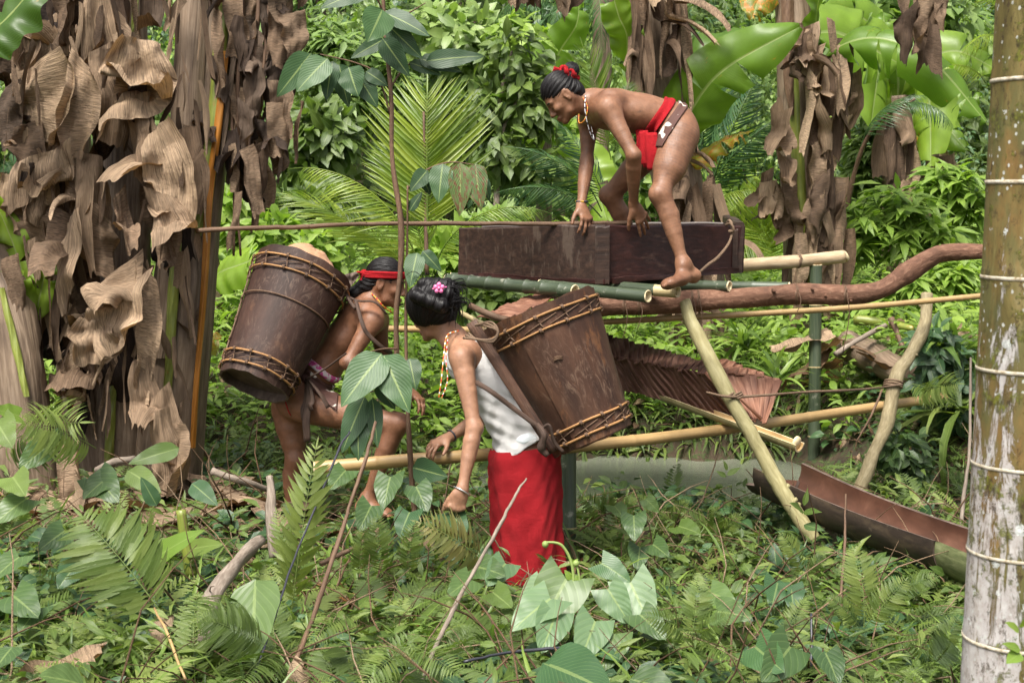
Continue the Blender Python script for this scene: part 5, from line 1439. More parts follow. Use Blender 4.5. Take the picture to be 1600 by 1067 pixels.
def T_frond(pairs=16, L=.28, W=.2, droop=.9, taper='fern', lift=.15, nl=2, ang=1.15, pdroop=.3, seed=0, leafshape='lance', stalk=.12, fold=.15, vee=0.0):
    """unit-length pinnate frond along +Y with a thin rachis"""
    rs = np.random.RandomState(seed); items = []; y = z = 0; N = pairs
    path = [(0, 0, 0)]
    T = T_leaf(W, nl, 1, leafshape, pdroop, fold)
    for j in range(N):
        v = (j + .5) / N; st = stalk + (1 - stalk) * v
        th = droop * st ** 1.3
        y = np.interp(st, [0, 1], [0, 1]); 
        # arc position
        y = sum(math.cos(droop * ((k + .5) / 20 * st) ** 1.3) for k in range(20)) / 20 * st
        z = -sum(math.sin(droop * ((k + .5) / 20 * st) ** 1.3) for k in range(20)) / 20 * st
        path.append((0, y, z))
        if taper == 'fern': l = L * (math.sin(math.pi * (v * .80 + .17)) ** .8 + .05)
        elif taper == 'palm': l = L * (.45 + .55 * math.sin(math.pi * min(1, v * .85 + .12))) * (1 - .45 * v ** 3)
        else: l = L
        for q in (1, -1):
            a_ = ang * (1 - .40 * v if taper == 'palm' else 1 - .12 * v) + rs.randn() * .05
            M_ = rot('X', -th) @ rot('Z', -q * a_) @ rot('Y', q * (.35 + rs.randn() * .12)) @ rot('X', lift + vee + rs.randn() * .06)
            ll = l * (1 + rs.randn() * .06)
            items.append(((T[0] * ll) @ M_.T + np.array([0, y, z]), T[1], T[2]))
    Tt = T_leaf(W * 1.2, nl, 1, leafshape, .2, fold); items.append(((Tt[0] * L * .35) @ rot('X', -droop).T + np.array([0, y, z]), Tt[1], Tt[2]))
    tb = tube(np.array(path), np.linspace(.006, .002, len(path)), 4, cap=False); uv = tb[2].copy(); uv[:, 0] = .5
    items.append((tb[0], tb[1], uv))
    return merge_T(items)

def rand_dirs(n, up=.5, rs=RS):
    """unit vectors leaning upward by 'up'"""
    a = rs.rand(n) * 6.2832; e = np.clip(up + rs.randn(n) * .35, -1.2, 1.45)
    return np.stack([np.cos(a) * np.cos(e), np.sin(a) * np.cos(e), np.sin(e)], 1)

def in_stream(x, y): return stream_mask(np.asarray(x), np.asarray(y)) > .30

CLEAR = [(600, 890, 5.8, .50, .38), (740, 940, 5.5, .28, .25), (930, 870, 6.6, .42, .22), (380, 770, 7.2, .55, .35), (130, 790, 6.9, .35, .3), (1060, 880, 6.2, .3, .2), (480, 840, 6.4, .3, .3)]
CLEAR = [(P(a, b, d).x, P(a, b, d).y, rx, ry) for a, b, d, rx, ry in CLEAR]
def open_ground(x, y):
    m = np.zeros(len(x))
    for cx, cy, rx, ry in CLEAR: m = np.maximum(m, np.exp(-(((x - cx) / rx) ** 2 + ((y - cy) / ry) ** 2) ** 2))
    return m
# screen-bounded random ground positions (only what the view can hold)
def ground_scatter(n, y0, y1, rs, margin=1.12, power=1.0):
    y = y0 + (y1 - y0) * rs.rand(n * 2) ** power
    x = (rs.rand(n * 2) * 2 - 1) * (y * .36 * margin + .3)
    k = ~in_stream(x, y)
    return x[k][:n], y[k][:n]

LEAF_E = T_leaf(.45, 3, 1, 'ell', .6, .25)
LEAF_O = T_leaf(.62, 4, 1, 'ovate', .7, .2)
LEAF_L = T_leaf(.24, 3, 1, 'lance', .9, .3)
LEAF_H = T_leaf(.95, 5, 2, 'heart', .6, .15, .03)
BLADE = T_leaf(.045, 5, 1, 'blade', 1.5, .4)
BLADE_W = T_leaf(.10, 5, 1, 'blade', 1.4, .3)
FERN_S = T_frond(13, .26, .26, .9, nl=2)

# ---------------------------------------------------------------- ground cover (nobody could count it)
def cover():
    rs = np.random.RandomState(5)
    # grasses, denser and brighter beyond the stream
    a = Acc()
    for (n, y0, y1, s0, s1, pw) in ((9000, 4.2, 8.6, .10, .30, .8), (14000, 8.6, 13.5, .12, .34, 1), (9000, 13.5, 20, .2, .5, 1)):
        x, y = ground_scatter(n, y0, y1, rs, power=pw); n = len(x)
        keep = rs.rand(n) < np.clip(.55 + .6 * np.sin(x * 2.3 + y * 1.1) * np.sin(y * 2.9 - x), .12, 1); keep2 = rs.rand(keep.sum()) > .85 * open_ground(x[keep], y[keep]); x, y = x[keep][keep2], y[keep][keep2]; n = len(x)
        D = rand_dirs(n, 1.05, rs); S = s0 + (s1 - s0) * rs.rand(n) ** 1.5
        Mx = frames(D, np.stack([rs.randn(n) * .5, rs.randn(n) * .5, np.ones(n)], 1)) * S[:, None, None]
        a.inst(BLADE if y0 < 13 else BLADE_W, Mx, np.stack([x, y, ground_z(x, y) - .01], 1), np.clip(rs.rand(n) * .7 + .3 * (y > 8.6), 0, 1))
    tag(a.build('grass', M['grass']), 'fresh green grass over the clearing floor', 'grass', kind='stuff')
    # small leafy weeds: rosettes of leaves on short stems
    for nm, T, mat, n, y0, y1, s0, s1, h, lb in (
            ('weeds', LEAF_E, 'leaf_mid', 1250, 4.2, 9.2, .04, .10, .22, 'low mixed green weeds covering the ground'),
            ('weeds', LEAF_L, 'fern', 1200, 4.2, 9.2, .05, .13, .25, 'narrow leaved pale green weeds among the ground cover'),
            ('weeds', LEAF_O, 'leaf_dark', 950, 4.2, 9.2, .05, .11, .20, 'dark broad leaved weeds near the ground'),
            ('weeds', LEAF_E, 'leaf_bright', 2400, 9.0, 17, .06, .14, .5, 'bright green leafy weeds beyond the stream'),
            ('weeds', LEAF_L, 'leaf_bright', 1600, 9.0, 17, .09, .20, .5, 'bright narrow leaved weeds beyond the stream')):
        a = Acc(); x, y = ground_scatter(n, y0, y1, rs); k = 10
        ph_ = rs.rand(4) * 6
        if y0 < 6: kp = rs.rand(len(x)) < np.clip(.5 + 1.1 * np.sin(x * 2.4 + ph_[0] + 1.5 * np.sin(y * 1.7 + ph_[1])) * np.sin(y * 2.8 + ph_[2]), .05, 1); x, y = x[kp], y[kp]
        kp = rs.rand(len(x)) > .93 * open_ground(x, y); x, y = x[kp], y[kp]
        n = len(x)
        r0 = rs.rand(n)
        X = np.repeat(x, k); Y = np.repeat(y, k); H = rs.rand(n * k) ** .7 * np.repeat(.4 + .6 * rs.rand(n), k) * h
        sc = np.repeat(s0 + (s1 - s0) * rs.rand(n), k) * (.7 + .5 * rs.rand(n * k))
        D = rand_dirs(n * k, .25, rs)
        pos = np.stack([X + D[:, 0] * H * .35 + rs.randn(n * k) * .02, Y + D[:, 1] * H * .35, ground_z(X, Y) + H], 1)
        Mx = frames(D, np.stack([rs.randn(n * k) * .35, rs.randn(n * k) * .35 - .25, np.ones(n * k)], 1)) * sc[:, None, None]
        a.inst(T, Mx, pos, np.clip(np.repeat(r0, k) * .7 + rs.rand(n * k) * .3, 0, 1))
        tag(a.build(nm, M[mat]), lb, 'weeds', kind='stuff')
    a = Acc(); n = 1500; x = -.2 + 2.6 * rs.rand(n); y = np.where(rs.rand(n) < .6, 9.45 + .45 * rs.rand(n), 7.85 + .3 * rs.rand(n)); D = rand_dirs(n, .35, rs) + [0, -.55, 0]
    a.inst(BLADE_W, frames(D, np.tile([0, 0, 1.0], (n, 1)) + rs.randn(n, 3) * .2) * (.12 + .2 * rs.rand(n))[:, None, None], np.stack([x, y, ground_z(x, y) - .01], 1), rs.rand(n))
    tag(a.build('grass', M['fern']), 'grass hanging over the banks of the pool', 'grass', kind='stuff')
    # small ferns
    a = Acc(); x, y = ground_scatter(520, 4.4, 9.6, rs); 
    xm, ym = 2.5 + rs.rand(110) * 1.0, 8.2 + rs.rand(110) * 1.6; x = np.concatenate([x, xm]); y = np.concatenate([y, ym]); n = len(x); k = 4
    D = rand_dirs(n * k, .55, rs); S = (.14 + .18 * rs.rand(n * k)); X = np.repeat(x, k); Y = np.repeat(y, k)
    a.inst(FERN_S, frames(D, np.tile([0, -.1, 1.0], (n * k, 1)) + rs.randn(n * k, 3) * .15) * S[:, None, None], np.stack([X, Y, ground_z(X, Y) + .02], 1), np.repeat(rs.rand(n), k) * .8 + rs.rand(n * k) * .2)
    tag(a.build('fern_undergrowth', M['fern']), 'carpet of small green ferns across the clearing', 'ferns', kind='stuff')
    # taller arching growth nearest the viewer
    a = Acc(); x, y = ground_scatter(58, 4.0, 5.5, rs); n = len(x); k = 4; D = rand_dirs(n * k, .7, rs); S = .18 + .22 * rs.rand(n * k); X = np.repeat(x, k); Y = np.repeat(y, k)
    FT = T_frond(20, .24, .20, 1.1, nl=3, seed=77)
    a.inst(FT, frames(D, np.tile([0, -.2, 1.0], (n * k, 1)) + rs.randn(n * k, 3) * .15) * S[:, None, None], np.stack([X, Y, ground_z(X, Y) + .02], 1), np.repeat(.3 + .7 * rs.rand(n), k))
    tag(a.build('fern_undergrowth', M['fern']), 'taller yellow-green ferns crowding the foreground', 'ferns', kind='stuff')
    a = Acc(); x, y = ground_scatter(2600, 4.0, 6.4, rs); n = len(x); D = rand_dirs(n, .8, rs)
    a.inst(BLADE_W, frames(D, np.tile([0, 0, 1.0], (n, 1)) + rs.randn(n, 3) * .3) * ((.16 + .24 * rs.rand(n))[:, None, None] * np.array([.55, 1, 1])), np.stack([x, y, ground_z(x, y)], 1), .3 + .7 * rs.rand(n))
    tag(a.build('grass', M['grass']), 'long arching grass blades in the foreground', 'grass', kind='stuff')
    a = Acc(); x, y = ground_scatter(1000, 4.1, 7.6, rs); n = len(x); D = rand_dirs(n, .55, rs)
    tw = tube(np.array([(0, 0, 0), (.02, .3, .03), (-.03, .6, .02), (.02, .85, -.05), (.05, 1, -.12)]), [.008, .007, .006, .004, .002], 4)
    a.inst(tw, frames(D, rs.randn(n, 3) * .5 + [0, 0, 1]) * (.25 + .4 * rs.rand(n))[:, None, None], np.stack([x, y, ground_z(x, y)], 1), rs.rand(n))
    tag(a.build('dry_stems', M['litter']), 'thin dry brown stems and twigs tangled through the undergrowth', 'dry stems', kind='stuff')
    # leaf litter
    a = Acc()
    LT = [T_leaf(.5, 5, 2, 'ell', 1.2, .5, .08, i, roll=.6) for i in range(3)] + [T_leaf(.3, 5, 2, 'ell', 2.2, -.6, .1, i, roll=.9) for i in range(3)]
    for i, T in enumerate(LT):
        x, y = ground_scatter(850, 4.2, 10, rs); 
        for cx, cy, rx, ry in CLEAR: x = np.concatenate([x, cx + rs.randn(26) * rx * .7]); y = np.concatenate([y, cy + rs.randn(26) * ry * .7])
        n1 = 150; xh = -2.6 + rs.rand(n1) * 2.3; yh = 6.8 + rs.rand(n1) * 1.6; x = np.concatenate([x, xh]); y = np.concatenate([y, yh]); n = len(x)
        D = rand_dirs(n, .05, rs); S = .05 + .12 * rs.rand(n) ** 2; S[-n1:] *= 1.9
        a.inst(T, frames(D, np.tile([0, 0, 1.0], (n, 1)) + rs.randn(n, 3) * .4) * S[:, None, None], np.stack([x, y, ground_z(x, y) + .02 + .03 * rs.rand(n)], 1), rs.rand(n))
    x, y = ground_scatter(900, 4.5, 10, rs); n = len(x); D = rand_dirs(n, .05, rs)
    tw = tube(np.array([(0, 0, 0), (.03, .4, .02), (-.02, .7, 0), (.02, 1, .03)]), [.012, .011, .009, .006], 5)
    a.inst(tw, frames(D, np.tile([0, 0, 1.0], (n, 1))) * (.12 + .3 * rs.rand(n))[:, None, None], np.stack([x, y, ground_z(x, y) + .02], 1), rs.rand(n) * .6)
    tag(a.build('leaf_litter', M['litter']), 'brown fallen leaves and twigs lying on the soil', 'leaf litter', kind='stuff')
    # orange wood chips near the left clump and the skirt
    a = Acc(); 
    ch_ = (np.array([[-.5, -.2, 0], [.5, -.25, .05], [.45, .25, 0], [-.4, .2, .08], [-.5, -.2, -.08], [.5, -.25, -.05], [.45, .25, -.1], [-.4, .2, 0]]), np.array([(0, 1, 2, 3), (7, 6, 5, 4), (0, 4, 5, 1), (1, 5, 6, 2), (2, 6, 7, 3), (3, 7, 4, 0)]), np.zeros((8, 2)))
    for (cx, cy, d, n, sp) in ((130, 770, 7.1, 60, .22), (600, 900, 5.8, 170, .38), (900, 880, 6.5, 90, .35), (700, 930, 5.6, 120, .35), (480, 900, 5.8, 60, .3), (1150, 830, 6.7, 14, .3)):
        c = P(cx, cy, d); x = c.x + rs.randn(n) * sp; y = c.y + rs.randn(n) * sp * .5; D = rand_dirs(n, .1, rs)
        a.inst(ch_, frames(D, rs.randn(n, 3) + [0, 0, 1]) * (np.stack([.02 + .09 * rs.rand(n) ** 2, .01 + .035 * rs.rand(n), .01 + .02 * rs.rand(n)], 1))[:, None, :], np.stack([x, y, ground_z(x, y) + .03 + .03 * rs.rand(n)], 1), rs.rand(n))
    s_ = NT('fresh_wood_chips'); s_.set(s_.ramp(s_.attr('rnd'), [(0, (.20, .075, .02)), (.5, (.28, .14, .055)), (1, (.42, .30, .18))]), .7)
    tag(a.build('wood_chips_litter', s_.m, smooth=False), 'orange wood chips scattered among the weeds', 'wood chips', kind='stuff')
cover()

# ---------------------------------------------------------------- hillside thicket far behind
def thicket():
    rs = np.random.RandomState(9)
    accs = {k: Acc() for k in ('leaf_far', 'leaf_bright', 'leaf_dark', 'leaf_mid')}
    big = T_leaf(.6, 3, 1, 'ovate', .6, .2); lan = T_leaf(.25, 3, 1, 'lance', .7, .25)
    n = 400
    for i in range(n):
        y = 18.0 + 15 * rs.rand() ** .9; x = (rs.rand() * 2 - 1) * (y * .40 + 1); z = float(ground_z(x, y))
        if y > 21 and abs(x / y + .142) < .035: continue
        r = .55 + .9 * rs.rand(); hz = r * (.8 + .8 * rs.rand())
        if 17 < y < 24: hz *= 1.2
        zc = z + hz * .45
        kind = rs.choice(['leaf_far', 'leaf_bright', 'leaf_dark', 'leaf_mid'], p=[.40, .22, .16, .22])
        m = int(640 * r); th = rs.rand(m) * 6.283; ph = np.arccos(1 - 1.15 * rs.rand(m))
        N = np.stack([np.cos(th) * np.sin(ph), np.sin(th) * np.sin(ph), np.cos(ph)], 1)
        N[:, 1] = -np.abs(N[:, 1]) * .9 + .1 * rs.randn(m)
        lump = 1 + .16 * np.sin(th * 3 + i) * np.sin(ph * 5 + i) + .10 * np.sin(th * 7 + ph * 6)
        pos = np.stack([x + N[:, 0] * r * lump, y + N[:, 1] * r * lump, zc + N[:, 2] * hz * lump], 1) - N * (rs.rand(m, 1) ** 2) * r * .35
        D = N * .5 + np.array([0, -.15, -.55]) + rs.randn(m, 3) * .5
        S = (.075 + .12 * rs.rand() ** 1.3) * (.7 + .6 * rs.rand(m)) * (1.25 if y > 22 else 1)
        T = lan if i % 3 == 0 else (big if i % 3 == 1 else LEAF_E)
        accs[kind].inst(T, frames(D, N + rs.randn(m, 3) * .35 + [0, 0, .4]) * S[:, None, None], pos, np.clip(.15 + .5 * rs.rand() + .35 * rs.rand(m), 0, 1))
    # upper hillside blanket of vines
    m = 26000; y = 24 + 17 * rs.rand(m); x = (rs.rand(m) * 2 - 1) * (y * .40 + 1)
    kp = ~(np.abs(x / y + .142) < .025 + .01 * np.sin(y * 3)); x, y = x[kp], y[kp]; m = len(x)
    z = ground_z(x, y) + .8 + .7 * np.sin(x * 1.1 + 1) * np.sin(y * 1.3) + .4 * np.sin(x * 2.7 + y * 2) + rs.rand(m) * .7
    D = rs.randn(m, 3) * .6 + [0, -.5, -.6]
    accs['leaf_far'].inst(LEAF_O, frames(D, rs.randn(m, 3) * .4 + [0, -.5, 1]) * (.16 + .16 * rs.rand(m))[:, None, None], np.stack([x, y, z], 1), np.clip(.25 + .35 * np.sin(x * .8 + y * .5) ** 2 + .4 * rs.rand(m), 0, 1))
    labels = {'leaf_far': 'mid green leafy thicket covering the hillside behind', 'leaf_bright': 'yellow-green bushes of the far thicket', 'leaf_dark': 'dark green bushes in the gaps of the far thicket', 'leaf_mid': 'deeper green bushes across the far hillside'}
    for k, a in accs.items(): tag(a.build('hillside_foliage', M[k]), labels[k], 'thicket', kind='stuff')
thicket()

# ---------------------------------------------------------------- banana plants
def tri(x):
    """triangle wave -1..1: sharp creases"""
    return 2 * abs(((x / 6.2832) % 1.0) * 2 - 1) - 1

def dead_sheet(L, W, seed, curl=1.2, twist=1.0, nl=22, nw=9, sway=.5, fold=0.0):
    """folded dry strip of banana leaf hanging down from the origin"""
    rs = np.random.RandomState(seed)
    p = np.array([0., 0., 0.]); d = np.array([rs.randn() * .22, -.25 * rs.rand(), -1.0]); d /= np.linalg.norm(d)
    x = np.array([1., 0., 0.]); V = []; UV = []; ph = rs.rand(10) * 7; w0 = .45 + .5 * rs.rand(); cut = rs.randn() * .35; cut0 = rs.randn() * .3
    fp = rs.rand() * .5 + .3; tp_ = rs.rand() * .55; k1 = rs.choice([1.0, 1.6, 2.3]); sgn = rs.choice([-1, 1]); nfl = rs.rand(nw + 1) * .09
    for j in range(nl + 1):
        v = j / nl
        w = W * (w0 + (1 - w0) * min(1, v * 1.7)) * (1 - tp_ * max(0, v - .55) / .45)
        x = x - d * x.dot(d); x /= np.linalg.norm(x); nrm_ = np.cross(x, d)
        a_t = twist * .55 * (v - .3) + .28 * tri(v * 5 * k1 + ph[1])
        X = x * math.cos(a_t) + nrm_ * math.sin(a_t); N = -x * math.sin(a_t) + nrm_ * math.cos(a_t)
        c = sgn * curl * (.35 + 1.1 * v ** 1.5) * (1 + .5 * tri(v * 4 + ph[2]))
        for i in range(nw + 1):
            s_ = i / nw * 2 - 1; an = s_ * c
            if abs(c) > .05: sx = math.sin(an) / c * w / 2; sn = (math.cos(an) - 1) / c * w / 2
            else: sx = s_ * w / 2; sn = 0
            cr = W * (.060 * tri(s_ * 4.5 * k1 + v * 3 + ph[3]) + .035 * tri(v * 13 + s_ * 3 + ph[4]) + .012 * math.sin(v * 31 + s_ * 9 + ph[5]))
            e = d * (w * s_ * (cut * v ** 4 + cut0 * (1 - v) ** 4) + (nfl[i] * L if j == nl else 0))
            V.append(p + X * sx + N * (sn + cr) + e); UV.append((i / nw, v))
        dd = np.array([tri(v * 5 + ph[0]), tri(v * 6 + ph[1]) - .15, 0]) * sway * .08 + np.array([0, 0, -.13])
        if fold and abs(v - fp) < .07: dd = dd + np.array([.25 * math.sin(ph[6]), -1.0, 1.25]) * fold
        d = d + dd; d /= np.linalg.norm(d); p = p + d * L / nl
    UV = np.array(UV)
    UV = UV[:, ::-1] * [1, .5] if rs.rand() < .55 else UV * [1, .8]
    UV = UV + rs.rand(2) * 5
    return np.array(V), gridq(nw + 1, nl + 1), UV

def stem(name, path, r, mat, parent, seed=0, n=44, ns=26, layers=True):
    p = smooth_path(path, n); rs = np.random.RandomState(seed); rad = np.interp(np.linspace(0, 1, n), np.linspace(0, 1, len(r)), r)
    V, Q, UV = tube(p, rad, ns, cap=True)
    # overlapping leaf sheaths: vertical ridges that step outwards
    if layers:
        k = 3; an = np.arctan2(V[:, 1] - np.repeat(np.concatenate([p[:1], p, p[-1:]]), ns, 0)[:, 1], V[:, 0] - np.repeat(np.concatenate([p[:1], p, p[-1:]]), ns, 0)[:, 0])
        c = np.repeat(np.concatenate([p[:1], p, p[-1:]]), ns, 0); t = UV[:, 1]
        saw = ((an * k / 6.283 + .25 * t + .5 * np.sin(t * 1.2 + seed)) % 1.0)
        V = c + (V - c) * (1 + .16 * saw + .04 * np.sin(an * 9 + t * 3))[:, None]
    a = Acc(); a.add(V, Q, UV * [1.5, 1.0]); return a.build(name, mat, parent)

def banana_leaf(name, pts, W, up, parent, mat='banana_leaf', droop=.5, tears=7, seed=0, n=46, R=None, petiole=.12, tip=1.0, wave=.02):
    rs = np.random.RandomState(seed); p = smooth_path(pts, n); tan = np.gradient(p, axis=0); tan /= np.linalg.norm(tan, axis=1)[:, None]
    up = np.array(list(up), float)
    L = np.concatenate([[0], np.cumsum(np.linalg.norm(np.diff(p, axis=0), axis=1))]); L /= L[-1]
    a = Acc(); rr = .5 if R is None else R
    for q in (1, -1):
        cuts = sorted(set([int(n * petiole)] + [int(n * (petiole + (1 - petiole) * u_)) for u_ in rs.rand(tears)] + [n - 1]))
        for c0, c1 in zip(cuts[:-1], cuts[1:]):
            if c1 - c0 < 1: continue
            dj = rs.randn() * .10; V = []; UV = []; nc = 7
            for i in range(c0, c1 + 1):
                v = (L[i] - petiole) / (1 - petiole); v = min(max(v, 0), 1)
                w = W / 2 * min(1, (v * 5) ** .6 + .04) * max(.03, (1 - v ** 3.2)) ** .7
                side = np.cross(tan[i], up); side /= np.linalg.norm(side); un = np.cross(side, tan[i])
                e = 0
                if i == c0 and c0 != cuts[0]: e = .012
                if i == c1 and c1 != n - 1: e = -.012
                for k in range(nc):
                    s_ = k / (nc - 1); an = (droop + dj) * s_ * 1.1
                    rdn = .015 * math.sin(i * .9 + q) + wave * math.sin(i * .55 + q * 2 + seed) * s_
                    V.append(p[i] + side * q * s_ * w * math.cos(an) - un * s_ * w * math.sin(an) + un * (.10 * w * math.sin(s_ * math.pi) + rdn * s_) + tan[i] * (s_ * w * .30 + e * s_ * 3)); UV.append((.5 + q * s_ * .5, v))
            Qd = gridq(nc, c1 - c0 + 1); a.add(np.array(V), Qd if q > 0 else Qd[:, ::-1], UV, rr + rs.randn() * .05)
    o = a.build(name, M[mat], parent)
    b = Acc(); rd = np.interp(L, [0, petiole, .5, 1], [.022, .018, .010, .003]) * (.6 + W); b.add(*tube(p, rd, 8, flat=.8)); b.build('midrib', M['stem_mid'], o)
    return o
M['stem_mid'] = m_grain('leaf_midrib', [(.15, .22, .05), (.24, .32, .09), (.32, .40, .15)], (4, 2, 1), .1, .4)
# hero clump on the left ------------------------------------------------
hb = P(200, 745, 7.95); hb.z = gz(hb.x, hb.y)
hero = thing('banana_plant', 'large banana clump at the left shrouded in torn brown dead leaves', 'banana plant', hb)
def stem_at(parent, pts, r, mat='pseudostem', seed=0, **k):
    q = [P(*a_) for a_ in pts]; q[-1].z = gz(q[-1].x, q[-1].y) - .05
    return stem('pseudostem', q, r, M[mat], parent, seed, **k)
stem_at(hero, [(338, -60, 7.95), (325, 150, 7.95), (300, 350, 7.93), (282, 520, 7.9), (262, 740, 7.9)], [.105, .12, .14, .16, .17], seed=1)
stem_at(hero, [(190, -60, 8.05), (196, 250, 8.05), (190, 500, 8.0), (182, 740, 8.0)], [.12, .13, .15, .16], seed=2)
stem_at(hero, [(95, -60, 8.2), (110, 300, 8.15), (128, 500, 8.05), (150, 730, 7.95)], [.10, .12, .14, .14], seed=3)
def ribbon(name, pts, w, mat, parent, seed=0, n=30):
    """leaf sheath strip: a shallow curved band along a stem"""
    p = smooth_path([P(*a_) for a_ in pts], n); W_ = np.interp(np.linspace(0, 1, n), np.linspace(0, 1, len(w)), w)
    V = []; UV = []
    for i in range(n):
        for k in range(9):
            s_ = k / 8 * 2 - 1; V.append(p[i] + np.array([s_ * W_[i] / 2, (s_ ** 2) * W_[i] * .35 + .004 * math.sin(i * .7 + k), 0])); UV.append((k / 8 * .4, i * .06))
    V = np.array(V); N = len(V); a = Acc(); Q = gridq(9, n); back = V + np.array([0, .012, 0])
    a.add(V, Q, UV); a.add(back, Q[:, ::-1], UV); a.add(np.concatenate([V, back]), [(i * 9, i * 9 + 9, i * 9 + 9 + N, i * 9 + N) for i in range(n - 1)] + [(i * 9 + 8, i * 9 + 17, i * 9 + 17 + N, i * 9 + 8 + N) for i in range(n - 1)], np.concatenate([UV, UV]))
    return a.build(name, M[mat], parent)
ribbon('green_sheath', [(352, -40, 7.78), (343, 60, 7.77), (334, 170, 7.75), (318, 290, 7.74), (308, 370, 7.74)], [.075, .075, .07, .06, .035], 'stem_green', hero)
ribbon('orange_sheath', [(352, 80, 7.76), (340, 190, 7.74), (326, 300, 7.73), (318, 450, 7.72), (306, 600, 7.72), (300, 700, 7.74)], [.03, .045, .045, .035, .03, .03], 'stem_orange', hero)
ribbon('dry_sheath', [(300, -40, 7.76), (290, 130, 7.74), (280, 300, 7.73), (268, 420, 7.72), (250, 560, 7.70)], [.17, .17, .19, .18, .13], 'pseudostem', hero)
ribbon('dry_sheath', [(380, -40, 7.80), (368, 60, 7.79), (352, 190, 7.78), (345, 260, 7.78)], [.03, .03, .03, .012], 'pseudostem', hero)
ribbon('green_sheath', [(186, -30, 7.86), (183, 40, 7.85), (180, 110, 7.85)], [.06, .06, .05], 'stem_green', hero)
ribbon('green_sheath', [(212, -30, 7.88), (208, 50, 7.87)], [.035, .03], 'stem_green', hero)
ribbon('green_sheath', [(275, 380, 7.68), (268, 470, 7.68), (264, 560, 7.68), (258, 640, 7.7)], [.05, .06, .05, .04], 'stem_green', hero)
ribbon('green_sheath', [(176, 560, 7.78), (172, 640, 7.78), (168, 730, 7.8)], [.04, .05, .05], 'stem_green', hero)
ribbon('orange_sheath', [(122, 500, 7.82), (119, 570, 7.82), (116, 650, 7.84)], [.03, .045, .04], 'stem_orange', hero)
ribbon('green_sheath', [(110, 450, 7.82), (108, 560, 7.82), (106, 640, 7.84)], [.03, .025, .02], 'stem_green', hero)
# hanging dead leaves: hand-placed large ones, then fill
big = [(215, 60, .34, .42, .1, 7.38, 1.0), (60, 95, .40, .40, -.2, 7.42, .85), (245, 200, .40, .30, .3, 7.36, 1.0), (75, 235, .34, .36, .1, 7.40, .9), (195, 455, .30, .36, -.2, 7.32, 1.0), (130, 95, .5, .26, .1, 7.40, .8), (250, 300, .36, .26, .2, 7.36, .8), (110, 340, .50, .20, .1, 7.38, .95),
 (200, 40, .34, .30, .2, 7.50, .75), (235, 95, .42, .34, -.5, 7.45, .9), (150, -10, .55, .26, .3, 7.5, .8), (165, 70, .5, .2, -.3, 7.48, .72), (230, 190, .48, .2, .6, 7.44, .85),
       (205, 150, .4, .22, -.8, 7.42, .7), (70, 60, .42, .3, .4, 7.55, .8), (30, 90, .6, .16, 0, 7.6, .65), (60, 200, .36, .3, .9, 7.5, .78), (100, 190, .42, .16, -.5, 7.46, .9), (250, 240, .42, .2, .7, 7.42, .8),
       (290, 200, .40, .18, .2, 7.5, .6), (140, 240, .45, .18, .1, 7.44, .75), (115, 230, .55, .13, .3, 7.42, .85), (135, 270, .5, .13, -.2, 7.40, .8), (160, 330, .34, .26, .5, 7.42, .7), (185, 420, .30, .30, -.3, 7.36, .85),
       (150, 500, .22, .34, .9, 7.34, .9), (228, 420, .62, .15, 0, 7.36, .95), (220, 560, .46, .2, .4, 7.34, .7), (60, 260, .3, .30, 1.2, 7.5, .85), (45, 300, .24, .32, .6, 7.52, .7), (185, 300, .5, .16, .4, 7.4, .6),
       (250, 610, .42, .22, -.5, 7.32, .75), (275, 660, .30, .26, .6, 7.3, .8), (100, 330, .5, .18, .2, 7.46, .5), (30, 10, .4, .2, .3, 7.62, .5), (90, -30, .3, .24, -.6, 7.5, .4), (265, 350, .3, .14, .3, 7.48, .7)]
rs_ = np.random.RandomState(21); nd = 0
def add_sheet(parent, px, py, L, W, tw, d, shade, seed, mat='dead', name='dead_leaf', yaw=None, curl=None, fold=0):
    T = dead_sheet(L, W, seed, curl if curl is not None else .5 + 1.3 * rs_.rand(), tw * 1.6, sway=.7, fold=fold)
    yw = rs_.randn() * .5 if yaw is None else yaw
    a = Acc(); V, Q, UV = put(T, rot('Z', yw), P(px, py, d)); a.add(V, Q, UV, shade); return a.build(name, M[mat], parent)
for i, (px, py, L, W, tw, d, sh) in enumerate(big): add_sheet(hero, px, py, L, W, tw, d - .02, sh * .9, 100 + i, fold=.5 if i % 3 == 0 else 0)
for i in range(60):
    px = 12 + 300 * rs_.rand(); py = -70 + 640 * rs_.rand() ** 1.05
    if px > 240 and py < 260 and rs_.rand() < .6: px -= 120
    add_sheet(hero, px, py, .20 + .26 * rs_.rand(), .09 + .22 * rs_.rand() ** 1.3, rs_.randn() * .6, 7.50 + .28 * rs_.rand() + .08 * (py > 400) - .1 * (px < 60), .02 + .95 * rs_.rand() ** 1.2, 300 + i, 'dead' if i % 3 else 'dead_dark', fold=.9 if i % 5 < 2 else 0)
a = Acc()
for i in range(150):   # narrow torn shreds
    px = 10 + 310 * rs_.rand(); py = -60 + 700 * rs_.rand()
    T = dead_sheet(.12 + .30 * rs_.rand(), .012 + .045 * rs_.rand(), 7000 + i, 1.0, rs_.randn(), nl=10, nw=3)
    a.add(*put(T, rot('Z', rs_.randn() * .8) @ rot('Y', rs_.randn() * .25), P(px, py, 7.34 + .3 * rs_.rand())), .1 + .8 * rs_.rand())
tag(a.build('leaf_shreds', M['dead'], hero), kind='stuff')

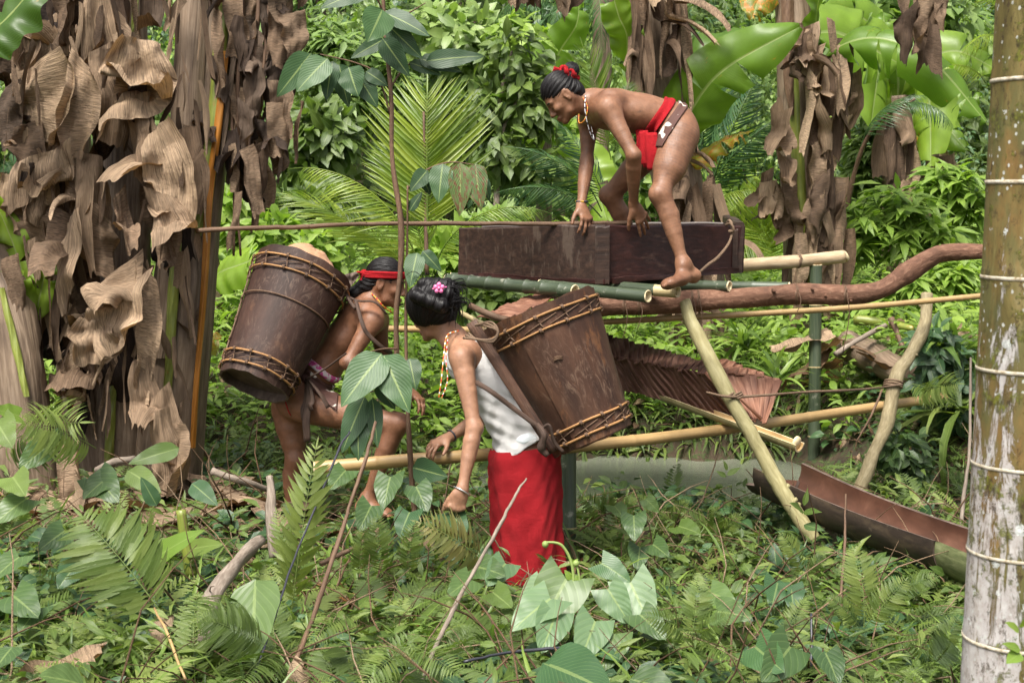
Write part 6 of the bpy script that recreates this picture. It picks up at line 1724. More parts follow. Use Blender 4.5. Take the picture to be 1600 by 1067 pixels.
# hanging curtain of dead leaves right of the clump
hc_ = thing('dead_banana_leaves', 'long curtain of grey-brown dead banana leaves hanging right of the clump', 'dead leaves', P(400, -60, 7.9))
for i, (x0, x1, y1) in enumerate(((372, 372, 330), (398, 388, 250), (362, 376, 400), (415, 402, 190), (440, 428, 150), (370, 365, 400))):
    a = Acc(); a.add(*tube(smooth_path([P(x0 + 12, -80, 7.85), P(x0, y1 * .4, 7.82), P(x1, y1, 7.8)], 24), np.linspace(.015, .007, 24), 8, rough=.15, seed=i)); a.build('dry_midrib', M['stick'], hc_)
for i in range(62):
    t = rs_.rand(); py = -70 + 330 * t; px = np.interp(py, [-70, 60, 200, 260], [405, 405, 405, 385]) + rs_.randn() * np.interp(py, [-70, 100, 220], [38, 30, 22])
    add_sheet(hc_, px, py, .18 + .20 * rs_.rand(), .06 + .12 * rs_.rand(), rs_.randn() * .8, 7.68 + .3 * rs_.rand(), .1 + .75 * rs_.rand(), 500 + i, 'dead' if i % 2 else 'dead_dark', fold=.4 if i % 4 == 0 else 0)
for i, (px, py, L, W) in enumerate(((455, 20, .26, .16), (430, 160, .28, .14), (452, 150, .22, .07), (385, 230, .36, .10), (372, 300, .3, .07), (345, 20, .4, .12), (440, -40, .3, .2))): add_sheet(hc_, px, py, L, W, .3, 7.66, .6, 600 + i)

# leaning stem at the far left edge, small suckers
fl = thing('banana_plant', 'grey leaning banana stem at the far left edge of the picture', 'banana plant', P(50, 640, 7.4))
stem_at(fl, [(-40, 330, 7.5), (-5, 430, 7.5), (20, 530, 7.45), (45, 650, 7.4)], [.10, .12, .13, .14], seed=5)
ribbon('green_sheath', [(0, 450, 7.33), (22, 540, 7.29), (40, 620, 7.26)], [.03, .04, .03], 'stem_green', fl)
for i, (px, py, L, W) in enumerate(((-10, 330, .4, .16), (15, 400, .35, .1), (-5, 500, .3, .14))): add_sheet(fl, px, py, L, W, .4, 7.34, .5, 640 + i)
sk = thing('banana_sucker', 'young bright green banana sucker standing left of the big clump', 'banana sucker', P(48, 520, 7.5))
ar = [P(50, 560, 7.5), P(45, 470, 7.5), P(20, 380, 7.45), P(-15, 300, 7.4)]
banana_leaf('leaf', ar, .20, (.3, -1, .5), sk, droop=.2, tears=1, seed=1, R=.95, petiole=.22)
banana_leaf('leaf', [P(50, 560, 7.5), P(55, 500, 7.5), P(72, 420, 7.45), P(84, 375, 7.45)], .17, (.2, -1, .5), sk, droop=.3, tears=1, seed=2, R=.95, petiole=.3)
banana_leaf('leaf', [P(50, 560, 7.5), P(42, 510, 7.48), P(35, 440, 7.4), P(10, 420, 7.35)], .12, (.2, -1, .5), sk, droop=.3, tears=1, seed=3, R=.8, petiole=.3)
tl = thing('banana_plant', 'dark green banana leaf hanging into the top left corner', 'banana plant', P(-60, 60, 6.9))
banana_leaf('leaf', [P(-90, 120, 6.9), P(-40, 70, 6.9), P(10, 30, 6.9), P(70, -40, 6.9)], .36, (0, -.6, .8), tl, mat='banana_leaf', droop=.3, tears=1, seed=4, R=.0, petiole=.05)

def banana(label, base_px, d, path, r, seed, skirt, leaves, mats=('pseudostem',), gp=None, sheathes=(), skn=26):
    b = P(*base_px, d); b.z = min(gz(b.x, b.y), b.z)
    t = thing('banana_plant', label, 'banana plant', b, gp)
    q = [P(*a_) for a_ in path]; q[-1].z = gz(q[-1].x, q[-1].y) - .1
    stem('pseudostem', q, r, M[mats[0]], t, seed)
    for s_ in sheathes: ribbon(s_[0], s_[1], s_[2], s_[3], t)
    rs = np.random.RandomState(seed)
    if skirt:
        a = Acc()
        for i in range(skn):
            x0, x1, y0, y1, Ls, Ws = skirt[i % len(skirt)]
            px = x0 + (x1 - x0) * rs.rand(); py = y0 + (y1 - y0) * rs.rand()
            T = dead_sheet(Ls * (.7 + .6 * rs.rand()), Ws * (.6 + .7 * rs.rand()), seed * 50 + i, .5 + 1.4 * rs.rand(), rs.randn() * 1.3, nl=14, nw=6, sway=.8, fold=.5 if i % 3 == 0 else 0)
            dd = np.interp(py, [path[0][1], path[-1][1]], [path[0][2], path[-1][2]]) - max(r) * 1.15 - .22 * rs.rand() + .12 * (abs(px - np.interp(py, [q_[1] for q_ in path], [q_[0] for q_ in path])) > 45)
            V, Q, UV = put(T, rot('Z', rs.randn() * .6), P(px, py, dd)); a.add(V, Q, UV, .1 + .85 * rs.rand())
        a.build('dead_leaf_skirt', M['dead'], t)
    for i, lf in enumerate(leaves):
        banana_leaf('leaf', [P(*a_) for a_ in lf[0]], lf[1], lf[2], t, **lf[3])
    return t

M['banana_sick'] = leafmat('banana_leaf_yellowing', [(.14, .17, .02), (.30, .28, .03), (.42, .34, .05)], trans=.4, veins=38, midrib=.6, spots=((.45, .2, .03), .5), rough=.4)
banana('banana plant behind the bent man, its stem wrapped in dry leaves', (1090, 575), 11.0, [(1018, -60, 10.6), (1035, 150, 10.7), (1062, 300, 10.8), (1085, 430, 10.9), (1100, 590, 11)], [.16, .18, .17, .20, .24], 11,
       [(985, 1065, -80, 100, .6, .13), (1035, 1095, 200, 330, .5, .12), (1050, 1130, 400, 500, .45, .13), (985, 1065, -60, 60, .8, .10), (1050, 1120, 260, 420, .7, .09)],
       [([(1040, 250, 10.6), (1075, 180, 10.4), (1130, 110, 10.2), (1250, 42, 10.0)], .50, (0.2, -1, .35), dict(droop=.2, tears=2, seed=3, R=.5, petiole=.08)),
        ([(1040, 150, 10.9), (1060, 120, 10.8), (1130, 85, 10.7), (1210, 78, 10.6)], .55, (-.2, -.9, .6), dict(droop=.25, tears=4, seed=4, R=.2, petiole=.1)),
        ([(975, 120, 10.4), (980, 60, 10.2), (965, 20, 10.1), (945, -60, 10.0)], .26, (0, -1, .1), dict(droop=.2, tears=2, seed=5, R=.6, petiole=.05)),
        ([(1050, 262, 10.7), (1090, 245, 10.6), (1130, 220, 10.5), (1175, 205, 10.4)], .22, (0, -.6, .8), dict(mat='banana_sick', droop=.5, tears=6, seed=6, R=.6, petiole=.1))],
       skn=60, sheathes=[('dark_sheath', [(985, -40, 10.45), (980, 60, 10.42), (985, 130, 10.42)], [.09, .08, .05], 'stick')])
banana('banana plant with green stem and shaggy dead skirt right of the trough', (1268, 470), 11.6, [(1235, -60, 11.3), (1245, 120, 11.35), (1252, 250, 11.4), (1260, 380, 11.5), (1272, 500, 11.6)], [.12, .14, .16, .17, .20], 12,
       [(1195, 1235, 150, 330, .4, .16), (1265, 1330, 60, 200, .4, .2), (1270, 1330, 200, 380, .5, .18), (1240, 1300, 30, 120, .35, .16), (1225, 1300, 330, 430, .5, .12), (1265, 1310, 20, 400, .6, .11)],
       [([(1280, 90, 11.3), (1275, 30, 11.2), (1285, -30, 11.1), (1290, -90, 11.0)], .30, (1, -.5, 0), dict(droop=.2, tears=1, seed=7, R=.3, petiole=.05)),
        ([(1265, 130, 11.3), (1300, 80, 11.1), (1370, 60, 10.9), (1455, 95, 10.7), (1540, 190, 10.6)], .52, (-.1, -.75, .65), dict(droop=.55, tears=7, seed=8, R=.45, petiole=.16)),
        ([(1240, -10, 11.4), (1220, -30, 11.3), (1190, -10, 11.2), (1175, 30, 11.1)], .35, (0, -1, .4), dict(mat='banana_sick', droop=.3, tears=3, seed=9, R=.2, petiole=.1)),
        ([(1250, 60, 11.5), (1300, 50, 11.6), (1350, 70, 11.7), (1405, 100, 11.8)], .7, (-.2, -.9, .4), dict(droop=.2, tears=3, seed=10, R=.7, petiole=.1))],
       skn=64, sheathes=[('green_sheath', [(1240, 60, 11.18), (1247, 200, 11.2), (1253, 330, 11.25), (1262, 450, 11.32)], [.10, .11, .11, .10], 'stem_green'), ('dark_sheath', [(1232, 0, 11.15), (1234, 120, 11.17), (1238, 180, 11.18)], [.10, .09, .03], 'stick')])
banana('distant banana plant with upright bright leaves at the upper right', (1405, 380), 14.5, [(1398, 150, 14.2), (1402, 260, 14.3), (1408, 430, 14.5)], [.12, .13, .15], 13,
       [(1390, 1425, 160, 340, .6, .2)],
       [([(1400, 170, 14.2), (1390, 90, 14), (1350, 30, 13.8), (1290, 10, 13.6)], .55, (.3, -1, .3), dict(droop=.2, tears=5, seed=11, R=.7, petiole=.08)),
        ([(1400, 170, 14.2), (1385, 140, 14), (1375, 100, 13.8), (1360, 200, 13.6)], .7, (1, -1, .3), dict(droop=.3, tears=5, seed=12, R=.8, petiole=.08)),
        ([(1402, 170, 14.2), (1420, 120, 14), (1450, 140, 13.8), (1455, 260, 13.6)], .55, (-1, -1, .2), dict(droop=.3, tears=5, seed=13, R=.85, petiole=.1)),
        ([(1402, 170, 14.2), (1430, 110, 14), (1490, 80, 13.8), (1560, 110, 13.7)], .55, (0, -1, .5), dict(droop=.3, tears=6, seed=14, R=.8, petiole=.08)),
        ([(1402, 170, 14.2), (1402, 110, 14), (1385, 60, 13.8), (1380, 20, 13.8)], .6, (0, -1, .1), dict(droop=.3, tears=6, seed=15, R=.5, petiole=.08)),
        ([(1402, 175, 14.2), (1350, 150, 14), (1300, 170, 13.8)], .5, (0, -1, .5), dict(droop=.3, tears=6, seed=16, R=.8, petiole=.08))], skn=20)
banana('small banana plant with drying leaf beside the spotted trunk', (1470, 350), 15.0, [(1458, 230, 14.8), (1462, 300, 14.9), (1470, 400, 15)], [.07, .08, .09], 14,
       [(1455, 1500, 230, 300, .5, .25)],
       [([(1460, 240, 14.8), (1455, 200, 14.7), (1470, 190, 14.6), (1510, 235, 14.4)], .45, (0, -1, .5), dict(droop=.5, tears=3, seed=21, R=.7, petiole=.1)),
        ([(1460, 240, 14.8), (1440, 220, 14.7), (1420, 225, 14.6)], .35, (0, -1, .5), dict(mat='banana_sick', droop=.5, tears=3, seed=22, R=.3, petiole=.1)),
        ([(1460, 240, 14.8), (1480, 170, 14.7), (1535, 150, 14.6)], .4, (0, -1, .5), dict(droop=.3, tears=3, seed=23, R=.6, petiole=.1))], skn=10)
banana('far banana plant half hidden between the left clump and the crouching man', (340, 470), 11.5, [(330, 400, 11.5), (335, 440, 11.5), (340, 520, 11.5)], [.05, .06, .08], 15, [],
       [([(330, 440, 11.4), (345, 425, 11.2), (380, 412, 11), (425, 395, 10.8)], .42, (-.3, -.8, .7), dict(droop=.3, tears=2, seed=24, R=.9, petiole=.06)),
        ([(330, 440, 11.4), (290, 420, 11.3), (260, 400, 11.2)], .3, (-.3, -.8, .7), dict(droop=.3, tears=2, seed=25, R=.8, petiole=.06)),
        ([(322, 560, 9.3), (318, 540, 9.2), (325, 530, 9.0), (342, 530, 8.9)], .2, (.1, -.9, .5), dict(mat='banana_sick', droop=.3, tears=2, seed=26, R=.95, petiole=.02))])
banana('banana plant behind the bent man\'s head with pale broad leaf', (800, 330), 13, [(852, 170, 13), (850, 260, 13), (848, 430, 13)], [.05, .06, .08], 16, [],
       [([(850, 175, 12.9), (840, 150, 12.8), (810, 142, 12.6), (765, 150, 12.4)], .30, (0, -.35, 1), dict(droop=.3, tears=2, seed=31, R=.5, petiole=.06)),
        ([(850, 165, 12.9), (870, 90, 12.9), (900, 40, 12.8), (905, 0, 12.8)], .4, (.4, -1, .1), dict(droop=.2, tears=2, seed=32, R=.5, petiole=.06)),
        ([(848, 240, 12.9), (830, 200, 12.8), (812, 180, 12.7), (800, 170, 12.7)], .4, (.4, -1, .1), dict(droop=.2, tears=2, seed=33, R=.9, petiole=.06)),
        ([(849, 250, 12.9), (900, 250, 12.8), (930, 290, 12.7), (950, 350, 12.6)], .5, (-.4, -1, .2), dict(droop=.2, tears=2, seed=34, R=.9, petiole=.06))])
# dead leaf bundles hanging from above, top centre and top right
for i, (cx, lb, d, n, w) in enumerate(((830, 'brown dead leaf tips hanging into the top edge above the clearing', 9.0, 9, 70), (1440, 'torn grey dead banana leaf hanging at the upper right', 10.2, 12, 38))):
    t = thing('dead_banana_leaves', lb, 'dead leaves', P(cx, -60, d)); a = Acc()
    for k in range(n):
        T = dead_sheet(.22 + .2 * rs_.rand(), .10 + .12 * rs_.rand(), 900 + i * 40 + k, 1.2, rs_.randn(), nl=12, nw=6)
        yy = (-70 - 15 * rs_.rand()) if i == 0 else (-50 + 90 * rs_.rand()); a.add(*put(T, rot('Z', rs_.randn() * .5), P(cx + w * (rs_.rand() * 2 - 1) * (1 if yy < 0 else .7), yy, d + .2 * rs_.rand())), .1 + .6 * rs_.rand())
    a.build('leaf_strips', M['dead'], t)

# ---------------------------------------------------------------- giant spotted trunk at the right
tr = thing('palm_tree', 'thick spotted olive and white trunk with pale rings at the right edge', 'palm tree', P(1612, 1000, 3.2))
top = P(1622, -60, 3.2); xb = P(1605, 1067, 3.2)
tp = []; rad = []; zs = np.arange(-.3, 3.2, .02)
for z in zs: tp.append((np.interp(z, [-.3, 3.2], [xb.x - .012, top.x + .012]), 3.18, z))
ringz = [P(1600, y, 3.2).z for y in (-200, -30, 130, 285, 432, 576, 727, 868, 1010)]
for z in zs:
    r = .122 - .0030 * z; q = min(abs(z - k) for k in ringz); rad.append(r * (1 + .022 * math.exp(-(q / .012) ** 2)))
a = Acc(); a.add(*tube(tp, np.array(rad), 48)); a.build('trunk', M['lichen'], tr)
a = Acc()
for k in ringz:
    c = Vector((float(np.interp(k, [-.3, 3.2], [xb.x - .012, top.x + .012])), 3.18, k)); r = (.122 - .003 * k) * 1.023
    a.add(*tube([c + Vector((0, 0, -.0045)), c + Vector((0, 0, -.003)), c + Vector((0, 0, .004)), c + Vector((0, 0, .005))], [r * .985, r + .0006, r + .0003, r * .985], 48, cap=False))
a.build('node_ring', M['ring'], tr)
# leafy shoot in front of the foot of the trunk
# ================================================================ SAPLING with big drooping leaves
sp = thing('sapling', 'slender sapling with large drooping dark leaves standing before the men', 'sapling', P(642, 800, 6.5))
def thin(name, pts, r, mat, parent, seed=0, n=50):
    a = Acc(); p = smooth_path([P(*q) for q in pts], n); a.add(*tube(p, np.interp(np.linspace(0, 1, n), np.linspace(0, 1, len(r)), r), 9, rough=.15, seed=seed)); return a.build(name, mat, parent)
thin('stem', [(596, -60, 6.35), (601, 40, 6.35), (611, 150, 6.35), (613, 250, 6.37), (626, 345, 6.38), (626, 420, 6.4), (619, 490, 6.42), (620, 560, 6.45)], [.008, .009, .010, .011, .013, .013, .013, .012], M['sapling_bark'], sp)
thin('stem', [(637, 290, 6.38), (636, 400, 6.42), (634, 500, 6.45), (636, 600, 6.45), (640, 700, 6.45), (650, 830, 6.5)], [.004, .006, .007, .009, .012, .013], M['sapling_bark'], sp, 1)
for i, pts in enumerate(([(610, 180, 6.35), (590, 120, 6.33), (560, 100, 6.3), (500, 85, 6.28)], [(608, 140, 6.35), (640, 100, 6.4), (700, 88, 6.4)], [(638, 295, 6.4), (660, 270, 6.38), (700, 254, 6.36), (745, 258, 6.36)],
                         [(620, 545, 6.42), (600, 545, 6.36), (575, 550, 6.3)], [(600, 30, 6.35), (590, 0, 6.3), (575, -5, 6.28)], [(602, 40, 6.35), (640, 20, 6.35), (665, 5, 6.35)])):
    thin('branch', pts, [.005, .004, .002], M['sapling_bark'], sp, i, 16)
def leaf_at(name, b, t, W, parent, mat, facing=(0, -1, .35), droop=.35, fold=.2, shape='ovate', nl=10, nw=3, R=.5, wave=.02, seed=0, holes=None):
    B, T_ = P(*b), P(*t); d = T_ - B; L = d.length
    T = T_leaf(W, nl, nw, shape, droop, fold, wave, seed)
    Fm = frame(d, facing)
    # the droop bends the blade away; rotate so that base->tip still meets the target
    tip = T[0][(len(T[0]) - nw - 1)]; an = math.atan2(-tip[2], tip[1]); R_ = rot('X', an)
    a = Acc(); a.add((T[0] * (L / np.linalg.norm(tip))) @ R_.T @ np.array(Fm).T + np.array(list(B)), T[1], T[2], R)
    return a.build(name, mat if not isinstance(mat, str) else M[mat], parent)
SL = [ # base, tip, width ratio, mat, R
 ((598, 15, 6.2), (574, 66, 6.15), .85, 'sapling_leaf', .9), ((575, -15, 6.3), (500, 14, 6.25), .45, 'sapling_leaf', .2), ((600, 20, 6.3), (672, 58, 6.25), .42, 'sapling_leaf', .1),
 ((605, 38, 6.3), (660, 92, 6.3), .45, 'sapling_leaf', .15), ((598, 60, 6.3), (640, 120, 6.3), .5, 'sapling_leaf', .1), ((600, 62, 6.35), (548, 92, 6.3), .4, 'sapling_leaf', .15),
 ((665, 96, 6.35), (758, 88, 6.35), .34, 'sapling_leaf', .1), ((655, 92, 6.38), (722, 113, 6.38), .38, 'sapling_leaf', .05), ((640, 98, 6.38), (690, 118, 6.38), .4, 'sapling_leaf', .2),
 ((486, 84, 6.25), (432, 152, 6.2), .5, 'sapling_leaf', .6), ((512, 92, 6.25), (463, 144, 6.2), .62, 'sapling_leaf', .85), ((520, 96, 6.3), (510, 158, 6.28), .5, 'sapling_leaf', .1),
 ((545, 105, 6.28), (560, 152, 6.25), .85, 'sapling_leaf', .5), ((572, 112, 6.3), (606, 135, 6.3), .6, 'sapling_leaf', .2), ((560, 120, 6.3), (590, 168, 6.3), .6, 'sapling_leaf', .3), ((530, 100, 6.35), (545, 168, 6.35), .5, 'sapling_leaf', .25),
 ((668, 266, 6.35), (640, 300, 6.32), .6, 'sapling_leaf', .3), ((692, 256, 6.33), (685, 318, 6.3), .6, 'sapling_leaf', .7), ((719, 254, 6.33), (718, 338, 6.3), .45, 'sapling_sick', .5),
 ((743, 256, 6.33), (752, 330, 6.3), .48, 'sapling_sick', .2), ((755, 275, 6.36), (765, 315, 6.36), .4, 'sapling_leaf', .2), ((660, 275, 6.38), (672, 305, 6.38), .6, 'sapling_leaf', .05), ((640, 330, 6.4), (660, 300, 6.4), .5, 'sapling_leaf', .2),
 ((652, 395, 6.4), (640, 450, 6.35), .55, 'sapling_leaf', .6), ((660, 392, 6.4), (690, 425, 6.4), .5, 'sapling_leaf', .2),
 ((597, 553, 6.25), (533, 636, 6.15), .58, 'sapling_leaf', .75), ((600, 555, 6.25), (640, 645, 6.15), .56, 'sapling_leaf', .75), ((585, 575, 6.3), (552, 590, 6.3), .5, 'sapling_leaf', .3),
 ((570, 620, 6.3), (534, 708, 6.25), .42, 'sapling_leaf', .4), ((582, 622, 6.3), (590, 700, 6.25), .34, 'sapling_leaf', .3), ((590, 600, 6.3), (618, 640, 6.3), .5, 'sapling_leaf', .1), ((560, 640, 6.3), (560, 720, 6.25), .5, 'sapling_leaf', .2),
 ((640, 560, 6.4), (650, 610, 6.35), .6, 'sapling_leaf', .5), ((645, 730, 6.4), (700, 745, 6.3), .6, 'sapling_leaf', .3)]
for i, (b, t, w, m, R_) in enumerate(SL): leaf_at('leaf', b, t, w, sp, m, (U(-.35, .35), -1, U(.1, .6)), .3, .12, R=R_, wave=.03, seed=i)

# ================================================================ PALMS
FR_P = [T_frond(44, .42, .055, .55, 'palm', lift=.10, nl=4, ang=1.0, pdroop=.5, seed=i, leafshape='leaflet', stalk=.12, fold=.5) for i in range(3)]
FR_D = [T_frond(40, .34, .050, 1.5, 'palm', lift=-.35, nl=4, ang=1.2, pdroop=1.1, seed=10 + i, leafshape='leaflet', stalk=.15, fold=.5) for i in range(3)]
FR_U = [T_frond(38, .58, .060, .25, 'palm', lift=.05, nl=4, ang=.98, pdroop=.35, seed=20, leafshape='leaflet', stalk=.18, fold=.6)]
def frond(parent, b, t, T, up, mat='palm_leaf', R=.5, s=1.0, name='frond'):
    B, E = P(*b), P(*t); d = E - B
    # unit frond tip
    i = np.argmax(T[0][:, 1] - T[0][:, 0] ** 2 * 5); tip = T[0][i] * [0, 1, 1]; an = math.atan2(-tip[2], tip[1])
    a = Acc(); V = (T[0] * (d.length / np.linalg.norm(tip)) * [s, 1, 1]) @ rot('X', an).T @ frame(d, up).T + np.array(list(B))
    rr = R + .25 * (RS.rand(len(V)) - .5) * 0 + .22 * np.sin(np.arange(len(V)) * .02) ; a.add(V, T[1], T[2], np.clip(rr, 0, 1)); o = a.build(name, M[mat], parent)
    return o
def stalk(parent, b, t, r0, r1, mat='stem_mid', bow=0.0):
    B, E = P(*b), P(*t); m = (B + E) / 2 + Vector((0, 0, bow)); a = Acc(); p = smooth_path([B, m, E], 16); a.add(*tube(p, np.linspace(r0, r1, 16), 7)); return a.build('rachis', M[mat], parent)
t = thing('coconut_palm', 'young coconut palm with one tall upright frond between the men', 'palm', P(665, 480, 9.6))
frond(t, (668, 400, 9.5), (668, 104, 9.7), FR_U[0], (0, -1, .05), R=.8, s=1.02); stalk(t, (667, 430, 9.48), (662, 175, 9.58), .016, .008, 'stick')
frond(t, (660, 440, 9.4), (470, 262, 9.2), FR_D[0], (.1, -.4, .9), R=.85)
frond(t, (655, 430, 9.4), (425, 300, 9.5), FR_P[0], (.1, -.5, .8), R=.8, s=.7)
frond(t, (675, 430, 9.4), (850, 330, 9.0), FR_D[1], (-.1, -.4, .9), R=.6, s=.8)
frond(t, (660, 440, 9.4), (560, 370, 9.2), FR_P[1], (.1, -.5, .8), R=.9, s=.8)
frond(t, (670, 420, 9.6), (590, 210, 10.0), FR_P[2], (.3, -.9, .4), R=.7, s=.8)
t = thing('coconut_palm', 'dark drooping palm fronds behind the bent man\'s hip', 'palm', P(1120, 500, 12.5))
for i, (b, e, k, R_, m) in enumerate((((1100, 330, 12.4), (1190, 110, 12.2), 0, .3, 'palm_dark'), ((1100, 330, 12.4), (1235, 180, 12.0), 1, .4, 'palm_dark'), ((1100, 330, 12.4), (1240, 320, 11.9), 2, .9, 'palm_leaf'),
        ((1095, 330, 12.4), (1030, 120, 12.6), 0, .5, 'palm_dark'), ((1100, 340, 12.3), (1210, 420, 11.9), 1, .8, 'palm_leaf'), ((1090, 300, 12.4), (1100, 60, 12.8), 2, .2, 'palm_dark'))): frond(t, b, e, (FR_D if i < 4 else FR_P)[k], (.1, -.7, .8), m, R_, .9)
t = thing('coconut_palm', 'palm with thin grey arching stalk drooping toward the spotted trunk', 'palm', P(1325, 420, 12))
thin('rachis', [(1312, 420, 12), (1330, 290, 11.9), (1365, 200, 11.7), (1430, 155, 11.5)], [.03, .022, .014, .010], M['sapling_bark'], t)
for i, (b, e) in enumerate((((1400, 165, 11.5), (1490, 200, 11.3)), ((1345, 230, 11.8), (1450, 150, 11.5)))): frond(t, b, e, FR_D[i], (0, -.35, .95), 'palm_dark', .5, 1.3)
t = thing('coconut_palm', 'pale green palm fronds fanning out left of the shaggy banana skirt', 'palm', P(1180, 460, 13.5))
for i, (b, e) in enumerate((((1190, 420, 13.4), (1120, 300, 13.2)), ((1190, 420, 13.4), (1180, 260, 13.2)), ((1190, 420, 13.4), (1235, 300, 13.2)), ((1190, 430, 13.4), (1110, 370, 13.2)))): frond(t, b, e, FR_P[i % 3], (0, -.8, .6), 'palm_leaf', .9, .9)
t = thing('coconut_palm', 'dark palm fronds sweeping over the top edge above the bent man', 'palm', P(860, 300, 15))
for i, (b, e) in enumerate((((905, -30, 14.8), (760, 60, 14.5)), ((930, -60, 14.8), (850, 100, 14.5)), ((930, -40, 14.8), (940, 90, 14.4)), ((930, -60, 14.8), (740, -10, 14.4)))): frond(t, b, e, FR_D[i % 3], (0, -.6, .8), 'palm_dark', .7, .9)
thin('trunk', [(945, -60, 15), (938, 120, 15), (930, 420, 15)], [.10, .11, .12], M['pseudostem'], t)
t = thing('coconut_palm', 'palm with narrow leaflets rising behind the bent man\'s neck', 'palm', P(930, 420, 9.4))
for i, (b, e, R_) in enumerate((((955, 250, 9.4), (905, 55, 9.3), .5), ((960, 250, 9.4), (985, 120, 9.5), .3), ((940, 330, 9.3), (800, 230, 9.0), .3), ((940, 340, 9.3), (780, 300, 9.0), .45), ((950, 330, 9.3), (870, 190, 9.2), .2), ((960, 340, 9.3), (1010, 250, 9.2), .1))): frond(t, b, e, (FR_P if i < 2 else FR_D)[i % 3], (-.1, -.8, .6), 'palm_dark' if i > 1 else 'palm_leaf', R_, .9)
t = thing('coconut_palm', 'pale palm fronds at the upper right beside the spotted trunk', 'palm', P(1500, 300, 14))
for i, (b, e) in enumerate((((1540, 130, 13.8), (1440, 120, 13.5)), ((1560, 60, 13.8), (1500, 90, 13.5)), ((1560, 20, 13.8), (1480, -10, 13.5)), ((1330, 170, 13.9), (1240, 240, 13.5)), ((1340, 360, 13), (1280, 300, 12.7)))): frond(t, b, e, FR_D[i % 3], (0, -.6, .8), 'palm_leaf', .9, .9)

# ================================================================ SHRUBS and small trees behind, each its own
def shrub(name, label, cat, base, d, crown, n, leaf, size, mat, trunk=None, seed=0, droop=-.3, group=None, R=(0, 1), clump=0):
    """crown: list of (px, py, rx_px, ry_px) lobes"""
    rs = np.random.RandomState(seed); b = P(*base, d); b.z = min(b.z, gz(b.x, b.y)); t = thing(name, label, cat, b, group); a = Acc(); w = np.array([c[2] * c[3] for c in crown], float); w /= w.sum()
    for c, wi in zip(crown, w):
        m = max(4, int(n * wi)); C = A_(P(c[0], c[1], d)); rx = c[2] / FPX * d; rz = c[3] / FPX * d
        u_ = rs.randn(m, 3); u_ /= np.linalg.norm(u_, axis=1)[:, None]; q = u_ * (rs.rand(m, 1) ** .45) * (1 + .25 * np.sin(u_[:, :1] * 6 + seed) * np.cos(u_[:, 2:] * 5)) * [rx, rx * .8, rz]
        if clump:
            k = max(3, m // clump); cen = q[rs.randint(0, m, k)]; q = np.repeat(cen, clump, 0)[:m]; m = len(q); u_ = rs.randn(m, 3) * [1, 1, .35]; u_ /= np.linalg.norm(u_, axis=1)[:, None]; N = np.tile([0, -.35, 1.0], (m, 1)) + rs.randn(m, 3) * .15; D = u_ + [0, 0, droop]; q = q + D * size * .1
        else:
            D = u_ * .7 + rs.randn(m, 3) * .5 + [0, -.1, droop]; N = u_ + rs.randn(m, 3) * .4 + [0, -.5, .6]
        S = size * (.65 + .6 * rs.rand(m)); a.inst(leaf, frames(D, N) * S[:, None, None], C + q, np.clip(R[0] + (R[1] - R[0]) * (.35 * rs.rand() + .65 * rs.rand(m)), 0, 1))
    a.build('crown', M[mat], t)
    if trunk:
        for k, (pts, r) in enumerate(trunk): thin('trunk' if k == 0 else 'limb', pts, r, M['stick_pale'], t, k, 30)
    return t
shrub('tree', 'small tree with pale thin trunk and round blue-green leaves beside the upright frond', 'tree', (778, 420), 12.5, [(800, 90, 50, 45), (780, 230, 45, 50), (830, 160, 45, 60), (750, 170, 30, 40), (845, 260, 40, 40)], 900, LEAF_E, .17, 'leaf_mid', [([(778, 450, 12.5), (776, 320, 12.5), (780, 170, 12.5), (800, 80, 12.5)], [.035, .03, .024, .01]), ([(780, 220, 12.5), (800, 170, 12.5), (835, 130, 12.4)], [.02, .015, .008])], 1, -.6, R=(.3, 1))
shrub('shrub', 'yellow-green shrub at the top right of the small pale trunk', 'shrub', (820, 440), 14, [(845, 70, 45, 30), (800, 50, 30, 25), (870, 220, 50, 40)], 420, LEAF_O, .2, 'leaf_bright', None, 2, -.5, R=(.5, 1))
CL = T_leaf(.30, 3, 1, 'lance', .5, .2)
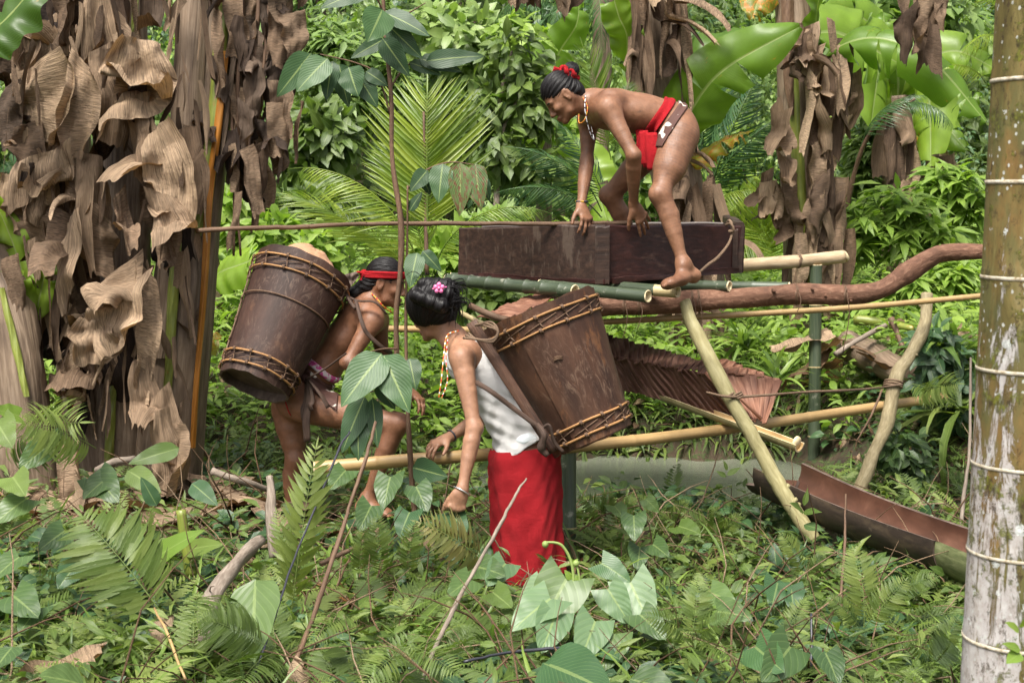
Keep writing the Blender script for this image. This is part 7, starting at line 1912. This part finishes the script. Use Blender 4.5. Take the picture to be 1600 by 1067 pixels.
for i, (lb, c, d, n, sz, m) in enumerate((
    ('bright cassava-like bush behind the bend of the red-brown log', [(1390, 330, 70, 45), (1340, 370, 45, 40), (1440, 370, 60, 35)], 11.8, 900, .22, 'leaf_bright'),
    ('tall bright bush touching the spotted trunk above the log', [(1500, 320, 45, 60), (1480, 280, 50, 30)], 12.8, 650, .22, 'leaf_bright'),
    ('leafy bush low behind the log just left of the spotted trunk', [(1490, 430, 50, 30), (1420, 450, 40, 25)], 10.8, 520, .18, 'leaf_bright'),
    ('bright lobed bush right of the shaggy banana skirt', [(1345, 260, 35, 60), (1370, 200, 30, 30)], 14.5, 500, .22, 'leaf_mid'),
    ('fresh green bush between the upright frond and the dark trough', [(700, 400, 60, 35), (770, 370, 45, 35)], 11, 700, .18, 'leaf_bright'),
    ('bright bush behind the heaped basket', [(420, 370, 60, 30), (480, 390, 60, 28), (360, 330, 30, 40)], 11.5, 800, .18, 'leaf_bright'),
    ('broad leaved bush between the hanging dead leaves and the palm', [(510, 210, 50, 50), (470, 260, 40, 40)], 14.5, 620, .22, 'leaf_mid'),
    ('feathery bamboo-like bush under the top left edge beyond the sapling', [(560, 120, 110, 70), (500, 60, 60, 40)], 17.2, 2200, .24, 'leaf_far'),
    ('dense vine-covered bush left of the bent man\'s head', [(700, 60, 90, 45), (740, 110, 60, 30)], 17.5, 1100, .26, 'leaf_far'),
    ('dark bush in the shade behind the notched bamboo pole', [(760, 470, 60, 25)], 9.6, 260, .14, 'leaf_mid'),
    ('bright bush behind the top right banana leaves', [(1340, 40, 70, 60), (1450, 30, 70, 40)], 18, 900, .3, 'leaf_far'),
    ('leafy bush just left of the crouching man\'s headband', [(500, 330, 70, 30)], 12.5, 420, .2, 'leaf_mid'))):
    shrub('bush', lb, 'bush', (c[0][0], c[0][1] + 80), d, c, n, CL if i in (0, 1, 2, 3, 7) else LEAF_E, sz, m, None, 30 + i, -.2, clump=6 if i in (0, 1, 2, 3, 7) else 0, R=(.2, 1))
# right bank plants: broad strappy leaves over the mound
def strap_plant(label, base, d, n, L, mat='grass', seed=0, name='strap_leaf_plant', W=BLADE_W, cat='plant', up=1.0, R=(0, 1)):
    rs = np.random.RandomState(seed); b = P(*base, d); t = thing(name, label, cat, b); a = Acc(); D = rand_dirs(n, up, rs)
    a.inst(W, frames(D, np.tile([0, 0, 1.0], (n, 1)) + rs.randn(n, 3) * .2) * (L * (.6 + .5 * rs.rand(n)))[:, None, None], np.tile(A_(b), (n, 1)) + rs.randn(n, 3) * .02, R[0] + (R[1] - R[0]) * rs.rand(n)); a.build('leaves', M[mat], t); return t
strap_plant('clump of long strappy leaves on the right bank under the bamboo rail', (1480, 560), 8.7, 26, .62, 'grass', 1)
strap_plant('strappy green clump hanging over the dark bank beside the spotted trunk', (1500, 640), 8.4, 24, .7, 'fern', 2, up=.4)
strap_plant('strappy clump at the foot of the banana stem left of the green post', (1165, 545), 9.9, 24, .55, 'grass', 3)
strap_plant('small rosette with long leaves between the thatch mat and the green post', (1215, 600), 9.2, 16, .42, 'grass', 4)
for i, (lb, c, d, n, sz, m) in enumerate((('leafy vine cluster growing on the right bank mound', [(1465, 560, 35, 55), (1490, 620, 25, 50)], 8.55, 340, .12, 'leaf_dark'), ('blue-green leafy plant at the foot of the crooked pole', [(1400, 700, 45, 30), (1430, 730, 30, 20)], 8.1, 240, .10, 'leaf_heart'))):
    shrub('bush', lb, 'bush', (c[0][0], c[0][1] + 60), d, c, n, LEAF_E, sz, m, None, 60 + i, -.4)
# fallen banana trunk and debris behind on the bank
fb = stick('fallen_banana_stem', 'fallen brown banana stem lying on the bank between the two poles', 'log', [P(1325, 540, 9.7), P(1370, 560, 9.4), P(1420, 590, 9.0)], [.10, .10, .09], M['pseudostem'], 20, .12, 3, 18)
stick('fallen_branch', 'grey stick leaning across the debris behind the green post', 'branch', [P(1305, 553, 9.2), P(1350, 525, 9.3), P(1393, 503, 9.4)], [.018, .018, .017], M['stick_pale'], 16, .1, 4, 8)
stick('fallen_branch', 'short upright stick propped against the leaning grey stick', 'branch', [P(1392, 498, 9.35), P(1402, 520, 9.3), P(1412, 545, 9.2)], [.022, .018, .018], M['stick'], 12, .1, 5, 8)
stick('fallen_banana_stem', 'pale green fallen leaf stalk under the long bamboo rail', 'stalk', [P(1335, 500, 9.9), P(1380, 505, 9.8), P(1430, 515, 9.6)], [.035, .035, .02], M['stem_green'], 14, .05, 5, 10)
dbr = thing('dead_leaf_heap', 'heap of dry brown banana leaves on the far bank behind the rail', 'dead leaves', P(1400, 540, 9.6)); a = Acc()
for i in range(34):
    T = dead_sheet(.26 + .2 * rs_.rand(), .12 + .1 * rs_.rand(), 2000 + i, 1.1, rs_.randn(), nl=10, nw=6, sway=.3); px, py = U(1290, 1520), U(505, 575); q = P(px, py, U(9.2, 9.9)); q.z = max(q.z, gz(q.x, q.y) + .08)
    a.add(*put(T, rot('Z', U(-2, 2)) @ rot('X', U(.9, 1.6)), q), .2 + .7 * rs_.rand())
a.build('leaf_pile', M['litter'], dbr)
dbr = thing('dead_leaf_heap', 'heap of dry brown banana leaves at the foot of the big clump', 'dead leaves', P(330, 760, 7.4)); a = Acc()
for i in range(60):
    T = dead_sheet(.28 + .25 * rs_.rand(), .10 + .14 * rs_.rand(), 2100 + i, 1.1, rs_.randn(), nl=12, nw=6, sway=.3); px, py = U(20, 420), U(700, 800); q = P(px, py, U(7.0, 7.8)); q.z = gz(q.x, q.y) + U(.03, .16)
    a.add(*put(T, rot('Z', U(-2.5, 2.5)) @ rot('X', U(1.1, 1.6)), q), .2 + .7 * rs_.rand())
a.build('leaf_pile', M['dead'], dbr)
for i, (px, py, L, W) in enumerate(((110, 690, .42, .2), (250, 640, .4, .18))): add_sheet(hero, px, py, L, W, .6, 7.22, .7, 700 + i)

# ================================================================ FOREGROUND PLANTS
def P_ground(px, d, h=0.0):
    q = P(px, 900, d); return Vector((q.x, q.y, gz(q.x, q.y) + h))
FERN_B = [T_frond(22, .30, .17, 1.0, 'fern', nl=5, ang=1.2, pdroop=.5, seed=40 + i, fold=.1) for i in range(3)]
FERN_L = [T_frond(26, .46, .13, .6, 'fern', nl=6, ang=1.25, pdroop=.9, seed=50 + i, fold=.1) for i in range(2)]
def fern(label, spec, mat='fern', T=None, R=.5, seed=0, s=1.0):
    b, t = spec[0][0], spec[0][1]; B = P(*b); th = thing('fern', label, 'fern', B); T = T or FERN_B
    for i, (b, e, *r) in enumerate(spec): frond(th, b, e, T[i % len(T)], (U(-.2, .2), -.75, .7), mat, (r[0] if r else R), s)
    return th
fern('large fern frond arching up over the litter at lower left', [((258, 965, 5.2), (110, 790, 5.3), .6)], T=FERN_L)
fern('fern with long drooping leaflets left of the banana clump foot', [((150, 700, 5.9), (10, 660, 5.6), .9), ((0, 700, 6), (150, 660, 5.8), .8)], T=FERN_L)
fern('light green upright fern in front of the crouching man\'s legs', [((455, 960, 5.4), (498, 680, 5.5), 1.0), ((468, 960, 5.4), (430, 790, 5.5), .9)], mat='fern', s=.5)
fern('serrated ferns standing under the hanging hand', [((600, 900, 5.6), (590, 800, 5.6), .5), ((640, 900, 5.6), (650, 810, 5.6), .5), ((560, 900, 5.6), (570, 820, 5.6), .6)])
fern('dry yellowing grass-like fern tips beside the red skirt', [((770, 900, 5.8), (640, 812, 5.6), .5), ((760, 880, 5.8), (650, 835, 5.6), .6)], mat='fern_old')
fern('dark drooping fern at the bottom left centre', [((420, 1010, 4.7), (300, 960, 4.6), .3), ((430, 1020, 4.7), (370, 1080, 4.4), .3), ((390, 940, 4.9), (280, 990, 4.6), .4)], T=FERN_L)
fern('broad fern at the bottom edge under the pale stick', [((640, 1010, 4.6), (560, 1080, 4.4), .6), ((640, 1010, 4.6), (720, 1060, 4.4), .5), ((560, 960, 4.8), (480, 1010, 4.6), .6)])
fern('fern with yellow tip left of the bark chute foot', [((1255, 900, 6.1), (1215, 830, 6.1), .9), ((1260, 900, 6.1), (1290, 860, 6.1), .4)])
fern('fern reaching over the bank under the bamboo rail end', [((1430, 620, 7.9), (1510, 600, 7.6), .8), ((1425, 600, 8), (1500, 640, 7.7), .6)], T=FERN_L)
fern('dead grey fern hanging below the half bamboo gutter', [((1160, 690, 7.4), (1165, 735, 7.3), .5), ((1185, 690, 7.4), (1180, 725, 7.3), .5)], mat='stickfern') if 'stickfern' in M else None
fern('large fern fanning at the bottom right centre', [((1080, 1000, 4.7), (1000, 960, 4.6), .5), ((1080, 1000, 4.7), (1090, 900, 4.8), .6), ((1085, 1000, 4.7), (1150, 960, 4.6), .4), ((1090, 1010, 4.7), (1160, 1040, 4.5), .3)])
fern('fern with upright yellow-green fronds left of the spotted trunk', [((1350, 980, 5.0), (1330, 850, 5.1), .9), ((1350, 980, 5.0), (1420, 900, 5.0), .7), ((1345, 980, 5.0), (1290, 930, 5.0), .6)])
fern('fern at the foot of the spotted trunk', [((1450, 1040, 4.6), (1500, 960, 4.6), .5), ((1450, 1040, 4.6), (1400, 990, 4.5), .6), ((1455, 1040, 4.6), (1480, 1000, 4.4), .3)])
fern('low fern just below the green cut end of the chute', [((1400, 930, 5.7), (1470, 900, 5.6), .4), ((1395, 930, 5.7), (1340, 905, 5.6), .5)])
fern('fern on the bank beside the slanted pole foot', [((1120, 850, 6.8), (1060, 800, 6.7), .6), ((1125, 850, 6.8), (1160, 800, 6.7), .7), ((1120, 850, 6.8), (1115, 790, 6.7), .6)])
fern('fern right of the red skirt below the pool', [((950, 820, 7.1), (900, 770, 7.0), .6), ((955, 820, 7.1), (1000, 775, 7.0), .6), ((952, 820, 7.1), (950, 760, 7.1), .5)])
fern('pair of small ferns in front of the pool', [((1040, 820, 7.2), (1000, 790, 7.1), .5), ((1045, 820, 7.2), (1080, 780, 7.1), .6)])
for k in range(26):
    px = U(20, 1500); d = U(4.6, 6.2)
# broad leaved plants: petioles rising from one root, each leaf a part
def broad(label, base, leaves, mat='leaf_heart', shape='heart', W=.95, name='broad_leaf_plant', cat='plant', stalkr=.0035):
    B = P(*base); B.z = min(B.z, gz(B.x, B.y) + .05); t = thing(name, label, cat, B)
    for i, lf in enumerate(leaves):
        (bx, by, d), (tx, ty, td) = lf[0], lf[1]; m = lf[2] if len(lf) > 2 else mat; R_ = lf[3] if len(lf) > 3 else U(.2, .9); w_ = lf[4] if len(lf) > 4 else W
        o = leaf_at('leaf', (bx, by, d), (tx, ty, td), w_, t, m, (U(-.3, .3), -.8, U(.35, .9)), .3, .12, shape, 10, 3, R=R_, wave=.025, seed=i)
        p0, p1 = B, P(bx, by, d); mid = (p0 + p1) / 2 + Vector((0, .02, .05)); a = Acc(); a.add(*tube(smooth_path([p0, mid, p1], 12), stalkr, 6)); a.build('leaf_stalk', M['stem_mid'], o)
    return t
broad('large pale leaved vine with insect holes in front of the red skirt hem', (900, 1040, 5.2), [((885, 905, 5.1), (838, 995, 5.0), 'leaf_heart', .9), ((860, 935, 5.0), (800, 985, 4.9), 'leaf_pale', .6), ((868, 960, 4.95), (845, 1020, 4.85), 'leaf_pale', .3), ((985, 910, 5.2), (1020, 985, 5.1), 'leaf_pale', .8), ((950, 920, 5.15), (985, 975, 5.1), 'leaf_pale', .4),
       ((930, 970, 5.0), (905, 1035, 4.9), 'leaf_pale', .5), ((960, 990, 5.0), (940, 1050, 4.9), 'leaf_heart', .8), ((845, 912, 5.3), (812, 945, 5.25), 'leaf_pale', 1), ((1000, 960, 5.1), (1040, 1000, 5.0), 'leaf_heart', .4), ((940, 880, 5.4), (985, 910, 5.35), 'leaf_dark', .9)])
broad('huge dark green leaf at the bottom edge below the red skirt', (900, 1067, 4.5), [((850, 1035, 4.55), (960, 1085, 4.3), 'leaf_dark', .6, .6), ((985, 1060, 4.5), (1060, 1085, 4.4), 'leaf_heart', .3, .7)], shape='ovate')
broad('dark heart leaved plant near the chute foot at lower right', (1215, 1060, 4.6), [((1235, 1010, 4.6), (1190, 1065, 4.5), 'leaf_heart', .3), ((1180, 1010, 4.65), (1225, 1050, 4.5), 'leaf_dark', .9), ((1290, 1020, 4.6), (1310, 1070, 4.5), 'leaf_heart', .1)])
broad('blue-green heart leaves beside the fern at right of the skirt', (1160, 990, 5.3), [((1120, 955, 5.3), (1175, 965, 5.2), 'leaf_heart', .7), ((1215, 910, 5.5), (1205, 950, 5.4), 'leaf_dark', .6), ((1235, 915, 5.5), (1240, 955, 5.4), 'leaf_dark', .4), ((1110, 925, 5.4), (1150, 945, 5.3), 'leaf_heart', .9)])
broad('round dark leaves hanging beside the pool edge right of the skirt', (1000, 880, 6.3), [((990, 805, 6.3), (992, 845, 6.2), 'leaf_heart', .3), ((1000, 855, 6.3), (995, 890, 6.2), 'leaf_heart', .2), ((1020, 850, 6.3), (1045, 870, 6.2), 'leaf_heart', .4), ((1010, 780, 6.5), (1030, 800, 6.5), 'leaf_heart', .9), ((960, 790, 6.4), (975, 812, 6.3), 'leaf_heart', .9), ((1060, 822, 6.2), (1095, 835, 6.1), 'leaf_mid', .5)])
broad('heart leaved vine between the crouching man\'s foot and the hanging hand', (620, 860, 6.0), [((610, 745, 6.1), (600, 795, 6.0), 'leaf_heart', .4), ((650, 760, 6.1), (668, 800, 6.0), 'leaf_heart', .2), ((580, 790, 6.0), (560, 830, 5.9), 'leaf_heart', .3), ((540, 735, 6.1), (515, 765, 6.0), 'leaf_heart', .5), ((700, 800, 6.1), (730, 830, 6.0), 'leaf_dark', .5), ((640, 800, 5.9), (625, 840, 5.8), 'leaf_dark', .4)])
broad('big pale ovate leaf standing upright at lower left centre', (400, 1060, 4.8), [((400, 905, 4.9), (398, 1035, 4.7), 'leaf_heart', 1, .62)], shape='ovate')
broad('ribbed round leaf at the bottom left edge', (90, 1060, 4.4), [((130, 1070, 4.4), (60, 1055, 4.3), 'leaf_heart', .9, .8), ((20, 1010, 4.6), (-10, 1050, 4.5), 'leaf_heart', .4)], shape='ovate')
broad('heart leaved vine climbing at the far left in front of the fern', (10, 960, 5.3), [((40, 780, 5.5), (-10, 820, 5.4), 'leaf_heart', .8), ((20, 745, 5.5), (40, 775, 5.4), 'leaf_mid', .9), ((70, 700, 5.8), (30, 735, 5.7), 'leaf_heart', .5), ((30, 870, 5.2), (-15, 910, 5.1), 'leaf_heart', .6), ((20, 930, 5.1), (60, 965, 5.0), 'leaf_heart', .4), ((-5, 660, 5.8), (20, 700, 5.7), 'leaf_mid', .8), ((30, 650, 5.9), (-10, 640, 5.8), 'leaf_bright', .5)])
broad('cluster of dark heart leaves under the big clump beside the orange chips', (170, 900, 5.8), [((170, 745, 6.0), (130, 780, 5.9), 'leaf_heart', .5), ((150, 745, 6.0), (185, 785, 5.9), 'leaf_heart', .3), ((100, 830, 5.7), (60, 860, 5.6), 'leaf_heart', .3), ((195, 830, 5.8), (225, 860, 5.7), 'leaf_heart', .4), ((120, 880, 5.5), (90, 920, 5.4), 'leaf_dark', .5), ((60, 950, 5.1), (30, 990, 5.0), 'leaf_heart', .3)])
broad('glossy ovate leaves sprouting at the clump foot', (250, 860, 6.1), [((200, 735, 6.2), (252, 770, 6.1), 'leaf_mid', .7, .5), ((280, 700, 6.4), (200, 725, 6.3), 'leaf_mid', .5, .4), ((300, 755, 6.2), (340, 790, 6.1), 'leaf_dark', .5, .5), ((245, 790, 6.1), (220, 745, 6.1), 'leaf_dark', .4, .5), ((232, 880, 5.8), (320, 828, 5.7), 'leaf_bright', .3, .36), ((265, 840, 5.9), (240, 875, 5.8), 'leaf_mid', .9, .5), ((290, 860, 5.9), (350, 850, 5.8), 'leaf_mid', 1, .4)], shape='ovate')
broad('pair of dark leaves below the red skirt at left', (720, 980, 5.5), [((745, 885, 5.6), (790, 900, 5.5), 'leaf_heart', .5), ((735, 905, 5.5), (700, 930, 5.4), 'leaf_heart', .7), ((790, 880, 5.6), (760, 915, 5.5), 'leaf_pale', .1), ((770, 925, 5.4), (800, 950, 5.3), 'leaf_mid', .6)])
broad('leafy shoot standing between the slanted pole and the pool', (1256, 880, 6.6), [((1255, 800, 6.6), (1232, 785, 6.5), 'leaf_mid', .6, .35), ((1255, 800, 6.6), (1285, 800, 6.5), 'leaf_mid', .5, .35), ((1256, 790, 6.6), (1262, 762, 6.6), 'leaf_mid', .7, .35), ((1256, 820, 6.6), (1290, 830, 6.5), 'leaf_heart', .4, .4)], shape='lance')
broad('bright green leafy shoot in front of the spotted trunk foot', (1600, 1067, 2.95), [((1592, 985, 2.95), (1570, 972, 2.93), 'leaf_bright', .8, .45), ((1594, 1015, 2.95), (1566, 1005, 2.93), 'leaf_bright', .6, .4), ((1594, 1020, 2.95), (1572, 1036, 2.92), 'leaf_bright', .5, .6), ((1596, 980, 2.95), (1604, 960, 2.93), 'leaf_bright', .9, .45)], shape='ovate')
broad('tall weed with small leaves rising in front of the pool', (1140, 800, 7.3), [((1135, 745, 7.3), (1118, 735, 7.3), 'leaf_mid', .6, .4), ((1136, 742, 7.3), (1158, 730, 7.3), 'leaf_mid', .7, .4), ((1136, 735, 7.3), (1130, 718, 7.3), 'leaf_mid', .8, .4)], shape='lance')
# curled young shoot in front of the skirt
t = thing('vine_shoot', 'curled pale green young shoot rising in front of the red skirt', 'shoot', P(892, 1000, 5.1))
a = Acc(); a.add(*tube(smooth_path([P(892, 1000, 5.1), P(896, 920, 5.1), P(893, 880, 5.1), P(878, 852, 5.1), P(857, 847, 5.1), P(850, 851, 5.1), P(854, 855, 5.1)], 40), np.linspace(.006, .004, 40), 8)); a.add(*tube(smooth_path([P(905, 1000, 5.1), P(906, 920, 5.1), P(903, 890, 5.1), P(897, 882, 5.1)], 20), .004, 7))
for px, py in ((852, 850), (900, 880)): a.inst((BALL[0] * .013, BALL[1], BALL[2]), np.eye(3)[None], A_(P(px, py, 5.1))[None], np.array([.9]))
a.build('stem', M['stem_mid'], t)
for b, e in (((893, 905, 5.1), (882, 890, 5.1)), ((894, 900, 5.1), (908, 905, 5.1)), ((893, 885, 5.1), (903, 872, 5.1))): leaf_at('leaf', b, e, .6, t, 'leaf_bright', R=.6)

# loose sticks in the foreground
stick('dry_stick', 'long reddish dry stick leaning in front of the crouching man', 'stick', [P(462, 1030, 4.8), P(500, 930, 5.1), P(545, 800, 5.4), P(573, 715, 5.5), P(586, 660, 5.6)], [.009, .009, .008, .008, .005], M['stick'], 50, .2, 1, 8, knots=5)
stick('dry_stick', 'pale grey thin stick leaning across the red skirt', 'stick', [P(655, 1067, 4.6), P(700, 970, 4.9), P(765, 850, 5.4), P(800, 785, 5.6), P(823, 747, 5.7)], [.008, .008, .007, .006, .003], M['stick_pale'], 50, .2, 2, 8, knots=4)
stick('dry_stick', 'thin black stem rising from the bottom left centre', 'stick', [P(395, 1064, 4.6), P(425, 975, 4.8), P(470, 850, 5.2), P(530, 700, 5.6), P(546, 672, 5.7)], [.004, .004, .004, .005, .004], M['bead_dark'], 40, .1, 3, 6)
stick('dry_stick', 'short brown stick with cut end lying below the crouching man', 'stick', [P(500, 880, 5.5), P(560, 850, 5.6), P(602, 820, 5.7)], [.009, .010, .010], M['stick'], 20, .15, 4, 8)
stick('dry_stick', 'dark twig lying low across the pale leaved vine', 'stick', [P(725, 1035, 4.7), P(800, 1020, 4.8), P(882, 1014, 4.85)], [.005, .006, .006], M['bead_dark'], 20, .15, 5, 6)
stick('dry_stick', 'thin brown upright twig beside the chute end', 'stick', [P(1313, 975, 5.6), P(1318, 860, 5.8), P(1322, 775, 5.9)], [.006, .006, .004], M['stick'], 20, .15, 6, 6)
stick('dry_stick', 'thin curved dry stem between the bank and the spotted trunk', 'stick', [P(1500, 830, 7.2), P(1505, 770, 7.3), P(1515, 700, 7.4), P(1517, 560, 7.5)], [.012, .010, .009, .006], M['stick_pale'], 20, .15, 7, 6)
stick('dry_stick', 'black thin stem standing at lower right', 'stick', [P(1268, 1040, 4.9), P(1268, 960, 5.0)], [.005, .004], M['bead_dark'], 8, .1, 8, 6)
stick('dry_stick', 'orange-yellow dry stem at the lower left under the fern', 'stick', [P(290, 1060, 4.6), P(262, 990, 4.8), P(240, 950, 5.0)], [.005, .005, .004], M['bamboo_tan'], 14, .1, 9, 6)
stick('stump_stake', 'short pale weathered stake standing by the crouching man\'s foot', 'stake', [P(428, 870, 6.0), P(424, 800, 6.05), P(422, 742, 6.1)], [.022, .020, .017], M['stick_pale'], 20, .3, 9, 10)
stick('fallen_branch', 'pale curved fallen branch in the lower left foreground', 'branch', [P(320, 1000, 4.9), P(330, 935, 5.1), P(370, 880, 5.4), P(405, 845, 5.7)], [.032, .032, .028, .022], M['stick_pale'], 30, .2, 10, 12)
stick('fallen_branch', 'grey branch lying through the dead leaves at the clump foot', 'branch', [P(330, 735, 7.1), P(380, 752, 7.1), P(420, 765, 7.2)], [.02, .02, .015], M['stick_pale'], 16, .15, 11, 10)
stick('fallen_branch', 'greenish stalk standing under the bright leaf at the clump foot', 'stalk', [P(300, 900, 5.9), P(290, 850, 5.9), P(285, 795, 5.9)], [.026, .024, .02], M['stem_green'], 14, .05, 12, 10)
stick('fallen_branch', 'short grey branch poking out of the big clump foot', 'branch', [P(150, 735, 7.2), P(180, 722, 7.15), P(208, 716, 7.1)], [.016, .018, .018], M['stick_pale'], 12, .15, 13, 8)
# torn paper-dry leaf at the bottom, pale dead banana leaf lower left
for nm, px, py, d, L, W, lb, R_ in (('dead_leaf', 480, 1010, 4.65, .22, .16, 'crumpled pale dead leaf at the bottom beside the reddish stick', .95), ('dead_leaf', 150, 985, 4.75, .34, .24, 'broad dry leaf curled over at the lower left edge', .8), ('dead_leaf', 260, 905, 5.2, .16, .09, 'small torn whitish leaf on the fern stalk', 1.0)):
    T = dead_sheet(L, W, int(px), 1.5, .8); a = Acc(); q_ = P(px, py - 40, d); q_.z = min(q_.z, gz(q_.x, q_.y) + .16); a.add(*put(T, rot('Z', .5 + px * .01) @ rot('X', 1.1 if px < 300 else .3), q_), R_); tag(a.build(nm, M['litter']), lb, 'leaf')
